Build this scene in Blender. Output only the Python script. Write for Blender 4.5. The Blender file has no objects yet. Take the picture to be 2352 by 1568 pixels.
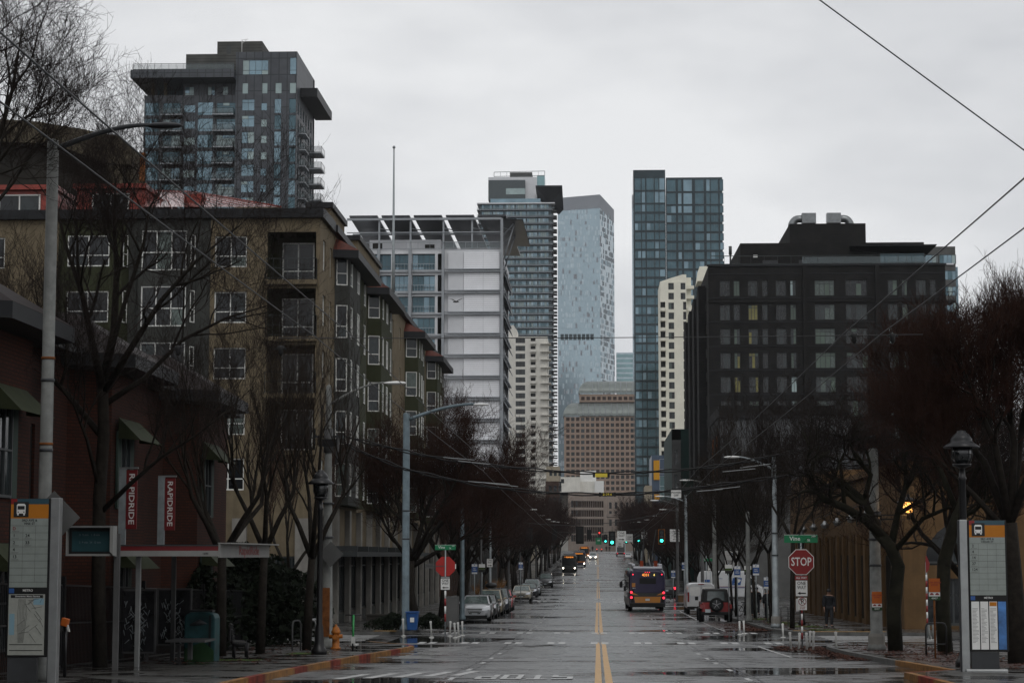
import bpy, math, random
from mathutils import Vector, Matrix
R=math.radians
SC=bpy.context.scene
COL=SC.collection
# ---------------- camera, world, sun, exposure ----------------
CZ=3.4; FP=4700.0
cd=bpy.data.cameras.new('camera'); cam=bpy.data.objects.new('camera',cd); COL.objects.link(cam)
cam.location=(0,0,CZ); cam.rotation_euler=(R(90+5.96),0,R(2.38))
cd.sensor_width=36; cd.lens=36*FP/2352; cd.clip_start=0.5; cd.clip_end=9000
SC.camera=cam
W=bpy.data.worlds.new('World'); SC.world=W; W.use_nodes=True
nt=W.node_tree; nt.nodes.clear()
def N(nt,t,**k):
    n=nt.nodes.new(t)
    for a,b in k.items():
        if a in n.inputs: n.inputs[a].default_value=b
        else: setattr(n,a,b)
    return n
out=N(nt,'ShaderNodeOutputWorld'); bg=N(nt,'ShaderNodeBackground'); nt.links.new(bg.outputs[0],out.inputs[0])
sky=N(nt,'ShaderNodeTexSky'); sky.sky_type='NISHITA'; sky.sun_disc=False; sky.sun_elevation=R(48); sky.sun_rotation=R(200)
hs=N(nt,'ShaderNodeHueSaturation'); hs.inputs['Saturation'].default_value=.18
nt.links.new(sky.outputs[0],hs.inputs['Color'])
tc=N(nt,'ShaderNodeTexCoord'); mp=N(nt,'ShaderNodeMapping'); mp.inputs['Scale'].default_value=(1.0,1.0,2.6)
no=N(nt,'ShaderNodeTexNoise'); no.inputs['Scale'].default_value=3.2; no.inputs['Detail'].default_value=5; no.inputs['Roughness'].default_value=.55
nt.links.new(tc.outputs['Generated'],mp.inputs[0]); nt.links.new(mp.outputs[0],no.inputs['Vector'])
cr=N(nt,'ShaderNodeValToRGB'); cr.color_ramp.elements[0].position=.38; cr.color_ramp.elements[0].color=(6.3,6.45,6.75,1)
cr.color_ramp.elements[1].position=.63; cr.color_ramp.elements[1].color=(8.9,9.0,9.15,1)
nt.links.new(no.outputs[0],cr.inputs[0])
mx=N(nt,'ShaderNodeMixRGB'); mx.inputs[0].default_value=.88
nt.links.new(hs.outputs[0],mx.inputs[1]); nt.links.new(cr.outputs[0],mx.inputs[2]); nt.links.new(mx.outputs[0],bg.inputs[0])
bg.inputs[1].default_value=.10
sl=bpy.data.lights.new('sun','SUN'); sl.energy=.5; sl.angle=R(25); sl.color=(1,.97,.93)
sun=bpy.data.objects.new('sun',sl); COL.objects.link(sun); sun.rotation_euler=(R(42),0,R(200-180)); sun.location=(0,0,300)
SC.view_settings.view_transform='Standard'; SC.view_settings.look='None'; SC.view_settings.exposure=0; SC.view_settings.gamma=1
SC.cycles.use_denoising=True; SC.cycles.max_bounces=6; SC.cycles.diffuse_bounces=2; SC.cycles.glossy_bounces=3; SC.cycles.volume_bounces=1
SC.cycles.caustics_reflective=False; SC.cycles.caustics_refractive=False; SC.cycles.sample_clamp_indirect=4
# ---------------- pixel helpers (2352 wide photo units) ----------------
RM=cam.rotation_euler.to_matrix()
def ray(x,y): return RM@Vector(((x-1176)/FP,-(y-784)/FP,-1))
def P(x,y,Y):
    r=ray(x,y); t=Y/r.y; return Vector((r.x*t,Y,CZ+r.z*t))
def PXp(x,y,X):
    r=ray(x,y); t=X/r.x; return Vector((X,r.y*t,CZ+r.z*t))
def XA(x,Y): return P(x,1275,Y).x
def ZA(y,Y,x=1176): return P(x,y,Y).z
# ---------------- road profile ----------------
KN=[(-400,4.0),(-60,2.3),(0,1.45),(40,.82),(62,.32),(78,.03),(90,-.05),(118,-.38),(146,-.6),(182,-.72),(240,-.75),(300,-.42),(362,.5),(420,1.3),(501,2.35),(552,2.95),(600,3.8),(640,4.6),(680,4.7),(4000,4.7)]
def gz(y):
    for i in range(len(KN)-1):
        a,b=KN[i],KN[i+1]
        if y<=b[0]:
            def sl_(j):
                j0=max(0,j-1); j1=min(len(KN)-1,j+1); return (KN[j1][1]-KN[j0][1])/(KN[j1][0]-KN[j0][0])
            h=b[0]-a[0]; t=max(0,(y-a[0])/h); m0=sl_(i)*h; m1=sl_(i+1)*h
            if i==0 or i>=len(KN)-3: return a[1]+(b[1]-a[1])*t
            return (2*t**3-3*t*t+1)*a[1]+(t**3-2*t*t+t)*m0+(-2*t**3+3*t*t)*b[1]+(t**3-t*t)*m1
    return KN[-1][1]
GZ={}
def g(y):   # sampled every 2 m so every sheet shares the same facets
    k=math.floor(y/2); a=GZ.get(k); 
    if a is None: a=GZ[k]=gz(k*2)
    b=GZ.get(k+1)
    if b is None: b=GZ[k+1]=gz(k*2+2)
    t=y/2-k; return a+(b-a)*t
# ---------------- materials ----------------
M={}
def mat(name,col,rough=.7,metal=0,var=.18,scale=1.5,spec=.5,emit=0,bump=0,stretch=None,alpha=1,coat=0,streak=0):
    m=bpy.data.materials.new(name); m.use_nodes=True; t=m.node_tree; b=t.nodes['Principled BSDF']
    b.inputs['Roughness'].default_value=rough; b.inputs['Metallic'].default_value=metal
    b.inputs['Specular IOR Level'].default_value=spec if (rough<.5 or spec!=.5) else (.12 if rough>=.6 else .25)
    c=(*col,1)
    if var>0 or bump>0:
        ge=N(t,'ShaderNodeNewGeometry'); mp=N(t,'ShaderNodeMapping')
        if stretch: mp.inputs['Scale'].default_value=stretch
        t.links.new(ge.outputs['Position'],mp.inputs[0])
        n=N(t,'ShaderNodeTexNoise'); n.inputs['Scale'].default_value=scale; n.inputs['Detail'].default_value=6; n.inputs['Roughness'].default_value=.62
        t.links.new(mp.outputs[0],n.inputs['Vector'])
        r=N(t,'ShaderNodeValToRGB'); r.color_ramp.elements[0].position=.3; r.color_ramp.elements[1].position=.72
        r.color_ramp.elements[0].color=(*[x*(1-var) for x in col],1); r.color_ramp.elements[1].color=(*[min(1,x*(1+var)) for x in col],1)
        t.links.new(n.outputs[0],r.inputs[0]); last=r.outputs[0]
        if streak:
            m2=N(t,'ShaderNodeMapping'); m2.inputs['Scale'].default_value=(2.2,2.2,.12); t.links.new(ge.outputs['Position'],m2.inputs[0])
            n2=N(t,'ShaderNodeTexNoise'); n2.inputs['Scale'].default_value=1.4; n2.inputs['Detail'].default_value=4; t.links.new(m2.outputs[0],n2.inputs['Vector'])
            r2=N(t,'ShaderNodeMapRange'); r2.inputs[1].default_value=.45; r2.inputs[2].default_value=.75; r2.inputs[3].default_value=0; r2.inputs[4].default_value=streak
            t.links.new(n2.outputs[0],r2.inputs[0]); mm=N(t,'ShaderNodeMixRGB'); t.links.new(r2.outputs[0],mm.inputs[0]); t.links.new(last,mm.inputs[1])
            mm.inputs[2].default_value=(*[x*.45 for x in col],1); last=mm.outputs[0]
        t.links.new(last,b.inputs['Base Color'])
        if bump>0:
            bp=N(t,'ShaderNodeBump'); bp.inputs['Strength'].default_value=bump; bp.inputs['Distance'].default_value=.05
            t.links.new(n.outputs[0],bp.inputs['Height']); t.links.new(bp.outputs[0],b.inputs['Normal'])
    else: b.inputs['Base Color'].default_value=c
    if emit: b.inputs['Emission Color'].default_value=c; b.inputs['Emission Strength'].default_value=emit
    if alpha<1: b.inputs['Alpha'].default_value=alpha
    if coat: b.inputs['Coat Weight'].default_value=coat; b.inputs['Coat Roughness'].default_value=.06
    M[name]=m; return m
def brickmat(name,c1,c2,cm,bw,rh,mo,rough=.75,off=.5,metal=0,shift=(0,0),xy=False,bump=.3,freq=2,bias=0,nz=(.72,1.2)):
    m=bpy.data.materials.new(name); m.use_nodes=True; t=m.node_tree; b=t.nodes['Principled BSDF']
    b.inputs['Roughness'].default_value=rough; b.inputs['Metallic'].default_value=metal; b.inputs['Specular IOR Level'].default_value=.12 if rough>=.6 else .5
    ge=N(t,'ShaderNodeNewGeometry'); s=N(t,'ShaderNodeSeparateXYZ'); t.links.new(ge.outputs['Position'],s.inputs[0])
    ad=N(t,'ShaderNodeMath'); ad.operation='ADD'; t.links.new(s.outputs[0],ad.inputs[0])
    if not xy: t.links.new(s.outputs[1],ad.inputs[1])
    else: ad.inputs[1].default_value=0
    cb=N(t,'ShaderNodeCombineXYZ'); t.links.new(ad.outputs[0],cb.inputs[0]); t.links.new(s.outputs[1 if xy else 2],cb.inputs[1])
    mp=N(t,'ShaderNodeMapping'); mp.inputs['Location'].default_value=(shift[0],shift[1],0); t.links.new(cb.outputs[0],mp.inputs[0])
    br=N(t,'ShaderNodeTexBrick'); br.offset=off; br.offset_frequency=freq; br.squash=1
    br.inputs['Color1'].default_value=(*c1,1); br.inputs['Color2'].default_value=(*c2,1); br.inputs['Mortar'].default_value=(*cm,1)
    br.inputs['Scale'].default_value=1; br.inputs['Mortar Size'].default_value=mo; br.inputs['Brick Width'].default_value=bw; br.inputs['Row Height'].default_value=rh; br.inputs['Bias'].default_value=bias
    t.links.new(mp.outputs[0],br.inputs['Vector'])
    n=N(t,'ShaderNodeTexNoise'); n.inputs['Scale'].default_value=.6; n.inputs['Detail'].default_value=6; t.links.new(ge.outputs['Position'],n.inputs['Vector'])
    r=N(t,'ShaderNodeMapRange'); r.inputs[1].default_value=.3; r.inputs[2].default_value=.7; r.inputs[3].default_value=nz[0]; r.inputs[4].default_value=nz[1]; t.links.new(n.outputs[0],r.inputs[0])
    mu=N(t,'ShaderNodeMixRGB'); mu.blend_type='MULTIPLY'; mu.inputs[0].default_value=1; t.links.new(br.outputs[0],mu.inputs[1]); t.links.new(r.outputs[0],mu.inputs[2])
    t.links.new(mu.outputs[0],b.inputs['Base Color'])
    if bump:
        bp=N(t,'ShaderNodeBump'); bp.inputs['Strength'].default_value=bump; bp.inputs['Distance'].default_value=.01; bp.invert=True
        t.links.new(br.outputs['Fac'],bp.inputs['Height']); t.links.new(bp.outputs[0],b.inputs['Normal'])
    M[name]=m; return m
# ---------------- mesh builder ----------------
class MB:
    def __init__(s): s.v=[]; s.f=[]; s.m=[]; s.sm=[]
    def face(s,pts,m,smooth=False):
        k=len(s.v); s.v+= [tuple(p) for p in pts]; s.f.append(tuple(range(k,k+len(pts)))); s.m.append(m); s.sm.append(smooth)
    def add(s,vs,fs,m,smooth=False):
        k=len(s.v); s.v+=[tuple(p) for p in vs]
        for f in fs: s.f.append(tuple(i+k for i in f)); s.m.append(m); s.sm.append(smooth)
    def box(s,x0,x1,y0,y1,z0,z1,m):
        if x0>x1:x0,x1=x1,x0
        if y0>y1:y0,y1=y1,y0
        if z0>z1:z0,z1=z1,z0
        s.add([(x0,y0,z0),(x1,y0,z0),(x1,y1,z0),(x0,y1,z0),(x0,y0,z1),(x1,y0,z1),(x1,y1,z1),(x0,y1,z1)],
              [(0,3,2,1),(4,5,6,7),(0,1,5,4),(1,2,6,5),(2,3,7,6),(3,0,4,7)],m)
    def obox(s,c,u,v,w,m):   # centre and three half-axis vectors
        c=Vector(c);u=Vector(u);v=Vector(v);w=Vector(w)
        vs=[c-u-v-w,c+u-v-w,c+u+v-w,c-u+v-w,c-u-v+w,c+u-v+w,c+u+v+w,c-u+v+w]
        s.add(vs,[(0,3,2,1),(4,5,6,7),(0,1,5,4),(1,2,6,5),(2,3,7,6),(3,0,4,7)],m)
    def prism(s,poly,z0,z1,m,cap=True):
        n=len(poly); vs=[(p[0],p[1],z0) for p in poly]+[(p[0],p[1],z1) for p in poly]
        fs=[(i,(i+1)%n,(i+1)%n+n,i+n) for i in range(n)]
        if cap: fs+= [tuple(range(n-1,-1,-1)),tuple(range(n,2*n))]
        s.add(vs,fs,m)
    def ext(s,poly,axis,a0,a1,m):  # extrude a 2-D polygon along axis 0=x (poly=y,z) or 1=y (poly=x,z)
        n=len(poly)
        f=(lambda p,a:(a,p[0],p[1])) if axis==0 else (lambda p,a:(p[0],a,p[1]))
        s.add([f(p,a0) for p in poly]+[f(p,a1) for p in poly],[(i,(i+1)%n,(i+1)%n+n,i+n) for i in range(n)]+[tuple(range(n-1,-1,-1)),tuple(range(n,2*n))],m)
    def tube(s,pts,rad,m,n=8,cap=True,smooth=True):
        pts=[Vector(p) for p in pts]
        if not hasattr(rad,'__len__'): rad=[rad]*len(pts)
        k=len(s.v); ref=None
        for i,p in enumerate(pts):
            d=(pts[min(i+1,len(pts)-1)]-pts[max(i-1,0)]).normalized()
            if ref is None: ref=Vector((1,0,0)) if abs(d.x)<.8 else Vector((0,0,1))
            a=(ref-d*ref.dot(d)).normalized(); ref=a; b=d.cross(a)
            for j in range(n):
                t=2*math.pi*j/n; s.v.append(tuple(p+(a*math.cos(t)+b*math.sin(t))*rad[i]))
        for i in range(len(pts)-1):
            for j in range(n):
                j2=(j+1)%n; s.f.append((k+i*n+j,k+i*n+j2,k+(i+1)*n+j2,k+(i+1)*n+j)); s.m.append(m); s.sm.append(smooth)
        if cap:
            s.f.append(tuple(k+j for j in range(n-1,-1,-1))); s.m.append(m); s.sm.append(False)
            q=k+(len(pts)-1)*n; s.f.append(tuple(q+j for j in range(n))); s.m.append(m); s.sm.append(False)
    def lathe(s,prof,m,c=(0,0,0),n=16,smooth=True,axis=2):
        k=len(s.v)
        for r,h in prof:
            for j in range(n):
                t=2*math.pi*j/n; a,b=r*math.cos(t),r*math.sin(t)
                p=(a,b,h) if axis==2 else ((h,a,b) if axis==0 else (a,h,b))
                s.v.append((c[0]+p[0],c[1]+p[1],c[2]+p[2]))
        for i in range(len(prof)-1):
            for j in range(n):
                j2=(j+1)%n; s.f.append((k+i*n+j,k+i*n+j2,k+(i+1)*n+j2,k+(i+1)*n+j)); s.m.append(m); s.sm.append(smooth)
        s.f.append(tuple(k+j for j in range(n-1,-1,-1))); s.m.append(m); s.sm.append(False)
        q=k+(len(prof)-1)*n; s.f.append(tuple(q+j for j in range(n))); s.m.append(m); s.sm.append(False)
    def mesh(s,name,off=(0,0,0)):
        me=bpy.data.meshes.new(name); ox,oy,oz=off
        me.from_pydata([(x-ox,y-oy,z-oz) for x,y,z in s.v] if any(off) else s.v,[],s.f)
        sl={}; idx=[]
        for m in s.m:
            if m not in sl: sl[m]=len(sl); me.materials.append(M[m])
            idx.append(sl[m])
        me.polygons.foreach_set('material_index',idx); me.polygons.foreach_set('use_smooth',s.sm); me.update()
        return me
    def build(s,name,parent=None,world=False,bevel=0,seg=2):
        off=(0,0,0)
        if world and parent is not None: off=tuple(wloc(parent))
        o=bpy.data.objects.new(name,s.mesh(name,off)); COL.objects.link(o)
        if parent is not None: o.parent=parent
        if bevel: b=o.modifiers.new('bevel','BEVEL'); b.width=bevel; b.segments=seg; b.limit_method='ANGLE'; b.angle_limit=R(40)
        return o
def wloc(o):
    v=Vector((0,0,0))
    while o is not None: v+=Vector(o.location); o=o.parent
    return v
def tag(o,label,cat,group=None,kind=None):
    if label: o['label']=label
    if cat: o['category']=cat
    if group: o['group']=group
    if kind: o['kind']=kind
    return o
def thing(name,label,cat,loc=(0,0,0),rz=0,group=None):
    o=bpy.data.objects.new(name,None); COL.objects.link(o); o.location=loc; o.rotation_euler=(0,0,rz); o.empty_display_size=.3
    return tag(o,label,cat,group)
def struct(name,mb):
    o=mb.build(name); o['kind']='structure'; return o
def dup(root,loc,rz=None,label=None,scale=None):
    r=root.copy(); COL.objects.link(r); r.location=loc
    if rz is not None: r.rotation_euler=(0,0,rz)
    if scale: r.scale=scale
    if label: r['label']=label
    for ch in list(root.children):
        c=ch.copy(); COL.objects.link(c); c.parent=r
        for gc in ch.children:
            d=gc.copy(); COL.objects.link(d); d.parent=c
    return r
# flat lettering, built as mesh at its real place
TXT={}
def text(s,size,m,parent,loc,rot=(R(90),0,0),name='lettering',w=None,align='CENTER',ext=.002):
    cu=bpy.data.curves.new(name,'FONT'); cu.body=s; cu.size=size; cu.align_x=align; cu.align_y='CENTER'; cu.extrude=ext; cu.resolution_u=2; cu.offset=size*.012
    to=bpy.data.objects.new('t',cu); COL.objects.link(to)
    me=bpy.data.meshes.new_from_object(to.evaluated_get(bpy.context.evaluated_depsgraph_get()))
    bpy.data.objects.remove(to); bpy.data.curves.remove(cu); me.materials.clear(); me.materials.append(M[m])
    o=bpy.data.objects.new(name,me); COL.objects.link(o); o.parent=parent; o.location=loc; o.rotation_euler=rot
    if w:
        xs=[v.co.x for v in me.vertices]; ww=max(xs)-min(xs); o.scale=(w/ww,1,1)
    return o
# ---------------- materials list ----------------
mat('bark',(.017,.014,.011),.9,var=.5,scale=6,bump=.6); mat('moss_bark',(.015,.014,.009),.9,var=.6,scale=3,bump=.6)
mat('twig',(.018,.013,.011),.9,var=.3,scale=2); mat('twig_red',(.034,.016,.011),.9,var=.4,scale=1.2); mat('twig_far',(.036,.021,.017),.9,var=.35,scale=.8)
mat('twig_brown',(.022,.016,.012),.9,var=.35,scale=1.2)
mat('leafy',(.035,.05,.018),.7,var=.6,scale=3); mat('hedge',(.007,.011,.005),.8,var=.5,scale=4)
mat('straw',(.2,.1,.035),.9,var=.4,scale=5)
mat('black_metal',(.012,.012,.013),.35,.3,var=.2); mat('black',(.01,.01,.01),.5,var=.1); mat('dark_grey',(.04,.042,.045),.5,var=.2)
mat('galv',(.27,.3,.31),.45,.35,var=.25,scale=3,streak=.3); mat('galv_blue',(.13,.17,.19),.5,.3,var=.3,scale=3,streak=.4)
mat('old_pole',(.2,.205,.195),.7,var=.28,scale=4,bump=.2,streak=.75); mat('rust',(.16,.06,.02),.9,var=.5,scale=6)
mat('grey_pole',(.1,.1,.1),.6,.2,var=.3,streak=.5)
mat('white_paint',(.74,.74,.72),.5,var=.08,scale=4); mat('sign_white',(.68,.68,.66),.45,var=.05); mat('sign_black',(.02,.02,.02),.5,var=0)
mat('sign_red',(.2,.008,.008),.4,var=.06); mat('sign_red_back',(.36,.012,.009),.45,var=.05); mat('banner_red',(.13,.005,.006),.4,var=.06); mat('sign_green',(.0,.16,.06),.4,var=.05); mat('sign_back',(.1,.1,.098),.5,.3,var=.15)
mat('sign_blue',(.02,.08,.26),.4,var=.05); mat('sign_orange',(.42,.1,.015),.5,var=.08); mat('sign_amber',(.42,.15,.012),.5,var=.08); mat('yellow_tape',(.7,.55,.06),.5,var=.15)
mat('route_panel',(.24,.27,.25),.35,var=.1,scale=5); mat('teal_strip',(.02,.06,.08),.4,var=.05); mat('map_paper',(.3,.31,.28),.4,var=.12,scale=9); mat('map_water',(.2,.33,.4),.4,var=.05); mat('paper_blue',(.05,.16,.4),.35,var=.5,scale=3)
mat('screen',(.02,.06,.07),.2,var=.2,emit=0); mat('poster',(.02,.02,.022),.2,var=.8,scale=3); mat('shelter_red',(.13,.008,.01),.4,var=.05); mat('shelter_white',(.24,.24,.23),.5,var=.12)
mat('alum',(.3,.31,.31),.35,.7,var=.15,scale=3); mat('glass_clear',(.12,.14,.14),.06,0,var=0,alpha=.25); mat('glass_dark',(.012,.014,.015),.05,var=.1,spec=.7)
mat('kerb_yellow',(.22,.1,.022),.55,var=.6,scale=3.5); mat('kerb_red',(.17,.03,.018),.6,var=.7,scale=2.5); mat('kerb_grey',(.1,.1,.095),.55,var=.4,scale=2)
mat('leaf_litter',(.09,.035,.022),.8,var=.7,scale=12); mat('leaf_litter2',(.05,.022,.016),.8,var=.7,scale=12)
mat('grass',(.05,.085,.02),.9,var=.5,scale=2); mat('soil',(.03,.022,.016),.9,var=.5,scale=1)
mat('tyre',(.012,.012,.012),.8,var=.1); mat('rim',(.35,.35,.36),.35,.8,var=.1); mat('headlight',(1,.92,.75),.2,var=0,emit=9); mat('headlight_off',(.55,.57,.6),.12,.2,var=0,coat=1)
mat('tail_on',(1,.03,.06),.3,var=0,emit=2.2); mat('tail_off',(.22,.01,.01),.2,var=0,coat=1); mat('amber_led',(1,.33,.05),.3,var=0,emit=1.3); mat('yellow_led',(1,.75,.2),.3,var=0,emit=1.1)
mat('green_on',(.05,1,.75),.3,var=0,emit=3.2); mat('red_on',(1,.05,.04),.3,var=0,emit=2.2); mat('walk_on',(1,1,.95),.3,var=0,emit=1.6); mat('lamp_on',(1,.47,.12),.3,var=0,emit=2.6)
mat('plate',(.5,.55,.58),.4,var=.1); mat('car_glass',(.03,.045,.045),.06,var=.3,scale=3,spec=.9); mat('windshield',(.05,.075,.07),.12,var=.75,scale=5,spec=.9)
for n_,c_ in dict(silver=(.42,.43,.45),charcoal=(.03,.032,.036),blackcar=(.012,.012,.014),tan=(.3,.25,.17),gold=(.27,.24,.18),redcar=(.4,.02,.025),whitecar=(.62,.63,.64),navy=(.02,.028,.045),jeep_red=(.24,.008,.008),greycar=(.2,.22,.23)).items():
    mat('paint_'+n_,c_,.28,.35 if n_ in('silver','charcoal','gold','tan') else .0,var=.06,coat=.8)
mat('bus_purple',(.012,.007,.04),.3,var=.15,coat=.5); mat('bus_yellow',(.42,.16,.012),.35,var=.1,coat=.5); mat('bus_dark',(.02,.022,.02),.35,var=.2,coat=.3); mat('bus_grey',(.2,.2,.2),.4,var=.2); mat('bus_white',(.5,.51,.55),.45,var=.15); mat('rust_red',(.22,.04,.015),.7,var=.2)
mat('bus_orange',(.4,.12,.012),.4,var=.2)
mat('skin',(.3,.18,.13),.6,var=.1); mat('cloth_dark',(.018,.019,.022),.9,var=.3,scale=5); mat('cloth_grey',(.03,.031,.034),.9,var=.3,scale=5); mat('cap_white',(.5,.5,.5),.8,var=.1)
mat('hydrant',(.36,.12,.02),.5,var=.3,scale=9); mat('scooter_green',(.02,.25,.06),.4,var=.1); mat('bin_blue',(.02,.08,.25),.5,var=.2); mat('bin_teal',(.015,.06,.065),.5,var=.75,scale=1.6); mat('bin_green',(.02,.06,.02),.5,var=.4,scale=2)
mat('plastic_white',(.5,.5,.48),.55,var=.12,scale=8); mat('wood',(.12,.07,.035),.7,var=.3,scale=4); mat('tactile',(.3,.17,.04),.6,var=.25,scale=6); mat('concrete',(.22,.21,.19),.8,var=.25,scale=1.2,bump=.2,streak=.4); mat('bird',(.08,.08,.08),.8,var=.3,scale=20)
# wet street surfaces
def wet(name,c_dry,c_wet,lo,hi,jx,jy,sx,mort,rdry=.42,msz=.022,sc=.33,shift=(0,0),gut=0):
    m=brickmat(name,c_dry,tuple(x*.88 for x in c_dry),mort,jx,jy,msz,rough=rdry,off=0,xy=True,bump=0,shift=shift)
    t=m.node_tree; b=t.nodes['Principled BSDF']
    old=b.inputs['Base Color'].links[0].from_socket
    ge=N(t,'ShaderNodeNewGeometry'); mp=N(t,'ShaderNodeMapping'); mp.inputs['Scale'].default_value=(sx,1,1); t.links.new(ge.outputs['Position'],mp.inputs[0])
    n=N(t,'ShaderNodeTexNoise'); n.inputs['Scale'].default_value=sc; n.inputs['Detail'].default_value=7; n.inputs['Roughness'].default_value=.6; n.inputs['Distortion'].default_value=.4; t.links.new(mp.outputs[0],n.inputs['Vector'])
    r=N(t,'ShaderNodeMapRange'); r.inputs[1].default_value=lo; r.inputs[2].default_value=hi; src=n.outputs[0]
    if gut:   # the crown of the road drains: gutters stay wetter
        sx_=N(t,'ShaderNodeSeparateXYZ'); t.links.new(ge.outputs['Position'],sx_.inputs[0]); ab=N(t,'ShaderNodeMath'); ab.operation='ABSOLUTE'; t.links.new(sx_.outputs[0],ab.inputs[0])
        rg=N(t,'ShaderNodeMapRange'); rg.inputs[1].default_value=2.5; rg.inputs[2].default_value=7.5; rg.inputs[3].default_value=-.035; rg.inputs[4].default_value=gut; t.links.new(ab.outputs[0],rg.inputs[0])
        ad=N(t,'ShaderNodeMath'); ad.operation='ADD'; t.links.new(src,ad.inputs[0]); t.links.new(rg.outputs[0],ad.inputs[1]); src=ad.outputs[0]
    t.links.new(src,r.inputs[0])
    mx=N(t,'ShaderNodeMixRGB'); t.links.new(r.outputs[0],mx.inputs[0]); t.links.new(old,mx.inputs[1]); mx.inputs[2].default_value=(*c_wet,1); t.links.new(mx.outputs[0],b.inputs['Base Color'])
    n2=N(t,'ShaderNodeTexNoise'); n2.inputs['Scale'].default_value=1.7; n2.inputs['Detail'].default_value=5; t.links.new(mp.outputs[0],n2.inputs['Vector'])
    r2=N(t,'ShaderNodeMapRange'); r2.inputs[1].default_value=.35; r2.inputs[2].default_value=.65; r2.inputs[3].default_value=rdry-.12; r2.inputs[4].default_value=rdry+.1; t.links.new(n2.outputs[0],r2.inputs[0])
    m2=N(t,'ShaderNodeMixRGB'); t.links.new(r.outputs[0],m2.inputs[0]); t.links.new(r2.outputs[0],m2.inputs[1]); m2.inputs[2].default_value=(.05,.05,.05,1); t.links.new(m2.outputs[0],b.inputs['Roughness'])
wet('road',(.15,.15,.15),(.03,.029,.028),.52,.62,3.2,5.2,.8,(.05,.05,.05),shift=(3.1,1.2),sc=.16,rdry=.33,gut=.1)
wet('asphalt',(.055,.055,.056),(.02,.02,.02),.5,.6,60,60,1,(.04,.04,.04),rdry=.35)
wet('pavement',(.065,.063,.058),(.03,.028,.026),.47,.58,1.5,1.5,1,(.03,.03,.028),rdry=.4,msz=.02,sc=.6)
wet('brickpave',(.075,.045,.038),(.03,.02,.018),.5,.62,.3,.15,1,(.03,.025,.022),rdry=.45,msz=.015)
mat('marking',(.44,.44,.43),.4,var=.35,scale=5); mat('mark_yellow',(.5,.27,.06),.4,var=.28,scale=7,stretch=(1,.5,1)); mat('tar',(.02,.02,.02),.3,var=.2)
# ---------------- ground, road, pavements ----------------
XS=[(78,90),(182,198),(300,316),(412,426),(524,538)]
BL=[(-30,78),(90,182),(198,300),(316,412),(426,524),(538,690)]
def ys(a,b):
    r=[a]; k=math.floor(a/2)*2+2
    while k<b-1e-6: r.append(k); k+=2
    r.append(b); return r
def strip(mb,xa,xb,y0,y1,m,dz=.004,ramp=None):
    Y=ys(y0,y1)
    for i in range(len(Y)-1):
        a,b=Y[i],Y[i+1]
        f=lambda q,y: q(y) if callable(q) else q
        mb.face([(f(xa,a),a,g(a)+dz),(f(xb,a),a,g(a)+dz),(f(xb,b),b,g(b)+dz),(f(xa,b),b,g(b)+dz)],m)
mb=MB(); Yg=[-400,-200]+ys(-60,700)+[900,1500,3000,6000]
for i in range(len(Yg)-1):
    a,b=Yg[i],Yg[i+1]
    for x0,x1 in ((-4000,-150),(-150,150),(150,4000)):
        mb.face([(x0,a,g(a)-.08),(x1,a,g(a)-.08),(x1,b,g(b)-.08),(x0,b,g(b)-.08)],'soil')
struct('ground',mb)
mb=MB(); strip(mb,-8.3,8.3,-30,690,'road',0); struct('road',mb)
for k,(a,b) in enumerate(XS):
    mb=MB(); strip(mb,8.3,120,a,b,'asphalt',.0); strip(mb,-120,-8.3,a,b,'asphalt',.0); struct('cross_street',mb)
def interp(pts):
    def f(y):
        for (a,u),(b,v) in zip(pts,pts[1:]):
            if y<=b: return u+(v-u)*max(0,min(1,(y-a)/(b-a)))
        return pts[-1][1]
    return f
EDGE={(-1,0):interp([(-30,-7.2),(40,-7.15),(60,-6.95),(71,-6.35),(73.5,-6.5),(75,-7.4),(78,-8.6)]),
      (1,0):interp([(-30,6.7),(47,6.75),(47.6,8.1),(66,7.85),(72,7.9),(76,8.5),(78,9.2)]),
      (-1,1):interp([(90,-9.4),(92,-8.6),(96,-8.3),(182,-8.3)]),(1,1):interp([(90,9.3),(92,8.5),(97,8.0),(182,8.0)])}
KH=.14
for s in (-1,1):
    for bi,(a,b) in enumerate(BL):
        e=EDGE.get((s,bi)) or (lambda y,s=s: s*8.15)
        xo=s*70
        mb=MB(); kb=MB()
        km='kerb_grey'
        strip(mb,lambda y:e(y)+s*.16,xo,a,b,'pavement',KH)
        Y=ys(a,b)
        for i in range(len(Y)-1):
            p,q=Y[i],Y[i+1]
            if bi==0 and s==-1 and p>=20: km='kerb_yellow' if int(p/2)%3 else 'kerb_red'
            elif bi==0 and s==1 and p<47: km='kerb_red' if int(p/2)%2 else 'kerb_yellow'
            elif bi==0 and s==1 and p<70: km='kerb_yellow' if p<56 else 'kerb_grey'
            else: km='kerb_grey'
            xa,xb=e(p),e(q)
            kb.face([(xa,p,g(p)+KH),(xa+s*.16,p,g(p)+KH),(xb+s*.16,q,g(q)+KH),(xb,q,g(q)+KH)],km)
            kb.face([(xa,p,g(p)-.05),(xa,p,g(p)+KH),(xb,q,g(q)+KH),(xb,q,g(q)-.05)],km)
        for yy in (a,b):
            kb.face([(e(yy),yy,g(yy)-.05),(xo,yy,g(yy)-.05),(xo,yy,g(yy)+KH),(e(yy),yy,g(yy)+KH)],'kerb_grey')
        struct('pavement',mb); struct('kerb',kb)
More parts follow.
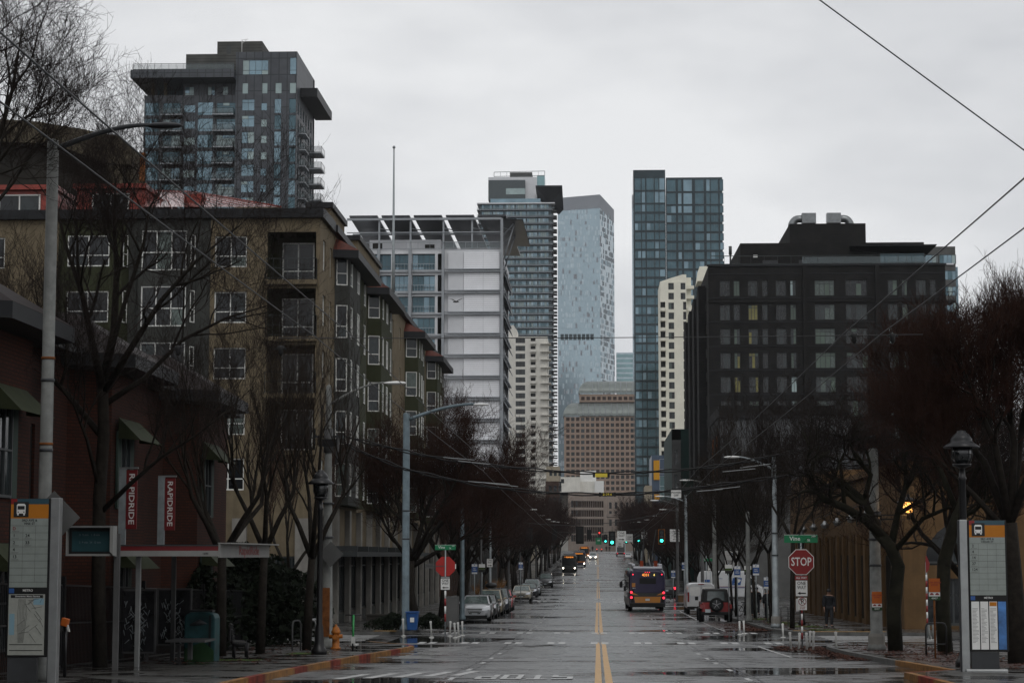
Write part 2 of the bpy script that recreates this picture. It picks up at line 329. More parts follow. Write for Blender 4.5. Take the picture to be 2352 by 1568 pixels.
# tree-lawn strips of wet brick and grass on the right block
mb=MB(); strip(mb,8.35,10.6,50,73,'brickpave',KH+.004); struct('brick_paving',mb)
mb=MB(); strip(mb,5.95,7.95,99,116,'brickpave',.006); struct('parking_strip',mb)
mb=MB()
for a,b,x0,x1 in ((99,103,9.3,10.8),(106,112,9.0,10.4),(117,122,9,10.3),(93.2,95.4,9.6,10.9)): strip(mb,x0,x1,a,b,'grass',KH+.008)
for a,b,x0,x1 in ((61,63,-9.3,-8.2),(54,55.5,-10.4,-9.0)): strip(mb,x0,x1,a,b,'grass',KH+.008)
struct('grass_patches',mb)
# markings
mb=MB()
for y0,y1,x in ((20,79,((-.07,.08),(.15,.31))),(94,181.5,((-.13,.01),(.08,.24))),(200,299,((-.1,0),(.12,.22))),(318,411,((-.1,0),(.12,.22))),(428,523,((-.1,0),(.12,.22))),(540,600,((-.1,0),(.12,.22)))):
    for a,b in x: strip(mb,a,b,y0,y1,'mark_yellow')
for y0,y1 in((79,81),(91.5,94)): 
    strip(mb,-.09,.05,y0,y1,'mark_yellow',.004); strip(mb,.12,.27,y0,y1,'mark_yellow',.004)
struct('yellow_lines',mb)
mb=MB(); rr=random.Random(4)
strip(mb,lambda y:.095+.012*math.sin(y*1.3),lambda y:.13+.012*math.sin(y*1.3),20,180,'tar',.003)
for xx in(-3.42,3.46): strip(mb,lambda y,xx=xx:xx+.02*math.sin(y*.7),lambda y,xx=xx:xx+.05+.02*math.sin(y*.7),20,298,'tar',.003)
for yy in(52,63.5,76.8,96.8,113,131,150,168): strip(mb,-7.,7.6,yy,yy+.09,'tar',.0035)
struct('tar_seam',mb)
mb=MB()
for y in (79.4,92.2):
    for k in range(-4,5):
        c=.08+k*1.68
        for dx in(-.36,.06): strip(mb,c+dx,c+dx+.27,y,y+1.9,'marking',.008)
for y,dy in ((184,1.7),(195.5,1.6),(301.5,2.4),(312,2.4),(413,2.4),(424,2)):
    for k in range(-4,5):
        c=.1+k*1.7
        for dx in(-.42,.1): strip(mb,c+dx,c+dx+.33,y,y+dy,'marking',.008)
strip(mb,.5,5.9,77.6,77.95,'marking',.005); strip(mb,-5.9,-.2,95.6,95.9,'marking',.005)
strip(mb,-5.9,-.2,200.5,201,'marking',.005); strip(mb,.5,5.9,181.6,182,'marking',.005); strip(mb,.5,5.9,298.8,299.4,'marking',.005)
for y0 in [22,31,38,44.6,50.9,57,61.6,67]+list(range(98,180,9))+list(range(204,298,10)):
    strip(mb,3.22,3.33,y0,y0+1.5,'marking'); strip(mb,-3.27,-3.16,y0,y0+1.5,'marking')
strip(mb,5.9,6.0,97,150,'marking'); strip(mb,5.9,6.0,64,77,'marking')
# crosswalk bars over the cross street and diagonal bars by the left bulb
for k in range(8):
    y=79.0+k*1.35
    strip(mb,-14.2,-9.4,y,y+.55,'marking'); strip(mb,9.4,14.2,y,y+.55,'marking')
for k in range(9):
    y=62+k*1.6; x=-6.2+.05*k
    mb.face([(x,y,g(y)+.004),(x+1.1,y+.9,g(y+.9)+.006),(x+1.1,y+1.3,g(y+1.3)+.006),(x,y+.4,g(y+.4)+.005)],'marking')
for x,y in((-5.2,47),(-4.6,47.6),(-4,48.2),(-3.4,48.8),(-5.8,46.4)):
    mb.face([(x,y-1.6,g(y-1.6)+.007),(x+.25,y-1.6,g(y-1.6)+.007),(x+.55,y+1.6,g(y+1.6)+.007),(x+.3,y+1.6,g(y+1.6)+.007)],'marking')
struct('white_markings',mb)
# the word STOP, lettered for oncoming traffic (upside down seen from here)
def letter(mb,segs,x0,y0,w,h,t=.16):
    # x mirrored and y mirrored: rotated by 180 degrees
    for si,(a,b,c,d) in enumerate(segs):
        pa=Vector((x0-a*w,y0-b*h)); pb=Vector((x0-c*w,y0-d*h)); dr=(pb-pa).normalized(); 
        nx=Vector((-dr.y,dr.x)); tw=t if abs(dr.x)<.5 else t*3.2
        pa-=dr*t*.45; pb+=dr*t*.45; q=[pa+nx*tw/2,pa-nx*tw/2,pb-nx*tw/2,pb+nx*tw/2]
        mb.face([(p.x,p.y,g(p.y)+.01+.003*si) for p in q],'marking')
mb=MB(); LT={'S':[(0,0,1,0),(1,0,1,.5),(1,.5,0,.5),(0,.5,0,1),(0,1,1,1)],'T':[(.5,0,.5,1),(0,1,1,1)],'O':[(0,0,1,0),(1,0,1,1),(1,1,0,1),(0,1,0,0)],'P':[(0,0,0,1),(0,1,1,1),(1,1,1,.5),(1,.5,0,.5)]}
for i,ch in enumerate('STOP'): letter(mb,LT[ch],-.62-i*.56,47.6,.34,2.5,.13)
struct('road_lettering',mb)
mb=MB(); strip(mb,9.4,12.6,90.6,91.4,'tactile',KH+.006); strip(mb,-9.9,-8.9,90.6,91.4,'tactile',KH+.006); strip(mb,8.7,9.3,92.2,93,'tactile',KH+.006); struct('tactile_paving',mb)
# leaf litter: uncountable
mb=MB(); rr=random.Random(7)
def litter(n,xf,y0,y1,dz):
    for i in range(n):
        y=rr.uniform(y0,y1); x=xf(y); s=rr.uniform(.03,.08); a=rr.uniform(0,6.3); z=g(y)+dz+rr.uniform(.004,.03)
        c,d=math.cos(a)*s,math.sin(a)*s
        mb.face([(x-c,y-d,z),(x+d,y-c,z+rr.uniform(0,.03)),(x+c,y+d,z),(x-d,y+c,z+rr.uniform(0,.02))],rr.choice(['leaf_litter','leaf_litter2']))
litter(1500,lambda y:EDGE[(1,0)](y)-abs(rr.gauss(0,.35))-.05,60,74,.01)
litter(1200,lambda y:rr.uniform(6.3,8.1),70.5,76,.02)
litter(900,lambda y:8.0-abs(rr.gauss(0,.7)),97,112,.01)
litter(700,lambda y:rr.uniform(7,8.4),96,101,.03)
litter(1200,lambda y:rr.uniform(8.4,11.2),48,74,KH+.01)
litter(800,lambda y:rr.uniform(8.6,11),92,125,KH+.01)
litter(500,lambda y:rr.uniform(-11.5,-8),50,72,KH+.01)
o=mb.build('leaf_litter'); tag(o,'scattered reddish brown fallen leaves along the wet kerbs and pavements','leaves',kind='stuff')
# ---------------- building kit ----------------
mat('pane_dark',(.01,.012,.014),.06,var=.2,spec=.4); mat('pane_mid',(.024,.032,.034),.08,var=.3,spec=.4); mat('pane_curtain',(.09,.115,.105),.25,var=.4,spec=.4,scale=4)
mat('frame_white',(.72,.72,.69),.5,var=.06); mat('frame_dark',(.03,.035,.036),.4,var=.1); mat('frame_slate',(.06,.075,.08),.4,.3,var=.1)
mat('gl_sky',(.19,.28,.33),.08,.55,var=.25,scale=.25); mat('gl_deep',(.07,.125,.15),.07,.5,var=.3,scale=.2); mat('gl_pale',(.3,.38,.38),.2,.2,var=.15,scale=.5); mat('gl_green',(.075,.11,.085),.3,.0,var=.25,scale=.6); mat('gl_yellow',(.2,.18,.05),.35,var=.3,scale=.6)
mat('gl_blue',(.32,.41,.46),.1,.6,var=.12,scale=.05); mat('gl_bluepale',(.42,.51,.56),.15,.4,var=.1,scale=.3); mat('gl_navy',(.02,.035,.042),.06,.4,var=.4,scale=.1)  # far tower blues are pale: distance haze is put into the colour
brickmat('wall_tan',(.2,.155,.092),(.19,.147,.088),(.1,.08,.05),6.2,2.75,.02,rough=.85,off=0,bump=0)
mat('stucco_tan',(.155,.125,.082),.85,var=.2,scale=1.5,streak=.35); mat('stucco_olive',(.038,.042,.023),.85,var=.14,scale=1.5,streak=.35); mat('stucco_grey',(.05,.052,.048),.85,var=.14,scale=1.5,streak=.3)
mat('fascia',(.01,.011,.013),.5,var=.2); mat('roof_red',(.22,.03,.018),.35,.2,var=.25,scale=2,stretch=(1,1,1)); mat('roof_wet',(.5,.3,.28),.15,.5,var=.5,scale=1.3); mat('tile_red',(.09,.025,.016),.6,var=.5,scale=5)
brickmat('brick_red',(.052,.015,.008),(.034,.011,.007),(.014,.009,.007),.24,.085,.012,rough=.8)
mat('tile_dark',(.018,.011,.01),.6,var=.4,scale=4)
brickmat('brick_black',(.015,.015,.015),(.02,.019,.018),(.012,.012,.012),.6,.2,.015,rough=.85,bump=.1)
brickmat('panel_slate',(.045,.051,.062),(.056,.062,.073),(.013,.018,.022),1.5,3.0,.09,rough=.5,off=0,bump=0)
brickmat('clad_grey',(.085,.085,.078),(.075,.075,.07),(.035,.035,.033),40,.55,.05,rough=.7,off=0,bump=0)
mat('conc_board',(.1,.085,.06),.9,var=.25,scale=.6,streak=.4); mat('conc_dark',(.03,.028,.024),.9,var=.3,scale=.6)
mat('steel_grey',(.3,.32,.34),.5,.3,var=.12,scale=.5); mat('alum_panel',(.62,.63,.65),.5,.2,var=.08,scale=.3)
brickmat('alum_white',(.86,.87,.9),(.84,.85,.88),(.6,.61,.63),30,.36,.04,rough=.45,off=0,bump=.2,nz=(.94,1.03))
mat('hazy_grey',(.27,.29,.32),.6,var=.06,scale=.05); mat('hazy_slit',(.12,.15,.17),.3,var=.1,scale=.05); mat('pv',(.05,.052,.06),.3,.3,var=.3,scale=.7); mat('white_conc',(.72,.7,.64),.8,var=.1,scale=.4,streak=.2); mat('white_conc2',(.8,.78,.67),.8,var=.08,scale=.4)  # hazy tones carry the haze of the far facades in their colour
mat('pink_stone',(.3,.22,.17),.7,var=.1,scale=.2); mat('beige_stone',(.35,.29,.25),.8,var=.12,scale=.3,streak=.3); mat('arch_glass',(.16,.18,.17),.3,.4,var=.2,scale=.3)
mat('arcade_tan',(.125,.075,.036),.85,var=.22,scale=1.2,streak=.4,bump=.15); mat('mullion_grey',(.3,.31,.31),.4,.4,var=.1)
brickmat('podium_conc',(.085,.09,.095),(.1,.102,.105),(.05,.05,.05),2.6,4.2,.06,rough=.7,off=0,bump=0)
mat('dk_green',(.012,.035,.03),.6,var=.15); mat('panel_blue',(.06,.09,.14),.4,var=.15,scale=.4); mat('panel_orange',(.62,.3,.02),.5,var=.06); mat('teal_glass',(.2,.32,.34),.15,.4,var=.3,scale=.1); mat('low_brown',(.05,.03,.022),.8,var=.3,scale=.7); mat('low_grey',(.1,.1,.097),.8,var=.2,scale=.7); mat('low_cream',(.33,.29,.22),.8,var=.15)
mat('awning_green',(.032,.038,.019),.7,var=.3,scale=3); mat('shutter',(.04,.06,.05),.6,var=.2)
mat('ducts',(.2,.21,.215),.3,.7,var=.25,scale=1.5); mat('railing',(.02,.025,.025),.4,.3,var=.1); mat('rail_glass',(.16,.2,.21),.08,var=.1,alpha=.45)
class Face:   # u runs along the wall, z up; 'ang' turns it; inward is to the left of u
    def __init__(s,O,ang,W,H): s.O=Vector(O); s.a=ang; s.U=Vector((math.cos(ang),math.sin(ang),0)); s.I=Vector((-math.sin(ang),math.cos(ang),0)); s.W=W; s.H=H; s.holes=[]
    def p(s,u,z,i=0): return s.O+s.U*u+s.I*i+Vector((0,0,z))
def FF(x0,x1,y,z0,z1): return Face((x0,y,z0),0,x1-x0,z1-z0)          # faces the camera (-Y)
def FR(x,y0,y1,z0,z1): return Face((x,y0,z0),math.pi/2,y1-y0,z1-z0)   # faces +X
def FL(x,y0,y1,z0,z1): return Face((x,y1,z0),-math.pi/2,y1-y0,z1-z0)  # faces -X
def wallface(mb,F,m,rev=.15,mf=None):
    us=sorted({0,F.W,*[round(h[0],3) for h in F.holes],*[round(h[1],3) for h in F.holes]}); zs=sorted({0,F.H,*[round(h[2],3) for h in F.holes],*[round(h[3],3) for h in F.holes]})
    us=[u for u in us if 0<=u<=F.W]; zs=[z for z in zs if 0<=z<=F.H]
    H=[tuple(round(x,3) for x in h[:4]) for h in F.holes]
    for j in range(len(zs)-1):
        zc=(zs[j]+zs[j+1])/2; run=None; row=[h for h in H if h[2]<zc<h[3]]
        for i in range(len(us)-1):
            uc=(us[i]+us[i+1])/2
            solid=not any(h[0]<uc<h[1] for h in row)
            if solid and run is None: run=us[i]
            if not solid and run is not None:
                mm=mf(run,zc) if mf else m; mb.face([F.p(run,zs[j]),F.p(us[i],zs[j]),F.p(us[i],zs[j+1]),F.p(run,zs[j+1])],mm); run=None
            if solid and mf and i<len(us)-2 and mf(uc,zc)!=mf((us[i+1]+us[i+2])/2,zc):
                mb.face([F.p(run,zs[j]),F.p(us[i+1],zs[j]),F.p(us[i+1],zs[j+1]),F.p(run,zs[j+1])],mf(uc,zc)); run=None
        if run is not None: mb.face([F.p(run,zs[j]),F.p(us[-1],zs[j]),F.p(us[-1],zs[j+1]),F.p(run,zs[j+1])],mf(us[-1]-.01,zc) if mf else m)
    for h in F.holes:
        u0,u1,z0,z1=h[:4]; d=h[4] if len(h)>4 else rev; mm=h[5] if len(h)>5 else m
        c=[(u0,z0),(u1,z0),(u1,z1),(u0,z1)]
        for k in range(4):
            a,b=c[k],c[(k+1)%4]; mb.face([F.p(*a),F.p(*a,d),F.p(*b,d),F.p(*b)],mm)
        if d>.6: mb.face([F.p(u0,z0,d),F.p(u1,z0,d),F.p(u1,z1,d),F.p(u0,z1,d)],mm)
WC={}
def windata(w,h,nx,rows,fr,mu,mf,panes,depth=.0,key=0):
    """window: frame bars + panes, local x 0..w, z 0..h, y inward. rows: list of row heights (fractions, bottom first)"""
    k=(round(w,2),round(h,2),nx if not hasattr(nx,'__len__') else tuple(nx),tuple(rows),fr,mu,mf,tuple(panes),key)
    if k in WC: return WC[k],k
    r=random.Random(hash((round(w,2),round(h,2),key))&0xffff); mb=MB(); D=.07
    mb.box(0,w,-.02,D,0,fr,mf); mb.box(0,w,-.02,D,h-fr,h,mf); mb.box(0,fr,-.02,D,fr,h-fr,mf); mb.box(w-fr,w,-.02,D,fr,h-fr,mf)
    cx=[0]; 
    if hasattr(nx,'__len__'):
        for q in nx: cx.append(cx[-1]+q)
    else: cx=[i/nx for i in range(nx+1)]
    cz=[0]
    for q in rows: cz.append(cz[-1]+q)
    for x in cx[1:-1]: mb.box(x*w-mu/2,x*w+mu/2,-.012,D-.01,fr,h-fr,mf)
    for z in cz[1:-1]: mb.box(fr,w-fr,-.017,D-.015,z*h-mu/2,z*h+mu/2,mf)
    for i in range(len(cx)-1):
        pm=r.choice(panes)
        for j in range(len(cz)-1):
            if r.random()<.4: pm=r.choice(panes)
            x0,x1,z0,z1=cx[i]*w,cx[i+1]*w,cz[j]*h,cz[j+1]*h
            y=.03+r.uniform(-.004,.004); mb.face([(x0,y,z0),(x1,y+r.uniform(-.006,.006),z0),(x1,y,z1),(x0,y,z1)],pm)
    WC[k]=mb; return mb,k
WM={}
class Bld:
    def __init__(s,name,label,cat,x,y,z=None,group=None,limit=100):
        s.root=thing(name,label,cat,(x,y,gz(y) if z is None else z),group=group); s.wall=MB(); s.wins=[]; s.limit=limit
    def face(s,F,m,rev=.15,mf=None): wallface(s.wall,F,m,rev,mf)
    def win(s,F,u,z,w,h,style,inset=.1,hole=True,key=0):
        if hole: F.holes.append((u,u+w,z,z+h,inset+.05))
        nx,rows,fr,mu,mf,panes=style
        s.wins.append((F,u,z,w,h,style,inset,key))
    def flush(s,name='window'):
        cp=Vector((0,0,CZ))
        s.wins.sort(key=lambda q:-(q[3]*q[4]*max(.25,1 if abs(q[0].a)<.1 else .3))/((q[0].p(q[1],q[2])-cp).length**2))
        rest=MB()
        for i,(F,u,z,w,h,st,ins,key) in enumerate(s.wins):
            mb,k=windata(w,h,*st[:2],st[2],st[3],st[4],st[5],key=key)
            o=F.p(u,z,ins)
            if i<s.limit:
                me=WM.get(k)
                if me is None: me=WM[k]=mb.mesh('window')
                ob=bpy.data.objects.new(name,me); COL.objects.link(ob); ob.parent=s.root; ob.location=o-s.root.location; ob.rotation_euler=(0,0,F.a)
            else:
                c,d=math.cos(F.a),math.sin(F.a); kk=len(rest.v)
                rest.v+=[(o.x+x*c-y*d,o.y+x*d+y*c,o.z+q) for x,y,q in mb.v]; rest.f+=[tuple(t+kk for t in f) for f in mb.f]; rest.m+=mb.m; rest.sm+=mb.sm
        if rest.f: rest.build(name,s.root,True)['kind']='stuff'
    def part(s,name,mb): return mb.build(name,s.root,True)
    def done(s,win=True):
        if win: s.flush()
        if s.wall.f: s.wall.build('wall',s.root,True)
def shell(mb,x0,x1,y0,y1,z0,z1,m,skip=''):
    """plain sides not already given as faces + roof"""
    if 'F' not in skip: mb.face([(x0,y0,z0),(x1,y0,z0),(x1,y0,z1),(x0,y0,z1)],m)
    if 'B' not in skip: mb.face([(x1,y1,z0),(x0,y1,z0),(x0,y1,z1),(x1,y1,z1)],m)
    if 'L' not in skip: mb.face([(x0,y1,z0),(x0,y0,z0),(x0,y0,z1),(x0,y1,z1)],m)
    if 'R' not in skip: mb.face([(x1,y0,z0),(x1,y1,z0),(x1,y1,z1),(x1,y0,z1)],m)
    if 'T' not in skip: mb.face([(x0,y0,z1),(x1,y0,z1),(x1,y1,z1),(x0,y1,z1)],m)
def railing(mb,p0,p1,h,step=.12,m='railing',t=.02,bars=True,rails=2):
    p0,p1=Vector(p0),Vector(p1); L=(p1-p0).length; u=(p1-p0)/L; nrm=Vector((-u.y,u.x,0))
    for z in ([h,.08] if rails==2 else [h,h*.55,.08]): mb.obox((p0+p1)/2+Vector((0,0,z)),u*L/2,nrm*t,Vector((0,0,t)),m)
    n=max(1,int(L/step))
    for i in range(n+1):
        q=p0+u*L*i/n; tt=t*.5 if 0<i<n else t
        if bars or i in(0,n): mb.obox(q+Vector((0,0,h/2)),u*tt,nrm*tt,Vector((0,0,h/2)),m)
WS_TWO=(2,(.36,.64),.06,.05,'frame_white',('pane_dark','pane_mid','pane_curtain','pane_dark'))
WS_THREE=(3,(.45,.55),.06,.05,'frame_white',('pane_dark','pane_mid','pane_curtain','pane_dark'))
WS_ONE=(1,(.36,.64),.06,.05,'frame_white',('pane_dark','pane_mid','pane_curtain'))
WS_DOOR=(2,(.3,.7),.07,.06,'frame_white',('pane_dark','pane_mid','pane_dark'))
# ================= 1: tan / olive apartment block, left corner =================
D=100.; A=Bld('apartment_building','tan and olive stucco apartment block with white framed windows and red metal dormers','apartment building',-20,D)
fx=lambda x:XA(x,D); fz=lambda y:ZA(y,D,600)
XC=XA(728,D); XL=-36.; G0=gz(D)-1.5; TOP=fz(497); Y1=178.
F=FF(XL,XC,D,G0,TOP)
bayG=(fx(300),fx(440)); bayO=(fx(118),fx(283))
lev=[(540,613),(668,741),(797,870),(925,998),(1052,1125)]
for i,(a,b) in enumerate(lev):
    z=fz(b)-G0; h=(b-a)/47.
    A.win(F,fx(483)-XL,z,1.6,h,WS_TWO,key=i)
    A.win(F,fx(30)-XL-2.4,z,1.6,h,WS_TWO,key=i+2)
    if i<4:
        r0=fz([640,770,900,1030][i])-G0; F.holes.append((fx(606)-XL,fx(719)-XL,r0-.1,r0+2.33,1.9,'stucco_olive' if i<2 else 'stucco_tan'))
        A.win(F,fx(628)-XL,r0,1.62,2.05,WS_DOOR,inset=1.8,hole=False,key=i)
for k in range(6):
    A.win(F,fx(40+k*118)-XL,fz(1400)-G0,1.7,2.6,(2,(.75,.25),.09,.07,'frame_dark',('pane_dark','pane_mid')),key=k%3)
def mfA(u,z):
    x=u+XL
    if z<4.2+1.5: return 'stucco_grey'
    if bayG[0]-.15<x<bayG[1]+.15: return 'stucco_grey'
    if x<bayO[0]-.3: return 'stucco_tan'
    if x<bayO[1]+.2: return 'stucco_olive'
    return 'stucco_tan'
A.face(F,'stucco_tan',.15,mfA)
# balconies
for i,y in enumerate([640,770,900,1030]):
    z=fz(y); mb=MB(); mb.box(fx(603),fx(723),D-.32,D-.002,z-.32,z-.08,'stucco_tan'); b=A.part('balcony',mb)
    mb=MB(); railing(mb,(fx(605),D-.28,z-.08),(fx(721),D-.28,z-.08),1.05,.32,rails=3); railing(mb,(fx(721),D-.28,z-.08),(fx(721),D-.03,z-.08),1.05,.2); mb.build('railing',b,True)
# front bays
for (x0,x1),m,st in((bayG,'stucco_grey',WS_THREE),(bayO,'stucco_olive',WS_TWO)):
    bf=FF(x0+.25,x1-.25,D-.55,G0+4.5,TOP-.9)
    for i,(a,b) in enumerate(lev):
        zz=fz(b)-G0-4.5; 
        if m=='stucco_grey': A.win(bf,(x1-x0-.5)/2-1.12,zz-.22,2.24,2.0,WS_THREE,inset=.06,key=i)
        else: A.win(bf,.35,zz,2.1,1.55,WS_TWO,inset=.06,key=i)
        if i>3: break
    mb=MB(); wallface(mb,bf,m,.1)
    zb,zt=G0+4.5,TOP-.9
    mb.face([(x0,D,zb),(x0+.25,D-.55,zb),(x0+.25,D-.55,zt),(x0,D,zt)],m); mb.face([(x1-.25,D-.55,zb),(x1,D,zb),(x1,D,zt),(x1-.25,D-.55,zt)],m)
    mb.face([(x0,D,zb),(x1,D,zb),(x1-.25,D-.55,zb),(x0+.25,D-.55,zb)],m); mb.face([(x0,D,zt),(x0+.25,D-.55,zt),(x1-.25,D-.55,zt),(x1,D,zt)],m)
    A.part('bay',mb)
    for i,(a,b) in enumerate(lev[:4]):
        ang=math.atan2(.55,.25); sf=Face((x1-.25,D-.55,fz(b)-.1),ang,.6,2)
        A.win(sf,.12,.1,.38,1.6,(1,(.4,.6),.05,.04,'frame_white',('pane_dark','pane_mid')),inset=.0,hole=False)
# side facade toward the street
SX=XC; S=FR(SX,D,Y1,G0,TOP)
zr=[fz(b) for a,b in lev]
for i,(a,b) in enumerate(lev):
    for yy,w in((101.2,1.0),(103.9,.7),(118.4,.9),(132.6,1.0),(136.0,.9),(141,.9),(157,1.),(160.5,.9)): A.win(S,yy-D,fz(b)-G0,w,1.55,WS_ONE,key=i)
for k in range(14):
    A.win(S,3+k*5.2,2.0,3.4,3.2,(4,(.78,.22),.12,.09,'frame_dark',('pane_dark','pane_dark','pane_mid')),key=k%4)
def mfS(u,z):
    if z<5.7: return 'stucco_grey'
    return 'stucco_tan'
A.face(S,'stucco_tan',.15,mfS)
for y0,y1,m1,m2,p in ((105.8,116.3,'stucco_grey','stucco_olive',.75),(120.8,130,'stucco_olive','stucco_olive',.85),(145,153.6,'stucco_olive','stucco_olive',.95),(163,173.5,'stucco_olive','stucco_olive',.9)):
    zb,zt=6.0,TOP-1.35; mb=MB(); ym=y0+(y1-y0)*.5; e=.35
    f1=Face((SX,y0,zb),0+.35,p/math.cos(.35),zt-zb)
    for i in range(5):
        zz=zr[i]-zb
        if zz<.2: continue
        A.win(f1,.09,zz-.15,p/math.cos(.35)-.18,1.75,WS_ONE,inset=.05,key=i)
    wallface(mb,f1,m1,.1)
    yb=y0+p*math.tan(.35); f2=FR(SX+p,yb,ym,zb,zt); f3=FR(SX+p-.25,ym,y1,zb,zt)
    for i in range(5):
        zz=zr[i]-zb
        if zz<.2: continue
        A.win(f2,.5,zz-.1,1.0,1.7,WS_ONE,inset=.03,key=i); A.win(f2,(ym-yb)-1.5,zz-.1,1.2,1.7,WS_TWO,inset=.03,key=i+1)
        A.win(f3,.5,zz-.1,1.1,1.7,WS_TWO,inset=.03,key=i+2); A.win(f3,(y1-ym)-1.4,zz-.1,1.0,1.7,WS_ONE,inset=.03,key=i)
    wallface(mb,f2,m1,.1); wallface(mb,f3,m2,.1)
    mb.face([(SX+p-.25,ym,zb),(SX+p,ym,zb),(SX+p,ym,zt),(SX+p-.25,ym,zt)],m2)
    mb.face([(SX,y1,zb),(SX+p-.25,y1,zb),(SX+p-.25,y1,zt),(SX,y1,zt)],m2)
    poly=[(SX,y0),(SX+p,yb),(SX+p,ym),(SX+p-.25,ym),(SX+p-.25,y1),(SX,y1)]
    mb.face([(a,b,zb) for a,b in reversed(poly)],m2); mb.face([(a,b,zt) for a,b in poly],m2)
    A.part('bay',mb)
    mb=MB(); pe=[(SX-.3,y0-.9),(SX+p+.55,yb-.75),(SX+p+.55,y1+.4),(SX-.3,y1+.4)]; mb.prism(pe,zt+.02,zt+.42,'fascia')
    z2=zt+.43; pi=[(SX-.2,y0+.2),(SX+.1,yb+.3),(SX+.1,y1-.3),(SX-.2,y1-.2)]; n=4
    for k in range(4): mb.face([(*pe[k],z2),(*pe[(k+1)%4],z2),(*pi[(k+1)%4],z2+.75),(*pi[k],z2+.75)],'tile_red')
    mb.face([(*q,z2+.75) for q in pi],'tile_red'); A.part('bay_roof',mb)
# parapet fascia, street canopy, roof boxes
mb=MB(); mb.box(XL,XC+.2,D-.3,D+.3,TOP-.1,TOP+.36,'fascia'); mb.box(XC-.25,XC+.21,D+.31,D+4.5,TOP-.1,TOP+.4,'fascia'); mb.box(XC-.3,XC+.3,D+4.6,Y1,TOP-.06,TOP+.3,'fascia')
A.part('parapet',mb)
shell(A.wall,XL,XC,D,Y1,G0,TOP,'stucco_tan','FR')
for y0,y1,x0,zt in ((106.5,112.5,XC-1.5,1.5),(119,131,XC-1.9,1.7),(139,144,XC-1.4,.9)):
    mb=MB(); mb.box(x0,XC-.35,y0,y1,TOP+.02,TOP+zt,'stucco_tan'); mb.box(x0-.15,XC-.2,y0-.2,y1+.2,TOP+zt+.01,TOP+zt+.3,'fascia'); A.part('roof_tower',mb)
mb=MB(); mb.box(XC+.05,XC+1.5,104,150,g(104)+3.55,g(104)+3.8,'frame_dark'); 
for y in range(105,150,5): mb.box(XC+.03,XC+1.4,y,y+.12,g(104)+3.82,g(104)+4.1,'frame_dark')
A.part('canopy',mb)
for k in range(15):
    mb=MB(); y=D+.6+k*5.2; mb.box(XC+.003,XC+.28,y,y+.7,g(y)-.3,5.8,'concrete'); A.part('pilaster',mb)
for k in range(8):
    mb=MB(); x=XC-.7-k*3.1; mb.box(x-.35,x+.35,D-.3,D-.003,G0,5.2,'concrete'); A.part('pilaster',mb)
# red dormers and wet metal roof behind parapet
mb=MB(); z0=TOP+.3
def dormer(xa,xb,yt):
    d=D+1.6; x0,x1=XA(xa,d),XA(xb,d); zt=ZA(yt,d,xa)
    mb.box(x0,x1,d,d+9,z0,zt-.25,'roof_red'); mb.box(x0-.12,x1+.12,d-.35,d+9,zt-.24,zt,'roof_red')
    f=FF(x0+.8,x1-.8,d-.05,z0+.1,zt-.45); A.win(f,0,0,x1-x0-1.6,max(.5,zt-.45-z0-.1),(2,(1,),.07,.06,'frame_white',('pane_dark','pane_mid')),inset=.0,hole=False)
dormer(-60,110,428); dormer(158,318,425)
a=[(fx(318),D+3,fz(425)),(fx(380),D+3,fz(470)+.2),(fx(380),D+8,fz(470)+.2),(fx(318),D+8,fz(425))]; mb.face(a,'roof_red')
for k in range(9):
    x=fx(318)+k*.16; mb.box(x,x+.05,D+2.9,D+2.98,z0,fz(425)-.05-k*.1,'roof_red')
mb.box(fx(318),fx(345),D+3.0,D+7.9,z0,fz(452),'roof_red')
mb.box(fx(388),fx(430),D+2.2,D+5,z0,ZA(440,D+2.2),'roof_red')
mb.face([(fx(112),D+1.2,z0),(fx(165),D+1.2,z0),(fx(150),D+6,ZA(446,D+6)),(fx(118),D+6,ZA(446,D+6))],'roof_wet')
e0,e1=P(322,475,D+.9),P(645,475,D+.9); r0,r1=P(350,438,D+6),P(445,441,D+6)
mb.face([e0,e1,r1,r0],'roof_wet'); mb.face([e1,e1+Vector((0,9,0)),r1],'roof_wet')
mb.tube([r0,r1],.05,'roof_red',5); mb.tube([r1,e1],.05,'roof_red',5)
for k in range(14):
    t=k/13; a=e0.lerp(e1,t*.95); b=r0.lerp(r1,t) if t<.5 else r0.lerp(r1,t).lerp(e1,(t-.5)*.1); mb.tube([a+Vector((0,0,.04)),b+Vector((0,0,.03))],.018,'roof_red',4)
A.part('roof',mb)
mb=MB(); mb.box(-13.95,-13.5,136.9,137.3,TOP-.3,TOP+.9,'galv'); mb.tube([(-13.75,137,TOP+.5),(-13.75,137,ZA(600,137,897)),(-13.75,137,ZA(342,137,897))],[.13,.1,.045],'galv',10); mb.lathe([(.02,0),(.1,.05),(.1,.15),(.02,.22)],'galv',(-13.75,137,ZA(342,137,897)))
A.part('flag_mast',mb); A.done()
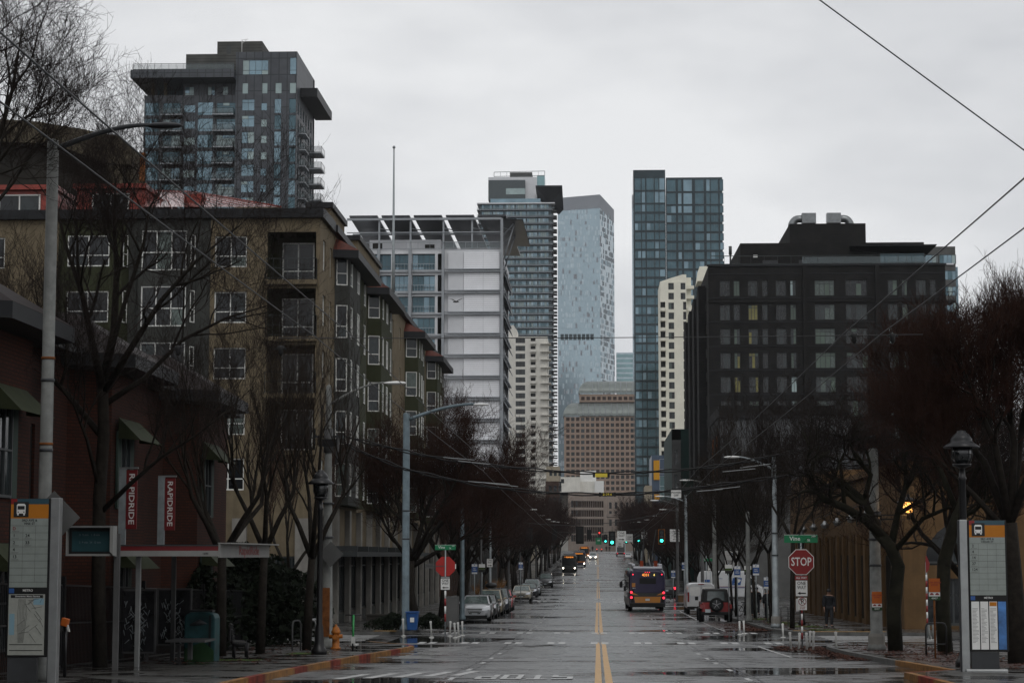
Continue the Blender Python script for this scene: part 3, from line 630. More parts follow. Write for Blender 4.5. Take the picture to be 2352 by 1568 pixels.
# ================= 2: red brick building, far left foreground =================
B=Bld('brick_building','red brick building with hipped bays, green awnings and shutters behind the bus shelter','building',-15,50)
BX=-13.35; BZ=8.35; f=FR(BX,22,73.4,-.3,BZ)
for k in range(9):
    u=2.6+k*5.6
    for z in(1.6,4.9): B.win(f,u,z,1.1,1.9,(2,(.5,.5),.06,.04,'frame_dark',('pane_dark','pane_dark','pane_mid')),key=k%3)
B.face(f,'brick_red',.18)
f=FF(-40,BX,22,-.3,BZ); B.face(f,'brick_red')
shell(B.wall,-40,BX,22,73.4,-.3,BZ,'brick_red','FR')
for k,(y0,y1) in enumerate(((28,33.5),(40,45.5),(51,57),(62.5,68.5))):
    mb=MB(); p=.9; poly=[(BX-.02,y0),(BX+p,y0+1),(BX+p,y1-1),(BX-.02,y1)]; mb.prism(poly,-.3,BZ-.25,'brick_red'); B.part('bay',mb)
    ff=Face((BX,y0,-.3),math.atan2(1,p+.02)-0,1.3,BZ); f2=FR(BX+p+.02,y0+1,y1-1,-.3,BZ)
    for z in(1.7,4.9):
        B.win(f2,.8,z,1.1,2.0,(2,(.5,.5),.06,.04,'frame_dark',('pane_dark','pane_mid')),inset=-.04,hole=False,key=k)
        for u in(.45,1.92): mb=MB(); mb.box(BX+p+.022,BX+p+.08,y0+1+u,y0+1+u+.34,z-.3,z+1.7,'shutter'); B.part('shutter',mb)
    yc=y0+1.2
    for z in(3.4,6.7): 
        mb=MB(); mb.add([(BX+p+.09,yc+.2,z+.55-.3),(BX+p+.09,yc+2.6,z+.25),(BX+p+.7,yc+2.7,z-.35),(BX+p+.7,yc+.1,z-.35),(BX+p+.09,yc+.2,z-.3),(BX+p+.09,yc+2.6,z-.3)],[(0,3,2,1),(0,4,3),(1,2,5)],'awning_green'); B.part('awning',mb)
    mb=MB(); e=[(BX-.3,y0-.9),(BX+p+.75,y0+.3),(BX+p+.75,y1-.3),(BX-.3,y1+.9)]; mb.prism(e,BZ-.22,BZ+.12,'fascia')
    r=[(BX-1.5,y0+1.2),(BX-.4,y0+2.2),(BX-.4,y1-2.2),(BX-1.5,y1-1.2)]
    for q in range(4): mb.face([(*e[q],BZ+.125),(*e[(q+1)%4],BZ+.125),(*r[(q+1)%4],BZ+1.4),(*r[q],BZ+1.4)],'tile_dark')
    mb.face([(*q,BZ+1.4) for q in r],'tile_dark'); B.part('bay_roof',mb)
mb=MB(); mb.box(BX-.2,BX+.5,21.5,74,BZ+.01,BZ+.2,'fascia'); mb.face([(BX+.5,21.5,BZ+.21),(BX+.5,74,BZ+.21),(BX-6,70,BZ+2.3),(BX-6,24,BZ+2.3)],'tile_dark'); mb.face([(BX+.5,74,BZ+.21),(-40,74,BZ+.21),(-36,70,BZ+2.3),(BX-6,70,BZ+2.3)],'tile_dark'); mb.face([(-40,21.5,BZ+.21),(BX+.5,21.5,BZ+.21),(BX-6,24,BZ+2.3),(-36,24,BZ+2.3)],'tile_dark')
B.part('roof',mb); B.done()
# ================= 3: brutalist concrete building =================
D=150.; X0=XA(-60,D); X1=XA(283,D); X2=XA(360,D)
B=Bld('concrete_building','brown board marked concrete building with sloping cut away top behind the apartments','building',X0/2,D)
z=lambda y:ZA(y,D,150)
mb=B.wall
mb.ext([(X0,z(600)),(XA(222,D),z(600)),(XA(222,D),z(376)),(XA(150,D),z(352)),(XA(98,D),z(334)),(X0,z(326))],1,D+1.2,D+2.7,'conc_dark')
mb.ext([(X0 if a_<0 else XA(a_,D),z(b_)) for a_,b_ in((-1,322),(98,330),(150,348),(218,372),(250,378),(283,380),(283,339.5),(249,311.6),(210,306.7),(170,297),(125,290),(65,279),(-1,270))],1,D,D+3,'conc_board')
mb.ext([(XA(223,D),z(600)),(XA(262,D),z(600)),(XA(262,D),z(380)),(XA(223,D),z(374))],1,D+.3,D+2.9,'conc_board')
mb.ext([(XA(262,D)+.01,z(600)),(XA(320,D),z(600)),(XA(365,D),z(480)),(XA(312,D),z(415)),(X1,z(410)),(X1,z(384)),(XA(266,D),z(384))],1,D+.8,D+2.8,'conc_board')
B.done(False)
mb=MB(); mb.tube([(XA(306,200),200,ZA(600,200)),(XA(306,200),200,ZA(345,200))],.5,'rust',10); o=mb.build('chimney'); tag(o,'thin rusty orange stack beside the slate glass tower','chimney')
# ================= 4: slate tower with cantilevered roof =================
GLT=(2,(.22,.56,.22),.08,.09,'frame_slate',('gl_sky','gl_sky','gl_deep','gl_pale'))
def tower_slate():
    D=363.; T=Bld('residential_tower','slate panelled glass apartment tower with cantilevered roof slabs and stacked balconies','tower',XA(500,D),D,gz(182))
    fx=lambda x:XA(x,D); fz=lambda y:ZA(y,D,500); G=-2.
    px2=lambda c:257.3+.2812*c
    # main left wing
    XL,XM,XR=fx(312),fx(px2(965)),fx(px2(1475)); ZT1=fz(55.1+.2812*580); ZT2=fz(55.1+.2812*245)
    py=lambda c:55.1+.2812*c
    F1=FF(XL,XM,D,G,ZT1); F2=FF(XM,XR,D-1.2,G,ZT2)
    st=fz(py(755)); 
    S=138*.2812/12.95
    for k in range(22):
        zt=st-k*S
        if zt-G<8: break
        zb=zt+.25
        def w(F,a,b,h0,h1,s=GLT,key=0,hole=True,ins=.1): T.win(F,fx(px2(a))-F.O.x,zb+h0-G,(b-a)*.2812/12.95,h1-h0,s,inset=ins,key=key,hole=hole)
        w(F1,200,322,0,2.4,(2,(.2,.8),.05,.05,'frame_slate',('gl_sky','gl_deep','gl_sky')),k%4)
        w(F1,350,500,0,2.3,(2,(.75,.25),.06,.06,'frame_slate',('gl_deep','gl_pale','gl_sky')),k%3)
        w(F1,527,622,.5,1.9,(1,(1,),.05,.05,'frame_slate',('gl_sky','gl_pale','gl_deep')),k%5)
        w(F1,640,772,0,2.4,(3,(.2,.8),.05,.05,'frame_slate',('gl_sky','gl_deep','gl_sky')),k%4)
        w(F1,798,960,0,2.3,(3,(.75,.25),.06,.06,'frame_slate',('gl_deep','gl_pale','gl_sky')),k%3)
        w(F2,1020,1125,.5,2.6,(2,(.7,.3),.05,.05,'frame_slate',('gl_pale','gl_sky','gl_sky')),k%4)
        w(F2,1180,1230,.5,1.9,(1,(1,),.05,.05,'frame_slate',('gl_sky','gl_pale')),k%5)
        w(F2,1290,1348,0,2.65,(1,(.2,.8),.05,.05,'frame_slate',('gl_sky','gl_sky','gl_deep')),k%3)
        w(F2,1412,1470,0,2.65,(1,(.2,.8),.05,.05,'frame_slate',('gl_sky','gl_deep')),k%3)
    zb=fz(py(430)); T.win(F2,fx(px2(1022))-F2.O.x,zb-G,215*.2812/12.95,2.7,(4,(.3,.7),.05,.06,'frame_slate',('gl_sky','gl_sky','gl_pale')))
    T.win(F2,fx(px2(1415))-F2.O.x,zb-G,55*.2812/12.95,3.1,(1,(.25,.75),.05,.06,'frame_slate',('gl_sky',)))
    for a,b in((1020,1070),(1185,1232),(1295,1350),(1415,1470)): T.win(F2,fx(px2(a))-F2.O.x,fz(py(585))-G,(b-a)*.2812/12.95,2.0,(1,(1,),.05,.05,'frame_slate',('gl_sky','gl_pale')))
    T.face(F1,'panel_slate'); T.face(F2,'panel_slate')
    RF=FR(XR,D-1.2,D+20,G,ZT2)
    for k in range(24):
        for j in range(6):
            zz=st-k*S-G+.3
            if zz>3: T.win(RF,1.2+j*3.3,zz,1.8,2.2,(2,(.3,.7),.06,.06,'frame_slate',('gl_deep','gl_sky')),key=j%3)
    T.face(RF,'panel_slate'); shell(T.wall,XL,XM-.01,D,D+22,G,ZT1,'panel_slate','FR'); shell(T.wall,XM,XR,D-1.2,D+22,G,ZT2,'panel_slate','FR')
    # upper storey set back under the slab
    zs0,zs1=fz(py(468)),fz(py(402))
    F3=FF(fx(px2(500)),XM,D+2,ZT1,zs0)
    for a,b in((512,590),(705,765),(830,875)): T.win(F3,fx(px2(a))-F3.O.x,.3,(b-a)*.2812/12.95,1.7,(2,(.3,.7),.05,.05,'frame_slate',('gl_pale','gl_sky')))
    T.face(F3,'panel_slate'); T.face(FL(fx(px2(500)),D+2,D+20,ZT1,zs0),'panel_slate')
    for a in(240,345): mb=MB(); mb.box(fx(px2(a)),fx(px2(a))+.5,D+1,D+1.6,ZT1,zs0,'conc_board'); T.part('column',mb)
    mb=MB(); mb.box(fx(px2(230)),fx(px2(500)),D+7,D+7.3,ZT1,zs0,'gl_deep'); T.part('terrace_glazing',mb)
    mb=MB(); mb.box(fx(px2(107)),XM-.02,D-3.2,D+20,zs0,zs1,'panel_slate'); T.part('roof_slab',mb)
    mb=MB(); x0=XR+.02; zz0,zz1=fz(py(572)),fz(py(500))
    mb.add([(x0,D+3,zz0),(fx(px2(1620)),D+3,zz0),(XA(753,D+23.5),D+23.5,zz0),(x0,D+23.5,zz0),(x0,D+3,zz1),(fx(px2(1620)),D+3,zz1),(XA(753,D+23.5),D+23.5,zz1),(x0,D+23.5,zz1)],[(0,3,2,1),(4,5,6,7),(0,1,5,4),(1,2,6,5),(2,3,7,6),(3,0,4,7)],'fascia')
    T.part('roof_slab',mb)
    mb=MB(); railing(mb,(fx(px2(125)),D-3,zs1),(XM-.1,D-3,zs1),1.1,1.3,t=.04,m='frame_slate'); mb.face([(fx(px2(125)),D-2.95,zs1),(XM,D-2.95,zs1),(XM,D-2.95,zs1+1.0),(fx(px2(125)),D-2.95,zs1+1.0)],'rail_glass'); T.part('railing',mb)
    mb=MB(); mb.box(fx(px2(508)),fx(px2(960)),D+3,D+16,zs1,fz(py(213)),'clad_grey'); mb.box(fx(px2(762)),fx(px2(1142)),D+4,D+18,fz(py(213))+.01,fz(py(100)),'clad_grey'); mb.face([(fx(px2(840)),D+3.97,fz(py(205))),(fx(px2(878)),D+3.97,fz(py(205))),(fx(px2(878)),D+3.97,fz(py(135))),(fx(px2(840)),D+3.97,fz(py(135)))],'frame_dark')
    mb.add([(fx(px2(1142)),D+4,fz(py(245))),(fx(px2(1222)),D+30,fz(py(245))),(fx(px2(1222)),D+30,fz(py(215))),(fx(px2(1142)),D+4,fz(py(100)))],[(0,1,2,3)],'clad_grey'); T.part('penthouse',mb)
    mb=MB(); x=fx(px2(1003)); mb.tube([(x,D,fz(py(243))),(x,D,fz(py(133))),(x+1.1,D,fz(py(128)))],[.09,.07,.05],'white_paint',6); mb.tube([(x,D,fz(py(165))),(x+.8,D,fz(py(132)))],.05,'white_paint',5); T.part('roof_davit',mb)
    for k in range(12):
        zt=st-k*S
        for a,b in((345,525),(775,950)):
            mb=MB(); x0,x1=fx(px2(a)),fx(px2(b)); yo=D-1.5
            mb.box(x0,x1,yo,D-.003,zt-.02,zt+.22,'steel_grey'); q=T.part('balcony',mb)
            mb=MB(); railing(mb,(x0,yo+.05,zt+.22),(x1,yo+.05,zt+.22),1.05,.95,t=.03); mb.face([(x0,yo+.05,zt+.25),(x1,yo+.05,zt+.25),(x1,yo+.05,zt+1.2),(x0,yo+.05,zt+1.2)],'rail_glass'); railing(mb,(x1-.03,yo+.1,zt+.22),(x1-.03,D-.05,zt+.22),1.05,.5,t=.03); mb.build('railing',q,True)
    # right-hand balconies seen in profile
    for k in range(9):
        for dy,dx,oz in((2,1.2,0.),(14,2.5,-1.2)):
            zt=st-(k+1)*S+oz
            mb=MB(); x0,x1=XR+.003,XR+dx; mb.box(x0,x1,D+dy,D+dy+5,zt,zt+.22,'steel_grey'); q=T.part('balcony',mb)
            mb=MB(); railing(mb,(x0,D+dy+.05,zt+.22),(x1,D+dy+.05,zt+.22),1.15,.6,t=.03); railing(mb,(x1-.03,D+dy+.1,zt+.22),(x1-.03,D+dy+4.9,zt+.22),1.15,.8,t=.03); mb.face([(x0,D+dy+.05,zt+.25),(x1,D+dy+.05,zt+.25),(x1,D+dy+.05,zt+1.3),(x0,D+dy+.05,zt+1.3)],'rail_glass'); mb.build('railing',q,True)
    T.done()
tower_slate()
# ================= 5: white louvred building with solar canopy =================
def white_bld():
    D=350.; T=Bld('office_building','white panelled building with exposed steel frame and solar panel canopy on its roof','building',XA(1000,D),D,gz(182))
    cx=lambda c:551.2+.3749*c; cy=lambda c:441+.3749*c
    fx=lambda c:XA(cx(c),D); fz=lambda c:ZA(cy(c),D,1000); G=-1.; PP=13.43/.3749
    XL=fx(640); XR=fx(1600); ZT=fz(350)
    F=FF(XL,XR,D,G,ZT)
    rows=[478+k*130.5 for k in range(12)]
    GW=(4,(.25,.75),.07,.07,'frame_slate',('gl_deep','gl_sky','gl_deep'))
    for k,r in enumerate(rows):
        zb=fz(r); 
        if zb-G<4: break
        for a,b in((935,1022),(1045,1188),(800,915),(680,780)): T.win(F,fx(a)-XL,zb-G,(b-a)/PP,2.85,GW if b-a>90 else (3,(.25,.75),.07,.07,'frame_slate',('gl_deep','gl_sky')),inset=.8,key=k%3)
        F.holes.append((fx(1205)-XL,fx(1232)-XL,zb-G,zb-G+2.85,1.5,'conc_dark'))
    T.face(F,'alum_panel',.8)
    mb=MB(); m2=MB()
    for k,r in enumerate(rows):
        z1=fz(r-6); z0=z1
        zt=fz(r-108)
        if z1-G<2: break
        mb.box(fx(1368),fx(1590),D-.5,D-.003,z1,zt,'alum_white'); mb.box(fx(1270),fx(1366),D-.35,D-.004,z1,zt,'alum_panel')
        m2.box(fx(1250),XR+.6,D-1.0,D-.35,fz(r+16),fz(r+10),'steel_grey'); m2.box(fx(1250),XR+.6,D-1.0,D-.55,fz(r+2),fz(r-4),'steel_grey')
        m2.box(XL,fx(1249),D-.5,D-.01,fz(r+14),fz(r+6),'steel_grey')
        for a in(935,1045): 
            railing(m2,(fx(a),D-.45,fz(r+2)),(fx(a)+(4 if a>1000 else 2.4),D-.45,fz(r+2)),1.1,.5,m='steel_grey',t=.04)
    T.part('louvre_panels',mb)
    for c in(1035,1240,1605,840): m2.box(fx(c)-.22,fx(c)+.22,D-1.2,D-.36,G,fz(350 if c<1600 else 170),'steel_grey')
    T.part('steel_frame',m2)
    S=FR(XR,D,D+30,G,ZT); 
    for k,r in enumerate(rows):
        for j in range(5):
            if fz(r)-G>3: T.win(S,1.5+j*5.6,fz(r)-G,4.2,2.8,(3,(.3,.7),.08,.08,'frame_slate',('gl_deep','gl_deep','gl_sky')),key=j%2)
    T.face(S,'alum_panel',.3); shell(T.wall,XL,XR,D,D+30,G,ZT,'alum_panel','FR')
    # sunshades on the street side, like tilted trays
    mb=MB()
    for k,r in enumerate(rows):
        z=fz(r); 
        if z-G<3: break
        mb.add([(XR+.01,D+1,z+.1),(XR+.8,D+1,z-1.3),(XR+.8,D+28,z-1.3),(XR+.01,D+28,z+.1),(XR+.01,D+1,z+.3),(XR+.85,D+1,z-1.15),(XR+.85,D+28,z-1.15),(XR+.01,D+28,z+.3)],[(0,3,2,1),(4,5,6,7),(0,1,5,4),(1,2,6,5),(2,3,7,6)],'steel_grey')
        mb.box(XR+.02,XR+.6,D-.3,D+29,z+.32,z+.5,'steel_grey')
    T.part('sunshades',mb)
    # roof terrace + solar canopy
    mb=MB(); zc=fz(170)
    for k in range(5):
        x0=fx(655+k*200); x1=fx(655+k*200+175)
        mb.add([(x0,D-.5,zc+.5),(x1,D-.5,zc+.5),(x1+1.5,D+26,zc-2.6),(x0+1.5,D+26,zc-2.6),(x0,D-.5,zc+.75),(x1,D-.5,zc+.75),(x1+1.5,D+26,zc-2.35),(x0+1.5,D+26,zc-2.35)],[(0,3,2,1),(4,5,6,7),(0,1,5,4),(1,2,6,5),(2,3,7,6),(3,0,4,7)],'pv')
        if k==4: break
    T.part('solar_panels',mb)
    mb=MB(); mb.box(XL,XR,D-.4,D-.1,zc-.1,zc+.3,'steel_grey'); mb.box(XL,XR,D+8,D+8.3,zc-1.4,zc-1.1,'steel_grey'); mb.box(XL,XR,D-.2,D+.1,fz(250),fz(250)+.15,'steel_grey')
    for c in(840,1035,1240,1418,1605): mb.box(fx(c)-.15,fx(c)+.15,D-.1,D+.2,ZT,zc,'steel_grey'); mb.tube([(fx(c),D,zc-1.5),(fx(c)+2.2,D+9,zc-.6)],.1,'steel_grey',5)
    for y in(D+1,D+9): mb.tube([(XR,y,zc-3.0),(fx(1700),y,zc+.2)],.13,'steel_grey',6); mb.tube([(XR+.3,y,zc-7),(fx(1680),y,zc-.6)],.13,'steel_grey',6); mb.tube([(XR,y,zc+.4),(fx(1735),y,zc-.3)],.12,'steel_grey',6)
    T.part('canopy_frame',mb)
    mb=MB(); mb.add([(fx(1610),D-1,zc-.2),(fx(1735),D-1,zc-.4),(fx(1760),D+16,zc-2.4),(fx(1635),D+16,zc-2.2)],[(0,1,2,3)],'pv'); mb.add([(fx(1610),D-1,zc),(fx(1735),D-1,zc-.2),(fx(1760),D+16,zc-2.2),(fx(1635),D+16,zc-2.)],[(3,2,1,0)],'pv'); T.part('solar_panels',mb)
    mb=MB(); mb.box(fx(760),fx(1210),D+5,D+18,ZT,fz(265),'alum_panel'); mb.box(fx(780),fx(840),D+4.9,D+4.99,ZT+.2,fz(285),'conc_dark'); mb.box(fx(1110),fx(1170),D+4.9,D+4.99,ZT+.8,fz(295),'conc_dark'); railing(mb,(XL,D-.2,ZT),(XR,D-.2,ZT),1.2,2.0,m='steel_grey',t=.05); mb.face([(fx(1250),D-.15,ZT),(XR,D-.15,ZT),(XR,D-.15,ZT+1.2),(fx(1250),D-.15,ZT+1.2)],'rail_glass'); T.part('roof_pavilion',mb)
    T.done()
white_bld()
# ================= 6: green-blue slab tower with floating roof corner =================
def tower_mid():
    D=865.; T=Bld('glass_tower','blue glass apartment tower with thin white slab lines and a folded dark roof corner','tower',XA(1190,D),D,4.5)
    cx=lambda c:1056.6+.422*c; cy=lambda c:349.1+.422*c
    fx=lambda c:XA(cx(c),D); fz=lambda c:ZA(cy(c),D,1190); G=3.; PP=5.434/.422
    XL,XR=fx(105),fx(502); ZT=fz(285)
    F=FF(XL,XR,D,G,ZT); n=0; mb=MB(); S=38.6/PP
    k=0
    while fz(285)-k*S-G>6:
        z0=ZT-(k+1)*S+.9
        segs=6
        for j in range(segs):
            u=.8+j*(XR-XL-1.6)/segs; T.win(F,u,z0-G,(XR-XL-1.6)/segs-.5,S-1.0,(5,(1,),.08,.09,'frame_slate',('gl_sky','gl_deep','gl_sky','gl_blue','gl_pale')),key=(k*3+j)%7)
        mb.box(XL-1.2,XR+.6,D-1.6,D+24,ZT-(k+1)*S+.32,ZT-(k+1)*S+.56,'hazy_grey'); 
        mb.face([(XL-1.2,D-1.55,ZT-(k+1)*S+.63),(XR+1.3,D-1.55,ZT-(k+1)*S+.63),(XR+1.3,D-1.55,ZT-(k+1)*S+1.5),(XL-1.2,D-1.55,ZT-(k+1)*S+1.5)],'rail_glass')
        k+=1
    T.face(F,'gl_navy'); Sd=FR(XR,D,D+24,G,ZT); T.face(Sd,'gl_navy'); shell(T.wall,XL,XR,D,D+24,G,ZT,'gl_navy','FR')
    mb.box(XL-1.2,XR+1.4,D-1.6,D+24,ZT,ZT+.5,'alum_panel'); T.part('floor_slabs',mb)
    mb=MB(); mb.box(fx(162),fx(440),D+2,D+18,ZT+.5,fz(250),'gl_sky'); mb.box(fx(150),fx(355),D+2.4,D+18,fz(250),fz(147),'frame_slate'); mb.box(fx(148),fx(420),D+5,D+19,fz(250),fz(125),'alum_panel'); mb.box(fx(268),fx(392),D+6,D+16,fz(125),fz(97),'low_grey'); mb.box(fx(248),fx(355),D+2.2,D+2.39,fz(226),fz(193),'gl_pale'); mb.box(fx(420),fx(463),D+5.2,D+18,fz(190),fz(118),'teal_glass')
    railing(mb,(fx(180),D+5.2,fz(122)),(fx(463),D+5.2,fz(118)),2.,2.5,m='frame_slate',t=.1); T.part('penthouse',mb)
    mb=MB(); mb.add([(fx(415),D-3,fz(190)),(fx(562),D-3,fz(190)),(fx(562),D-3,fz(196)),(fx(415),D-3,fz(197)),(fx(418),D+10,fz(235)),(fx(540),D+10,fz(322)),(fx(568),D+2,fz(312))],[(0,1,2,3),(3,2,5,4),(2,1,6,5),(0,3,4),(0,4,5,6,1)],'fascia'); T.part('roof_corner',mb)
    for q in range(k):
        z=ZT-(q+1)*S+.4
        mb=MB(); mb.box(XR+.61,XR+2.2,D+2,D+8,z,z+.3,'low_grey'); T.part('balcony',mb); mb=MB(); mb.box(XR+.61,XR+2.0,D+13,D+19,z-.4,z-.1,'low_grey'); T.part('balcony',mb)
    T.done()
tower_mid()
# ================= 7: far pale blue faceted tower =================
def tower_far():
    D=1350.; T=Bld('skyscraper','tall hazy pale blue skyscraper with speckled facade and chamfered top','tower',XA(1350,D),D,4.5)
    cx=lambda c:1056.6+.422*c; cy=lambda c:349.1+.422*c; fx=lambda c:XA(cx(c),D); fz=lambda c:ZA(cy(c),D,1350); G=3.
    x0,x1,x2=fx(536),fx(770),fx(850); zt1,zt0,zt2=fz(232),fz(250),fz(275)
    mb=T.wall; Db=D+30
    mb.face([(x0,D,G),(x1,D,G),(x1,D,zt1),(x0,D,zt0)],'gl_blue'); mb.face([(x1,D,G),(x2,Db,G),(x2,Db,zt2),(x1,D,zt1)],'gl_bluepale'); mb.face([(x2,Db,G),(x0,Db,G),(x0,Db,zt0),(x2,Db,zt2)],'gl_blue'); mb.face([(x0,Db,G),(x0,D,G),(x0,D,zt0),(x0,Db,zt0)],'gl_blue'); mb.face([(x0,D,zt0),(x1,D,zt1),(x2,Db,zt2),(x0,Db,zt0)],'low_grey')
    F=FF(x0,x1,D-.05,G,zt0); r=random.Random(3); W2=x1-x0
    wins=MB(); S=3.65; k=0; zlim=fz(300)-G
    while k*S<zlim-S:
        z=k*S+.6+G
        if not (fz(1022)<z<fz(985)):
            for j in range(26):
                u=x0+.8+j*W2/26
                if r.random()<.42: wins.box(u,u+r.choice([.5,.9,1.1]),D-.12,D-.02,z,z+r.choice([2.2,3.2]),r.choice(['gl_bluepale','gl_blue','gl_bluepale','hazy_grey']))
        k+=1
    for j in range(8):
        u=x0+W2*(.06+j*.1); wins.box(u,u+W2*.08,D-.14,D-.03,fz(1022),fz(990),'gl_navy')
    T.part('facade_glass',wins)['kind']='stuff'
    w2=MB(); L=Vector((x2-x1,30,0)).normalized(); ln=Vector((x2-x1,30)).length
    k=0
    while k*S<zlim-S:
        for j in range(14):
            if r.random()<.6:
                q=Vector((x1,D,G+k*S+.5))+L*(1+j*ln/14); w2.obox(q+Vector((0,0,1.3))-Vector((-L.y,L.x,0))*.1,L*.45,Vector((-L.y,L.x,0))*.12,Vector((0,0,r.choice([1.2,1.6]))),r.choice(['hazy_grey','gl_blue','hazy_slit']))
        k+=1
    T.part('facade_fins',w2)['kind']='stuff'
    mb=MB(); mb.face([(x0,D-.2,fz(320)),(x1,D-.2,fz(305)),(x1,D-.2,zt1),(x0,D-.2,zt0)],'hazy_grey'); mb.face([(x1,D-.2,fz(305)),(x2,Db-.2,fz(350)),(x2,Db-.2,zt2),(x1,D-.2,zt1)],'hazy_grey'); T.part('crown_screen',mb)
    T.done(False)
tower_far()
# ================= 8: white condo tower, left =================
def condo(name,label,D,conv,cols,ztop,G,style=0):
    pass
D=700.; T=Bld('condo_tower','white concrete condominium tower with stacked balconies behind the bare trees','tower',XA(1210,D),D,4.5)
cx=lambda c:1056.6+.422*c; cy=lambda c:349.1+.422*c; fx=lambda c:XA(cx(c),D); fz=lambda c:ZA(cy(c),D,1210)
G=3.; XL,XR=fx(262),fx(478); ZT=fz(1005); F=FF(XL,XR,D,G,ZT); S=43.3*.422/6.714; k=0; bm=MB()
while ZT-(k+1)*S-G>3:
    z=ZT-(k+1)*S+.55
    T.win(F,fx(303)-XL,z-G,52*.422/6.714,1.8,(3,(1,),.06,.06,'frame_dark',('pane_dark','pane_mid','gl_deep')),key=k%3)
    F.holes.append((fx(386)-XL,fx(412)-XL,z-G-.3,z-G+1.7,1.5,'low_grey')); bm=MB(); bm.box(fx(384),fx(416),D-1.2,D-.01,z-.42,z-.22,'white_conc'); bm.box(fx(384),fx(416),D-1.2,D-1.1,z-.22,z+.5,'white_conc'); T.part('balcony',bm)
    bm=MB(); bm.box(XR-2.4,XR+1.2,D-1.3,D+6,z-.42,z-.22,'white_conc'); T.part('balcony',bm); k+=1
T.face(F,'white_conc',.3); shell(T.wall,XL,XR,D,D+20,G,ZT,'white_conc','F')
mb=MB(); mb.ext([(XL,ZT+.02),(fx(310),ZT+.02),(fx(310),fz(968)),(fx(290),fz(940)),(XL,fz(945))],1,D+.5,D+12,'white_conc'); T.part('penthouse',mb); T.done()
# ================= 9: brown tower with barrel glass roofs =================
D=1150.; T=Bld('office_tower','brown stone office tower with grid of square windows and stepped barrel vaulted glass roofs','tower',XA(1380,D),D,4.5)
fx=lambda c:XA(cx(c),D); fz=lambda c:ZA(cy(c),D,1380); G=3.; XL=fx(568); XR=fx(985); X2=fx(652)
Z1=fz(1440); F=FF(XL,XR,D,G,Z1); F2=FF(X2,XR,D+6,fz(1355),fz(1312)); st=(1,(1,),.12,.1,'frame_dark',('pane_dark','pane_mid','low_brown')); S=31.4*.422/4.087
k=0
while True:
    z=Z1-(k+1)*S+.9
    if z-G<4: break
    for j in range(15):
        T.win(F,1.2+j*(XR-XL-1)/15,z-G,1.9,2.0,st,inset=.25,key=j%2)
    k+=1
for j in range(11): T.win(F2,1.0+j*(XR-X2-1)/11,1.0,2.,2.,st,inset=.25)
T.face(F,'pink_stone',.3); T.face(F2,'pink_stone',.3); shell(T.wall,XL,XR,D,D+40,G,Z1,'pink_stone','F'); shell(T.wall,X2,XR,D+6,D+40,Z1,fz(1312),'pink_stone','F')
def vault(mb,xl,xr,yf,zb,zt,dep):
    n=8; H=zt-zb
    pts=[(yf+dep*(1-math.cos(t*math.pi/2/n)),zb+H*math.sin(t*math.pi/2/n)) for t in range(n+1)]
    for i in range(n):
        a,b=pts[i],pts[i+1]; ra=1-math.sqrt(max(0,1-((a[1]-zb)/H)**2)); rb=1-math.sqrt(max(0,1-((b[1]-zb)/H)**2))
        mb.face([(xl+ra*7,a[0],a[1]),(xr,a[0],a[1]),(xr,b[0],b[1]),(xl+rb*7,b[0],b[1])],'arch_glass')
        mb.face([(xl+ra*7,a[0],a[1]),(xl+rb*7,b[0],b[1]),(xl+rb*7,yf+40,b[1]),(xl+ra*7,yf+40,a[1])],'pink_stone')
    k=0; x=xl+8
    while x<xr:
        for i in range(n): a,b=pts[i],pts[i+1]; mb.tube([(x,a[0]-.1,a[1]),(x,b[0]-.1,b[1])],.14,'steel_grey',4)
        x+=3.2
    mb.face([(xl+7,pts[-1][0],zt),(xr,pts[-1][0],zt),(xr,yf+40,zt),(xl+7,yf+40,zt)],'low_grey')
mb=MB(); vault(mb,XL-.5,XR,D-.5,Z1+.4,fz(1358),9); vault(mb,X2-.5,XR,D+5.5,fz(1312)+.4,fz(1235),9); T.part('vaulted_roof',mb); T.done()
# ================= 10: dark glass tower =================
def tower_dark():
    D=650.; T=Bld('dark_glass_tower','dark glass twin slab tower with gridded windows right of the gap','tower',XA(1560,D),D,4.5)
    fx=lambda c:XA(cx(c),D); fz=lambda c:ZA(cy(c),D,1560); G=3.; XL,XM,XR=fx(955),fx(1133),fx(1452)
    Z1,Z2=fz(97),fz(130); F1=FF(XL,XM,D,G,Z1); F2=FF(XM+.3,XR,D+3,G,Z2); S=51.5*.422/7.23
    st=lambda n:(n,(1,),.06,.06,'frame_slate',('gl_deep','gl_deep','gl_sky','gl_deep','gl_deep','gl_deep'))
    for F,cells in((F1,((8,34),(46,20),(72,42),(118,22),(143,30))),(F2,((4,50),(66,20),(96,48),(160,48),(222,20),(246,42),(296,20)))):
        k=0; zt=fz(282)
        while zt-(k+1)*S-G>3:
            for j,(a,w) in enumerate(cells): T.win(F,a*.422/7.23,zt-(k+1)*S+.55-G,w*.422/7.23,S-.7,st(2 if w>30 else 1),inset=.15,key=(k*5+j)%9)
            k+=1
        for j,(a,w) in enumerate(cells): 
            T.win(F,a*.422/7.23,zt-G+.4,w*.422/7.23,3.6,st(1),key=j); T.win(F,a*.422/7.23,zt-G+4.6,w*.422/7.23,3.8,st(1),key=j+1)
    T.face(F1,'gl_navy',.2); T.face(F2,'gl_navy',.2); shell(T.wall,XL,XM,D,D+26,G,Z1,'gl_navy','F'); shell(T.wall,XM+.3,XR,D+3,D+26,G,Z2,'gl_navy','F')
    T.done()
tower_dark()
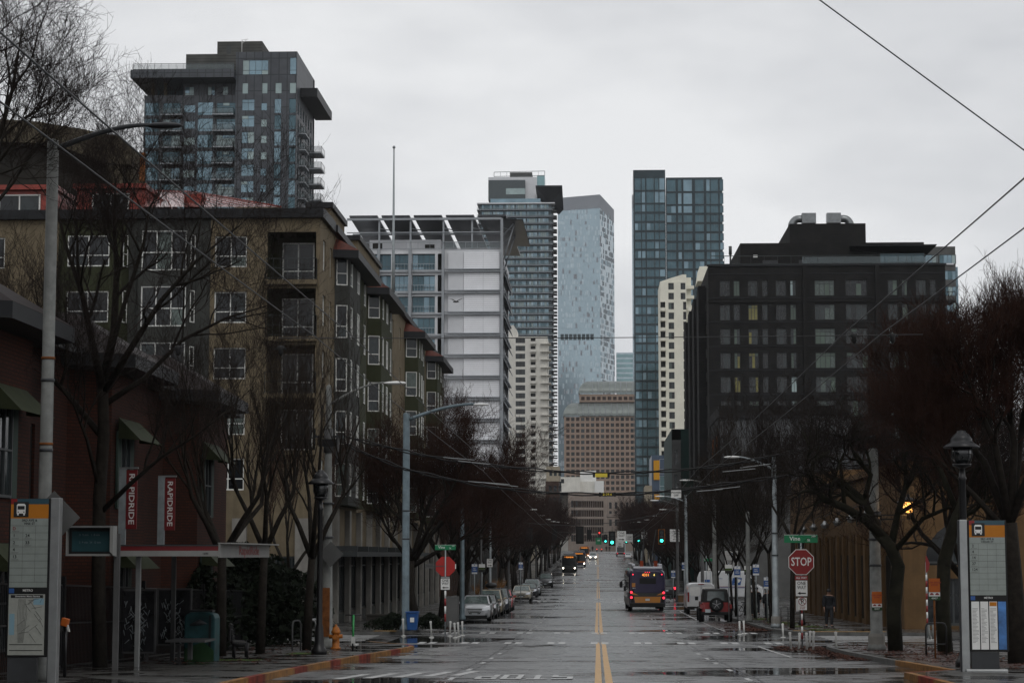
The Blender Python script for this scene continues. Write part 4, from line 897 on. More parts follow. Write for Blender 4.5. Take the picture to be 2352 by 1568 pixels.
# ================= 11: white stepped condo, right =================
D=520.; T=Bld('stepped_condo_tower','cream white apartment tower with stepped curved balconies beside the black building','tower',XA(1560,D),D,3.)
fx=lambda c:XA(cx(c),D); fz=lambda c:ZA(cy(c),D,1560); G=2.; XL,XM,XR=fx(1100),fx(1245),fx(1400); ZT=fz(705)
F=FF(XL,XM,D,G,ZT); S=54.4*.422/9.04; k=0; bm=MB(); pp=.422/9.04
st=(2,(1,),.08,.07,'frame_dark',('pane_dark','pane_mid','pane_curtain'))
while ZT-(k+1)*S-G>3:
    z=ZT-(k+1)*S+.5
    T.win(F,45*pp,z-G,30*pp,1.7,st,inset=.25,key=k%3)
    if k<2: T.win(F,112*pp,z-G,26*pp,1.7,st,inset=.25)
    else:
        F.holes.append((125*pp,142*pp,z-G-.1,z-G+1.9,1.2,'pane_dark')); F.holes.append((.05,27*pp,z-G+.35,z-G+1.9,1.2,'low_grey'))
        for c,wd in((1096,34),(1248,24)):
            x=fx(c); poly=[(x+wd*pp*.5*(1-math.cos(t*math.pi/8)),D-1.3*math.sin(t*math.pi/8)-.01) for t in range(9)]; bm=MB(); bm.prism(poly,z-.55,z+.3,'white_conc2'); T.part('balcony',bm)
    k+=1
T.face(F,'white_conc2',.3); shell(T.wall,XL,XM,D,D+18,G,ZT,'white_conc2','F')
mb=MB(); mb.ext([(XL,ZT+.01),(XM,ZT+.01),(XM,fz(666)),(fx(1225),fz(666)),(fx(1150),fz(688))],1,D+.2,D+16,'white_conc2'); mb.box(XM+.01,fx(1275),D+4,D+18,G,fz(672),'white_conc2')
for k in range(20): z=ZT-(k+.6)*S; mb.box(XM+.02,fx(1290),D+2.5,D+3.99,z,z+.8,'white_conc2')
mb.ext([(fx(1315),fz(680)),(fx(1420),fz(680)),(fx(1385),fz(597)),(fx(1328),fz(600))],1,D+8,D+20,'white_conc2'); T.part('upper_storey',mb); T.done()
# ================= 12: black brick building, right =================
def black_bld():
    D=255.; T=Bld('black_brick_building','black brick apartment building with rows of lit and curtained windows and rooftop ducts','building',XA(1900,D),D)
    cx=lambda c:1562+.4219*c; cy=lambda c:441+.4219*c; fx=lambda c:XA(cx(c),D); fz=lambda c:ZA(cy(c),D,1900); G=-1.5; pp=.4219/18.43
    XL,XR=fx(168),fx(1478); ZT=fz(402); F=FF(XL,XR,D,G,ZT); r=random.Random(5)
    P1=('pane_dark','pane_mid','gl_green','pane_dark'); P2=('gl_yellow','pane_mid','pane_dark','pane_dark','gl_green'); P3=('pane_curtain','gl_green','pane_curtain','gl_green','pane_mid'); P4=('gl_green','gl_pale','pane_mid'); P0=('pane_dark','pane_mid','pane_dark')
    cols=[(232,287,3,P0),(308,341,2,P2),(388,440,3,P2),(465,495,2,P0),(541,597,3,P0),(620,651,2,P4),(755,863,4,P3),(926,1041,4,P1),(1160,1212,2,P4),(1237,1267,2,P1),(1315,1370,3,P0),(1393,1425,2,P0)]
    for k in range(9):
        yb=563+k*131.3; z=fz(yb)-G
        if z<3: break
        for j,(a,b,n,ps) in enumerate(cols):
            T.win(F,fx(a)-XL,z,(b-a)*pp,1.95,(n,(.78,.22),.06,.06,'frame_dark',ps),inset=.2,key=(k*7+j)%11)
    T.face(F,'brick_black',.25)
    S=FL(XL,D,D+58,G,ZT)
    for k in range(10):
        z=fz(563+k*131.3)-G
        if z<3: break
        for j in range(7): T.win(S,3+j*8,z,2.2,1.9,(3,(.75,.25),.07,.06,'frame_dark',(P0,P4,P1)[j%3]),inset=.15,key=j)
    T.face(S,'brick_black',.25); shell(T.wall,XL,XR,D,D+58,G,ZT,'brick_black','FL')
    mb=MB()
    for j in range(4): y=D+7+j*13; mb.box(XL-.9,XL-.003,y,y+5,fz(1500),ZT-1.5-j*.1,'brick_black')
    mb.box(fx(700),fx(1100),D-.35,D-.003,fz(1160),fz(440)-2.2,'brick_black'); 
    T.part('bays',mb) if False else None
    mb=MB()
    for j in range(4): y=D+7+j*13; mb.box(XL-.9,XL-.003,y,y+5,fz(1500),ZT-1.5-j*.1,'brick_black')
    T.part('bays',mb)
    mb=MB(); mb.box(XL-.15,XR+.15,D-.18,D+.2,ZT+.001,ZT+.25,'fascia'); mb.box(XL-.1,XR+.1,D-.12,D-.003,fz(590)-.2,fz(590),'brick_black')
    for k in range(9):
        z=fz(440+k*131.3)
        if z>3: mb.box(XL,XR,D-.06,D-.004,z-.12,z,'fascia')
    for c in(700,1100): mb.box(fx(c)-.25,fx(c)+.25,D-.35,D-.005,G,ZT-.02,'brick_black')
    T.part('cornice',mb)
    mb=MB(); railing(mb,(fx(185),D+.3,ZT+.25),(fx(1445),D+.3,ZT+.25),1.1,1.6,t=.045); mb.face([(fx(690),D+.3,ZT+.3),(fx(1445),D+.3,ZT+.3),(fx(1445),D+.3,ZT+1.2),(fx(690),D+.3,ZT+1.2)],'rail_glass'); T.part('railing',mb)
    mb=MB(); z1=fz(250); mb.box(fx(360),fx(1392),D+4,D+24,ZT,z1,'brick_black'); mb.box(fx(648),fx(1078),D+6,D+22,z1+.01,fz(130),'brick_black')
    mb.add([(fx(360),D+4,ZT),(fx(335),D+26,ZT),(fx(335),D+26,fz(275)),(fx(360),D+4,z1)],[(0,3,2,1)],'brick_black')
    mb.box(fx(1078)+.01,fx(1087),D+8,D+20,z1,fz(118),'low_grey'); mb.box(fx(1090),fx(1392),D+10,D+20,z1+.02,fz(238),'low_grey')
    mb.box(fx(485),fx(570),D+3.9,D+3.99,ZT,fz(345),'dark_grey'); mb.box(fx(432),fx(456),D+3.9,D+3.98,fz(329),fz(316),'frame_white'); mb.box(fx(688),fx(732),D+3.9,D+3.99,ZT,fz(345),'dark_grey')
    T.part('penthouse',mb)
    mb=MB(); mb.add([(fx(955),D+1,fz(288)),(fx(1440),D+1,fz(288)),(fx(1443),D+1,fz(281)),(fx(1010),D+1,fz(284)),(fx(1030),D+12,fz(300)),(fx(1385),D+12,fz(345))],[(0,1,2,3),(0,4,5,1),(3,2,5,4)],'fascia'); T.part('roof_canopy',mb)
    f=FF(fx(1140),fx(1385),D+3.4,ZT,fz(315)); T.win(f,0,0,245*pp,fz(315)-ZT,(5,(.25,.75),.07,.08,'frame_slate',('gl_deep','teal_glass','gl_deep')),inset=0,hole=False)
    for a,s in((672,1),(1010,-1)):
        mb=MB(); x=fx(a); zb=fz(130); pts=[]
        for t in range(7):
            q=t*math.pi/12; pts.append((x+s*(.9-.9*math.cos(q)),D+9,zb+.05+1.05*math.sin(q)))
        mb.tube(pts+[(x+s*2.,D+9,zb+1.1)],.5,'ducts',12); mb.box(x+s*1.3,x+s*3.1,D+8.4,D+9.6,zb+.5,zb+1.8,'ducts'); T.part('duct',mb)
    mb=MB(); mb.tube([(fx(295),D+1,ZT+.2),(fx(295),D+1,ZT+1.6)],.12,'frame_dark',6); mb.tube([(fx(295),D+1,ZT+1.6),(fx(295),D+1,ZT+2.7)],.2,'frame_dark',8); T.part('antenna',mb)
    mb=MB()
    for k in range(5):
        z=fz(590+k*131); mb.box(XR+.003,XR+1.3,D+.5,D+4,z-.2,z,'fascia'); railing(mb,(XR+.05,D+.55,z),(XR+1.25,D+.55,z),1.1,.4,t=.04)
    T.part('balconies',mb)
    T.done()
black_bld()
# podium in front of it
D=235.; T=Bld('grey_podium_building','grey concrete walled low block with dark parapet and red framed side windows','building',20,D)
X0=XA(1657,D); X1=XA(1960,D); ZT=ZA(955,D,1750); F=FF(X0,X1,D,-1,ZT); T.face(F,'podium_conc'); S=FL(X0,D,D+19.8,-1,ZT)
for k in range(5):
    for j in range(2): T.win(S,2+j*8,ZT-3.2-k*3.4,5,2.4,(5,(1,),.12,.12,'rust',('pane_dark','pane_mid')),inset=.1,key=k)
T.face(S,'brick_black'); shell(T.wall,X0,X1,D,D+19.8,-1,ZT,'podium_conc','FL')
mb=MB(); mb.box(X0-.1,X1,D-.12,D+19.6,ZT+.01,ZT+1.2,'brick_black'); mb.box(X0-.2,X0+9.7,D-.25,D-.13,ZT-.3,ZT+.05,'fascia'); T.part('parapet',mb); T.done()
# ================= 13: hazy building behind the black one =================
D=420.; T=Bld('grey_glass_building','pale grey glass building peeping out right of the black brick block','building',XA(2185,D),D,1.)
X0,X1=XA(2120,D),XA(2210,D); ZT=ZA(566,D,2185); F=FF(X0,X1,D,0,ZT)
for k in range(14):
    for j in range(2): T.win(F,.6+j*4,ZT-3.6-k*3.3,3.4,1.9,(4,(1,),.06,.06,'frame_slate',('gl_sky','gl_pale','gl_deep')),key=k%3)
T.face(F,'low_grey'); shell(T.wall,X0,X1,D,D+20,0,ZT,'low_grey','F'); T.wall.box(X1+.01,XA(2219,D),D+2,D+18,0,ZA(610,D,2185),'gl_sky'); T.wall.box(XA(2125,D),XA(2205,D),D-.3,D-.05,ZA(605,D,2185)-.3,ZA(605,D,2185),'alum_panel'); T.done()
# ================= 14: street-end beige building and its neighbours =================
D=760.; T=Bld('beige_stone_building','beige stone department building with narrow paired windows closing the end of the street','building',XA(1370,D),D,4.6)
q3=lambda c:(1148.5+.1758*c); r3=lambda c:1029+.1758*c
XL,XR=XA(q3(890),D),XA(q3(1400),D); ZT=ZA(r3(575),D,1350); G=4.
F=Face((XL,D,G),.30,(XR-XL)/math.cos(.30),ZT-G); pw=.1758/6.184
for k,zb in enumerate((770,890,1005,1110,1215)):
    z=ZA(r3(zb),D,1350)-G
    for j in range(15):
        u=1.2+j*(F.W-2)/15.5
        if z>0 and u<F.W-1.3: T.win(F,u,z,.75 if j>3 else 1.1,2.4,(1,(1,),.08,.08,'frame_dark',('low_brown','pane_dark','low_brown')),inset=.3,key=j%2)
T.face(F,'beige_stone',.35)
XR2=XA(q3(1580),D); e=F.p(F.W,0); F2=Face(e,-.15,12,ZT-G-1.2)
for k,zb in enumerate((785,900,1010)):
    for j in range(5): T.win(F2,.8+j*2.1,ZA(r3(zb),D,1350)-G,1.0,2.4,(1,(1,),.08,.08,'frame_dark',('low_brown','pane_dark')),inset=.3)
T.face(F2,'beige_stone',.35)
mb=T.wall; p=[F.p(0,0),F.p(F.W,0),F2.p(12,0),F2.p(12,0,60),F.p(0,0,60)]; mb.face([(q.x,q.y,ZT) for q in p],'low_grey')
T.wall.box(XA(q3(1395),D),XA(q3(1640),D),D-14,D-.5,ZA(r3(905),D,1350),ZA(r3(865),D,1350),'beige_stone'); T.done()
T=Bld('white_building','white painted building with boxy roof plant left of the street end','building',XA(1320,800.),795.,4.6); D=800.
f=lambda a,b,c,d,m,dy=0:T.wall.box(XA(q3(a),D),XA(q3(b),D),D+dy,D+dy+20,ZA(r3(d),D,1350),ZA(r3(c),D,1350),m)
f(780,1050,375,1400,'white_conc'); f(1050,1260,290,700,'white_paint',3); f(1240,1360,425,800,'white_paint',1); f(1000,1245,430,800,'white_conc',2)
T.wall.box(XA(q3(800),D),XA(q3(840),D),D-.1,D-.01,ZA(r3(455),D,1350),ZA(r3(400),D,1350),'pane_dark'); T.done(False)
for nm,lb,(a,b,c),D,m in (('cream_low_building','cream low building with flat roof above the left street trees',(605,780,235),640.,'low_cream'),('brown_low_building','dark brown low building with red tinted parapet left of the white building',(595,770,430),600.,'low_brown')):
    T=Bld(nm,lb,'building',XA(q3((a+b)/2),D),D); X0,X1=XA(q3(a),D),XA(q3(b),D); ZT=ZA(r3(c),D,1300); F=FF(X0,X1,D,3,ZT)
    for k in range(5):
        for j in range(3): T.win(F,1+j*1.4,ZT-3-3-k*3.4,.9,1.7,(1,(.5,.5),.06,.05,'frame_dark',('pane_dark','pane_mid')))
    T.face(F,m); shell(T.wall,X0,X1,D,D+18,3,ZT,m,'F'); T.done()
# teal far glass
D=1500.; T=Bld('teal_glass_building','far teal striped glass building in the gap left of the dark tower','building',XA(1440,D),D,4.5)
X0,X1=XA(1418,D),XA(1480,D); ZT=ZA(808,D,1440); z=4
while z<ZT-4: T.wall.box(X0,X1,D,D+20,z,z+2.3,'teal_glass'); T.wall.box(X0,X1,D+.2,D+19.8,z+2.3,z+3.6,'gl_bluepale'); z+=3.6
T.done(False)
# dark green building & blue/orange panelled building on the right
D=300.; T=Bld('dark_green_building','narrow dark green building with grey window strip beyond the trolley bus','building',XA(1580,D),D)
X0,X1=XA(1545,D),XA(1600,D); ZT=ZA(985,D,1570); F=FF(XA(1566,D),X1,D,-1,ZT); T.face(F,'dk_green'); f2=FF(X0,XA(1565.5,D),D-.3,-1,ZA(1010,D,1550))
for k in range(5): T.win(f2,.3,ZA(1010,D,1550)+1-3.8-k*3.6,.55,2.4,(1,(1,),.05,.05,'frame_dark',('pane_mid','pane_dark','pane_curtain')),key=k)
T.face(f2,'low_grey'); shell(T.wall,X0,X1,D+.01,D+35,-1,ZT,'dk_green','F'); T.done()
D=430.; T=Bld('panelled_building','blue grey panelled building with a bright orange vertical panel','building',XA(1525,D),D)
X0,X1=XA(q3(1990),D),XA(q3(2250),D); ZT=ZA(r3(90),D,1520)
F=FF(X0,X1,D,1,ZT)
for k in range(7):
    T.win(F,(X1-X0)*.4,ZT-1-3.9-k*3.5,(X1-X0)*.55,3.1,(2,(.3,.7),.05,.05,'alum_panel',('panel_blue','teal_glass','panel_blue')),inset=.05,key=k)
T.face(F,'panel_blue',.1); shell(T.wall,X0,X1,D,D+20,1,ZT,'panel_blue','F')
T.wall.box(XA(q3(2015),D),XA(q3(2092),D),D-.3,D-.02,ZA(r3(412),D,1520),ZA(r3(158),D,1520),'panel_orange'); T.wall.box(XA(q3(2020),D),XA(q3(2090),D),D-.3,D-.02,ZA(r3(670),D,1520),ZA(r3(600),D,1520),'panel_orange')
T.wall.box(XA(q3(1900),D),X0-.02,D-2,D+12,1,ZA(r3(490),D,1520),'low_cream'); T.done()
# ================= 15: tan arcade building, right =================
D=95.; T=Bld('arcade_building','tan stucco building with tall narrow arched bays and globe wall lights along the pavement','building',15,D)
AX=14.0; G=-1.; ZT=7.4
S=FL(AX,D,150,G,ZT)
for k in range(15):
    u=S.W-(4.5+k*3.1)-1.25
    if u<.5: break
    S.holes.append((u,u+1.75,1.1,5.6,.55,'conc_dark')); T.win(S,u,1.1,1.75,5.6-1.1,(3,(.5,.18,.32),.08,.06,'mullion_grey',('pane_dark','pane_dark','pane_mid')),inset=.5,hole=False,key=k%3)  # dark reveals: the shade inside the slots is put into their colour
T.face(S,'arcade_tan',.5)
F=FF(AX,60,D,G,ZT)
for u in(1.0,6.5,12.5,18.5,24.5): 
    F.holes.append((u,u+3.9,1.2,6.0,.4,'arcade_tan')); T.win(F,u,1.2,3.9,4.8,(3,(.48,.12,.4),.12,.09,'frame_dark',('pane_dark','pane_dark','pane_mid')),inset=.35,hole=False,key=3)
T.face(F,'arcade_tan',.4); shell(T.wall,AX,60,D,150,G,ZT,'arcade_tan','FL')
for k in range(15):   # arched heads standing in the top of every bay, and slender piers
    y=D+4.5+k*3.1-.5+.0
    y0=S.O.y-(S.W-(4.5+k*3.1)-1.25)-1.75; y1=y0+1.75
    if y0<D: continue
    mb=MB(); n=10; prev=None
    for s_ in(0,1):
        poly=[]
        for t in range(n//2+1):
            a=math.pi*t/n; yy=(y0+y1)/2-math.cos(a)*.875 if s_==0 else (y0+y1)/2+math.cos(a)*.875
            poly.append((yy,G+4.4+1.19*math.sin(a)))
        cy_=y0 if s_==0 else y1
        pl=poly+[((y0+y1)/2,G+5.6+.01),(cy_,G+5.6+.01)]
        mb.ext(pl,0,AX-.02,AX+.5,'arcade_tan')
    T.part('arch',mb)
    mb=MB(); mb.box(AX-.17,AX-.021,y1+.25,y1+1.05,G-.2,G+5.5,'arcade_tan'); T.part('pier',mb)
for u in(1.0,6.5,12.5,18.5,24.5):
    mb=MB(); x0=AX+u; n=12
    for s_ in(0,1):
        poly=[]
        for t in range(n//2+1):
            a=math.pi*t/n; xx=x0+1.95-math.cos(a)*1.95 if s_==0 else x0+1.95+math.cos(a)*1.95
            poly.append((xx,G+4.1+1.9*math.sin(a)))
        mb.ext(poly+[(x0+1.95,G+6.01),(x0 if s_==0 else x0+3.9,G+6.01)],1,D-.02,D+.33,'arcade_tan')
    mb.box(x0,x0+3.9,D+.02,D+.32,G+3.35,G+3.95,'arcade_tan'); T.part('arch',mb)
mb=MB(); mb.box(AX-.25,60,D-.25,150.2,ZT+.01,ZT+.3,'arcade_tan'); T.part('parapet',mb)
for k in range(6):
    y=D+4.5+k*6.2+1.4+.9; mb=MB(); z=gz(y)+5.55; x=AX-.75
    mb.tube([(AX-.02,y,z+.45),(AX-.4,y,z+.7),(x,y,z+.5),(x,y,z+.25)],.025,'black_metal',6); mb.lathe([(.05,.25),(.1,.22),(.14,.12),(.27,.02),(.2,-.05),(.18,-.16),(.05,-.2)],'alum',(x,y,z),12); T.part('wall_lamp',mb)
T.done()
# upper orange storey set back, low walls and shops farther right
D=128.; T=Bld('orange_building','ochre orange upper wall glimpsed through the twisted tree branches','building',22,D)
F=FF(XA(1890,D),46,D,-1,ZA(1078,D,1950)); T.face(F,'arcade_tan'); shell(T.wall,XA(1890,D),46,D,D+20,-1,ZA(1078,D,1950),'arcade_tan','F'); T.done(False)
D=203.; T=Bld('grey_low_building','plain grey rendered wall building behind the white postal van','building',17,D)
F=FF(11.5,40,D,-1,9.5); T.face(F,'low_grey'); shell(T.wall,11.5,40,D,D+30,-1,9.5,'low_grey','F'); T.done(False)
# street wall of low blocks farther down on both sides
lows=[(-14.5,-34,200,232,11,'low_brown','brick fronted low block behind the second stand of left trees'),(-14.5,-34,234,298,14,'low_grey','grey low block behind the left street trees past the crossing'),(-14.5,-40,318,410,17,'low_brown','long brown block lining the left of the street far off'),(-15,-40,428,522,15,'low_cream','cream block on the left near the street end'),
      (15,38,318,372,16,'low_brown','brown block on the right beyond the dark green building'),(15,38,374,424,10,'low_grey','grey block on the right before the panelled building'),(16,40,450,522,14,'low_brown','dark block on the right near the far end')]
for i,(xa,xb,y0,y1,h,m,lb) in enumerate(lows):
    T=Bld('street_block',lb,'building',(xa+xb)/2,y0); G=gz(y0)-1; s=FR(xa,y0,y1,G,G+h) if xa<0 else FL(xa,y0,y1,G,G+h); F=FF(min(xa,xb),max(xa,xb),y0,G,G+h)
    nfl=int((h-2)/3.4)
    for k in range(nfl):
        for j in range(int((y1-y0)/4)-1): T.win(s,1.2+j*4,1.6+k*3.4,1.6,1.8,(2,(.5,.5),.07,.05,'frame_white' if i%2 else 'frame_dark',('pane_dark','pane_mid','pane_curtain')),key=(j+k)%4)
        for j in range(5): T.win(F,1.4+j*3.6,1.6+k*3.4,1.6,1.8,(2,(.5,.5),.07,.05,'frame_dark',('pane_dark','pane_mid')),key=(j+k)%4)
    T.limit=40; T.face(s,m); T.face(F,m); shell(T.wall,min(xa,xb),max(xa,xb),y0,y1,G,G+h,m,'FR' if xa<0 else 'FL'); T.done()
# ---------------- trees ----------------
def rv(r,d,a):   # direction d turned by a random amount up to a
    v=Vector((r.gauss(0,1),r.gauss(0,1),r.gauss(0,1))); v=(v-d*v.dot(d)).normalized(); return (d*math.cos(a)+v*math.sin(a)).normalized()
class Tree:
    def __init__(s,seed,spec): s.r=random.Random(seed); s.sp=spec; s.tr=MB(); s.cr=MB(); s.bark=spec.get('bark','bark'); s.tw=spec.get('twig','twig')
    def path(s,pts,r0,r1,lv,main=True):
        n=len(pts); rad=[r0+(r1-r0)*i/(n-1) for i in range(n)]
        (s.tr if main else s.cr).tube(pts,rad,s.bark if main else (s.bark if r0>.035 else s.tw),7 if r0>.06 else (4 if r0>.02 else 3),cap=main)
        return s.kids(pts,r0,r1,lv)
    def kids(s,pts,r0,r1,lv):
        sp=s.sp; L=sp['n']
        if lv>=len(L): return
        n=L[lv]; seg=len(pts)-1; tot=sum((Vector(pts[i+1])-Vector(pts[i])).length for i in range(seg))
        for k in range(n):
            t=sp['t0'][min(lv,len(sp['t0'])-1)]+(1-sp['t0'][min(lv,len(sp['t0'])-1)])*(k+s.r.random())/n
            f=min(seg-1e-4,t*seg); i=int(f); a,b=Vector(pts[i]),Vector(pts[i+1]); p=a+(b-a)*(f-i); d=(b-a).normalized()
            d2=rv(s.r,d,R(s.r.uniform(*sp['ang']))); d2.z+=sp['up']; d2.normalize()
            rr=(r0+(r1-r0)*t)*s.r.uniform(.5,.75); ln=sp['len'][min(lv,len(sp['len'])-1)]*s.r.uniform(.6,1.2)
            s.grow(p,d2,ln,max(rr,sp['rmin']),lv+1)
    def grow(s,p,d,ln,r,lv):
        sp=s.sp; last=lv>=len(sp['n']); ns=sp.get('seg',4) if not last else 3
        pts=[p]; q=p; w=sp['wob']
        for i in range(ns):
            d=rv(s.r,d,w*s.r.uniform(.3,1)); d.z+=sp['trop']; d.normalize(); q=q+d*ln/ns; pts.append(q)
        main=lv<=sp.get('mainlv',1)
        r1=max(sp['rmin']*.6,r*.45)
        rad=[r+(r1-r)*i/ns for i in range(ns+1)]
        if main: s.tr.tube(pts,rad,s.bark,6 if r>.05 else 4,cap=False)
        else:
            c=s.cr; k=len(c.v); n=4 if r>.02 else 3; a=rv(s.r,d,1.5708); b=d.cross(a); m=s.bark if r>.03 else s.tw
            offs=[a*math.cos(6.2832*j/n)+b*math.sin(6.2832*j/n) for j in range(n)]
            for q_,rd in zip(pts,rad):
                x_,y_,z_=q_
                for o in offs: c.v.append((x_+o.x*rd,y_+o.y*rd,z_+o.z*rd))
            for i in range(ns):
                q0=k+i*n
                for j in range(n):
                    j2=(j+1)%n; c.f.append((q0+j,q0+j2,q0+n+j2,q0+n+j))
            c.m+=[m]*(ns*n); c.sm+=[True]*(ns*n)
        s.kids(pts,r,r1,lv)
SP_OPEN=dict(n=(7,6,6,5,4),len=(3.2,2.1,1.3,.75,.42),t0=(.35,.25,.2,.15),ang=(25,60),up=.25,wob=.28,trop=.06,rmin=.0042,seg=5)
SP_DENSE=dict(n=(6,5,5,4,3),len=(2.8,1.9,1.2,.75,.45),t0=(.3,.25,.2,.1),ang=(24,62),up=.22,wob=.38,trop=.08,rmin=.0055,seg=4,twig='twig_red')
SP_THIN=dict(n=(6,5,4,3,2),len=(2.3,1.5,.95,.55,.3),t0=(.3,.2,.2,.1),ang=(16,40),up=.5,wob=.22,trop=.08,rmin=.0055,seg=4,twig='twig_brown')
SP_FAR=dict(n=(6,5,5,5),len=(2.1,1.6,1.,.6),t0=(.28,.2,.15,.1),ang=(24,60),up=.22,wob=.38,trop=.07,rmin=.011,seg=3,twig='twig_far')
def tree(name,label,x,y,seed,spec,paths,group='bare trees along the street',zt=None):
    """paths: lists of (dx,dy,z) from the foot, with start and end radius"""
    T=Tree(seed,spec); z=g(y)+(KH if abs(x)>8 else 0) if zt is None else zt
    root=thing(name,label,'tree',(x,y,z),group=group)
    for pts,r0,r1,lv in paths: T.path([Vector(p) for p in pts],r0,r1,lv)
    T.tr.build('trunk',root); T.cr.build('crown',root); return root
def std(h,r,lean=(0,0),th=.45,fork=3,seed=1,spread=.25):
    """trunk up to th*h then forks to the top"""
    q=random.Random(seed); P0=[(0,0,-.1),(lean[0]*.2,lean[1]*.2,h*th*.5),(lean[0]*.5,lean[1]*.5,h*th)]
    out=[(P0,r,r*.72,99)]; b=Vector(P0[-1])
    for k in range(fork):
        a=2*math.pi*(k+q.random()*.6)/fork; s=spread*h*q.uniform(.6,1.1)
        e=Vector((lean[0]+math.cos(a)*s,lean[1]+math.sin(a)*s,h*q.uniform(.72,.85)))
        m=b.lerp(e,.45)+Vector((math.cos(a)*s*.25,math.sin(a)*s*.25,0)); out.append(([b-Vector((0,0,.15)),b.lerp(m,.5),m,m.lerp(e,.5)+Vector((q.uniform(-.2,.2),q.uniform(-.2,.2),0)),e],r*.6,r*.14,0))
    return out
def pxpath(x0,y0,d,pts,zf):   # turns photo points into offsets from the foot
    out=[]
    for px_,py_,dy in pts:
        w=P(px_,py_,d+dy); out.append((w.x-x0,w.y-y0,w.z-zf))
    return out
# near left tree in front of the brick building
d=48.; x0=XA(232,d); zf=g(d)+KH
pp=lambda *a:pxpath(x0,d,d,a,zf)
spn=dict(SP_OPEN); spn.update(n=(8,5,5,4,2),len=(1.9,1.35,.9,.55,.35),rmin=.0035)
t=tree('bare_tree','large bare tree before the brick building, left of the bus shelter',x0,d,11,spn,[
 (pp((230,1555,0),(226,1330,0),(228,1150,.1),(238,1000,.1),(236,880,.2)),.18,.13,99),
 (pp((236,885,.2),(262,760,.5),(268,620,.8),(262,520,1),(266,410,1.3)),.12,.02,0),
 (pp((238,900,.2),(215,800,-.2),(190,680,-.6),(150,560,-1),(120,430,-1.2)),.11,.02,0),
 (pp((236,905,.2),(300,800,-.3),(370,690,-.6),(450,600,-.9),(545,520,-1)),.10,.015,0),
 (pp((238,930,.2),(330,870,.6),(420,780,1),(520,730,1.3),(620,700,1.6)),.08,.012,0),
 (pp((232,1000,.2),(150,900,.5),(80,830,.9),(10,790,1.2)),.09,.015,0),
 (pp((228,1180,.1),(300,1110,-.3),(370,1050,-.7),(450,1000,-1),(540,930,-1.2)),.07,.012,0),
 (pp((230,1130,.1),(200,1010,-.4),(170,930,-.8),(120,860,-1)),.06,.012,0),
 (pp((240,860,.2),(285,700,.1),(330,560,.2),(342,480,.3),(370,430,.5)),.07,.01,0)])
# crown reaching into the frame at the top left corner
d=38.; x0=XA(-230,d); zf=g(d)+KH
pp=lambda *a:pxpath(x0,d,d,a,zf)
spn2=dict(spn); spn2.update(n=(7,5,5,3,2),len=(1.5,1.1,.7,.45,.3),up=.12,ang=(20,55))
tree('bare_tree','bare tree whose fine twigs fill the top left corner of the photo',x0,d,12,spn2,[
 (pp((-230,1640,0),(-225,1200,0),(-200,800,0),(-160,560,0)),.2,.13,99),
 (pp((-160,560,0),(-60,400,.2),(0,310,.4),(30,200,.5),(50,70,.7)),.09,.015,0),
 (pp((-160,560,0),(-40,420,-.3),(20,340,-.5),(75,270,-.7)),.07,.012,0),
 (pp((-170,620,0),(-60,330,.5),(-30,150,.8),(0,10,1.)),.08,.012,0),
 (pp((-150,560,0),(-20,480,.3),(30,420,.5),(70,350,.6),(105,310,.6)),.06,.01,0)])
# smaller trees by the shelter and lamp
tree('bare_tree','slim bare tree with a V shaped fork behind the right end of the bus shelter',XA(510,59),59,21,dict(SP_THIN,n=(5,4,4,3,1),len=(2.,1.5,1.,.6,.3),rmin=.0042),std(8.3,.17,(.0,0),.36,4,2,.24))
tree('bare_tree','bare tree beside the curved black bench',XA(600,61),61,22,dict(SP_THIN,n=(5,4,4,3,1),len=(2.,1.5,1.,.6,.3),rmin=.0042),std(8.8,.15,(.2,0),.36,3,4,.2))
tree('bare_tree','bare tree immediately left of the black street lamp and bicycle hoops',XA(706,66),66,23,dict(SP_THIN,n=(5,4,4,3,1),len=(2.,1.5,1.,.6,.3),rmin=.0042),std(9.2,.16,(.3,0),.33,4,7,.22))
tree('bare_tree','reddish bare tree on the far corner in front of the tan apartment pillars',XA(640,84)-1,93.5,24,dict(SP_THIN,twig='twig_red'),std(8.4,.15,(0,0),.3,3,8,.2))
# dense mid tree on the left
d=104.; x0=-9.2; zf=g(d)+KH
tree('street_tree','big spreading reddish bare tree with low arching limbs right of the green lamp post',x0,d,31,dict(SP_DENSE,n=(8,6,5,5,3),len=(1.9,1.5,1.,.6,.4),rmin=.007),[
 ([(0,0,-.1),(-.3,0,1.6),(-.2,0,3.2)],.3,.2,99),([(-.2,0,3.1),(.8,.2,4.6),(2.,.4,5.8),(3.1,.6,6.8),(4.0,.8,7.6)],.16,.03,0),([(-.2,0,3.1),(-.6,-.4,5),(-1,-.6,6.6),(-.9,-.8,8.4)],.15,.03,0),
 ([(-.2,0,3.1),(.3,.5,5.2),(.9,1.1,7.),(1.2,1.5,8.9)],.15,.03,0),([(-.2,0,2.9),(1.5,-.3,3.9),(3.0,-.5,4.6),(4.3,-.6,5.6)],.13,.03,0),([(-.2,0,3.2),(1,-.8,5.4),(2.1,-1.2,7.2),(2.7,-1.4,8.4)],.13,.03,0),([(-.2,0,3.),(-1.4,.6,4.6),(-2.6,1,6.6)],.12,.03,0)])
FA=tree('street_tree','reddish bare street tree second in the left row past the cross street',-9.3,122,41,SP_FAR,std(9.6,.2,(.8,0),.3,5,3,.3))
FB=tree('street_tree','bare street tree third in the left row with forked trunk',-9.4,138,42,SP_FAR,std(9.2,.18,(.5,.3),.28,5,5,.33))
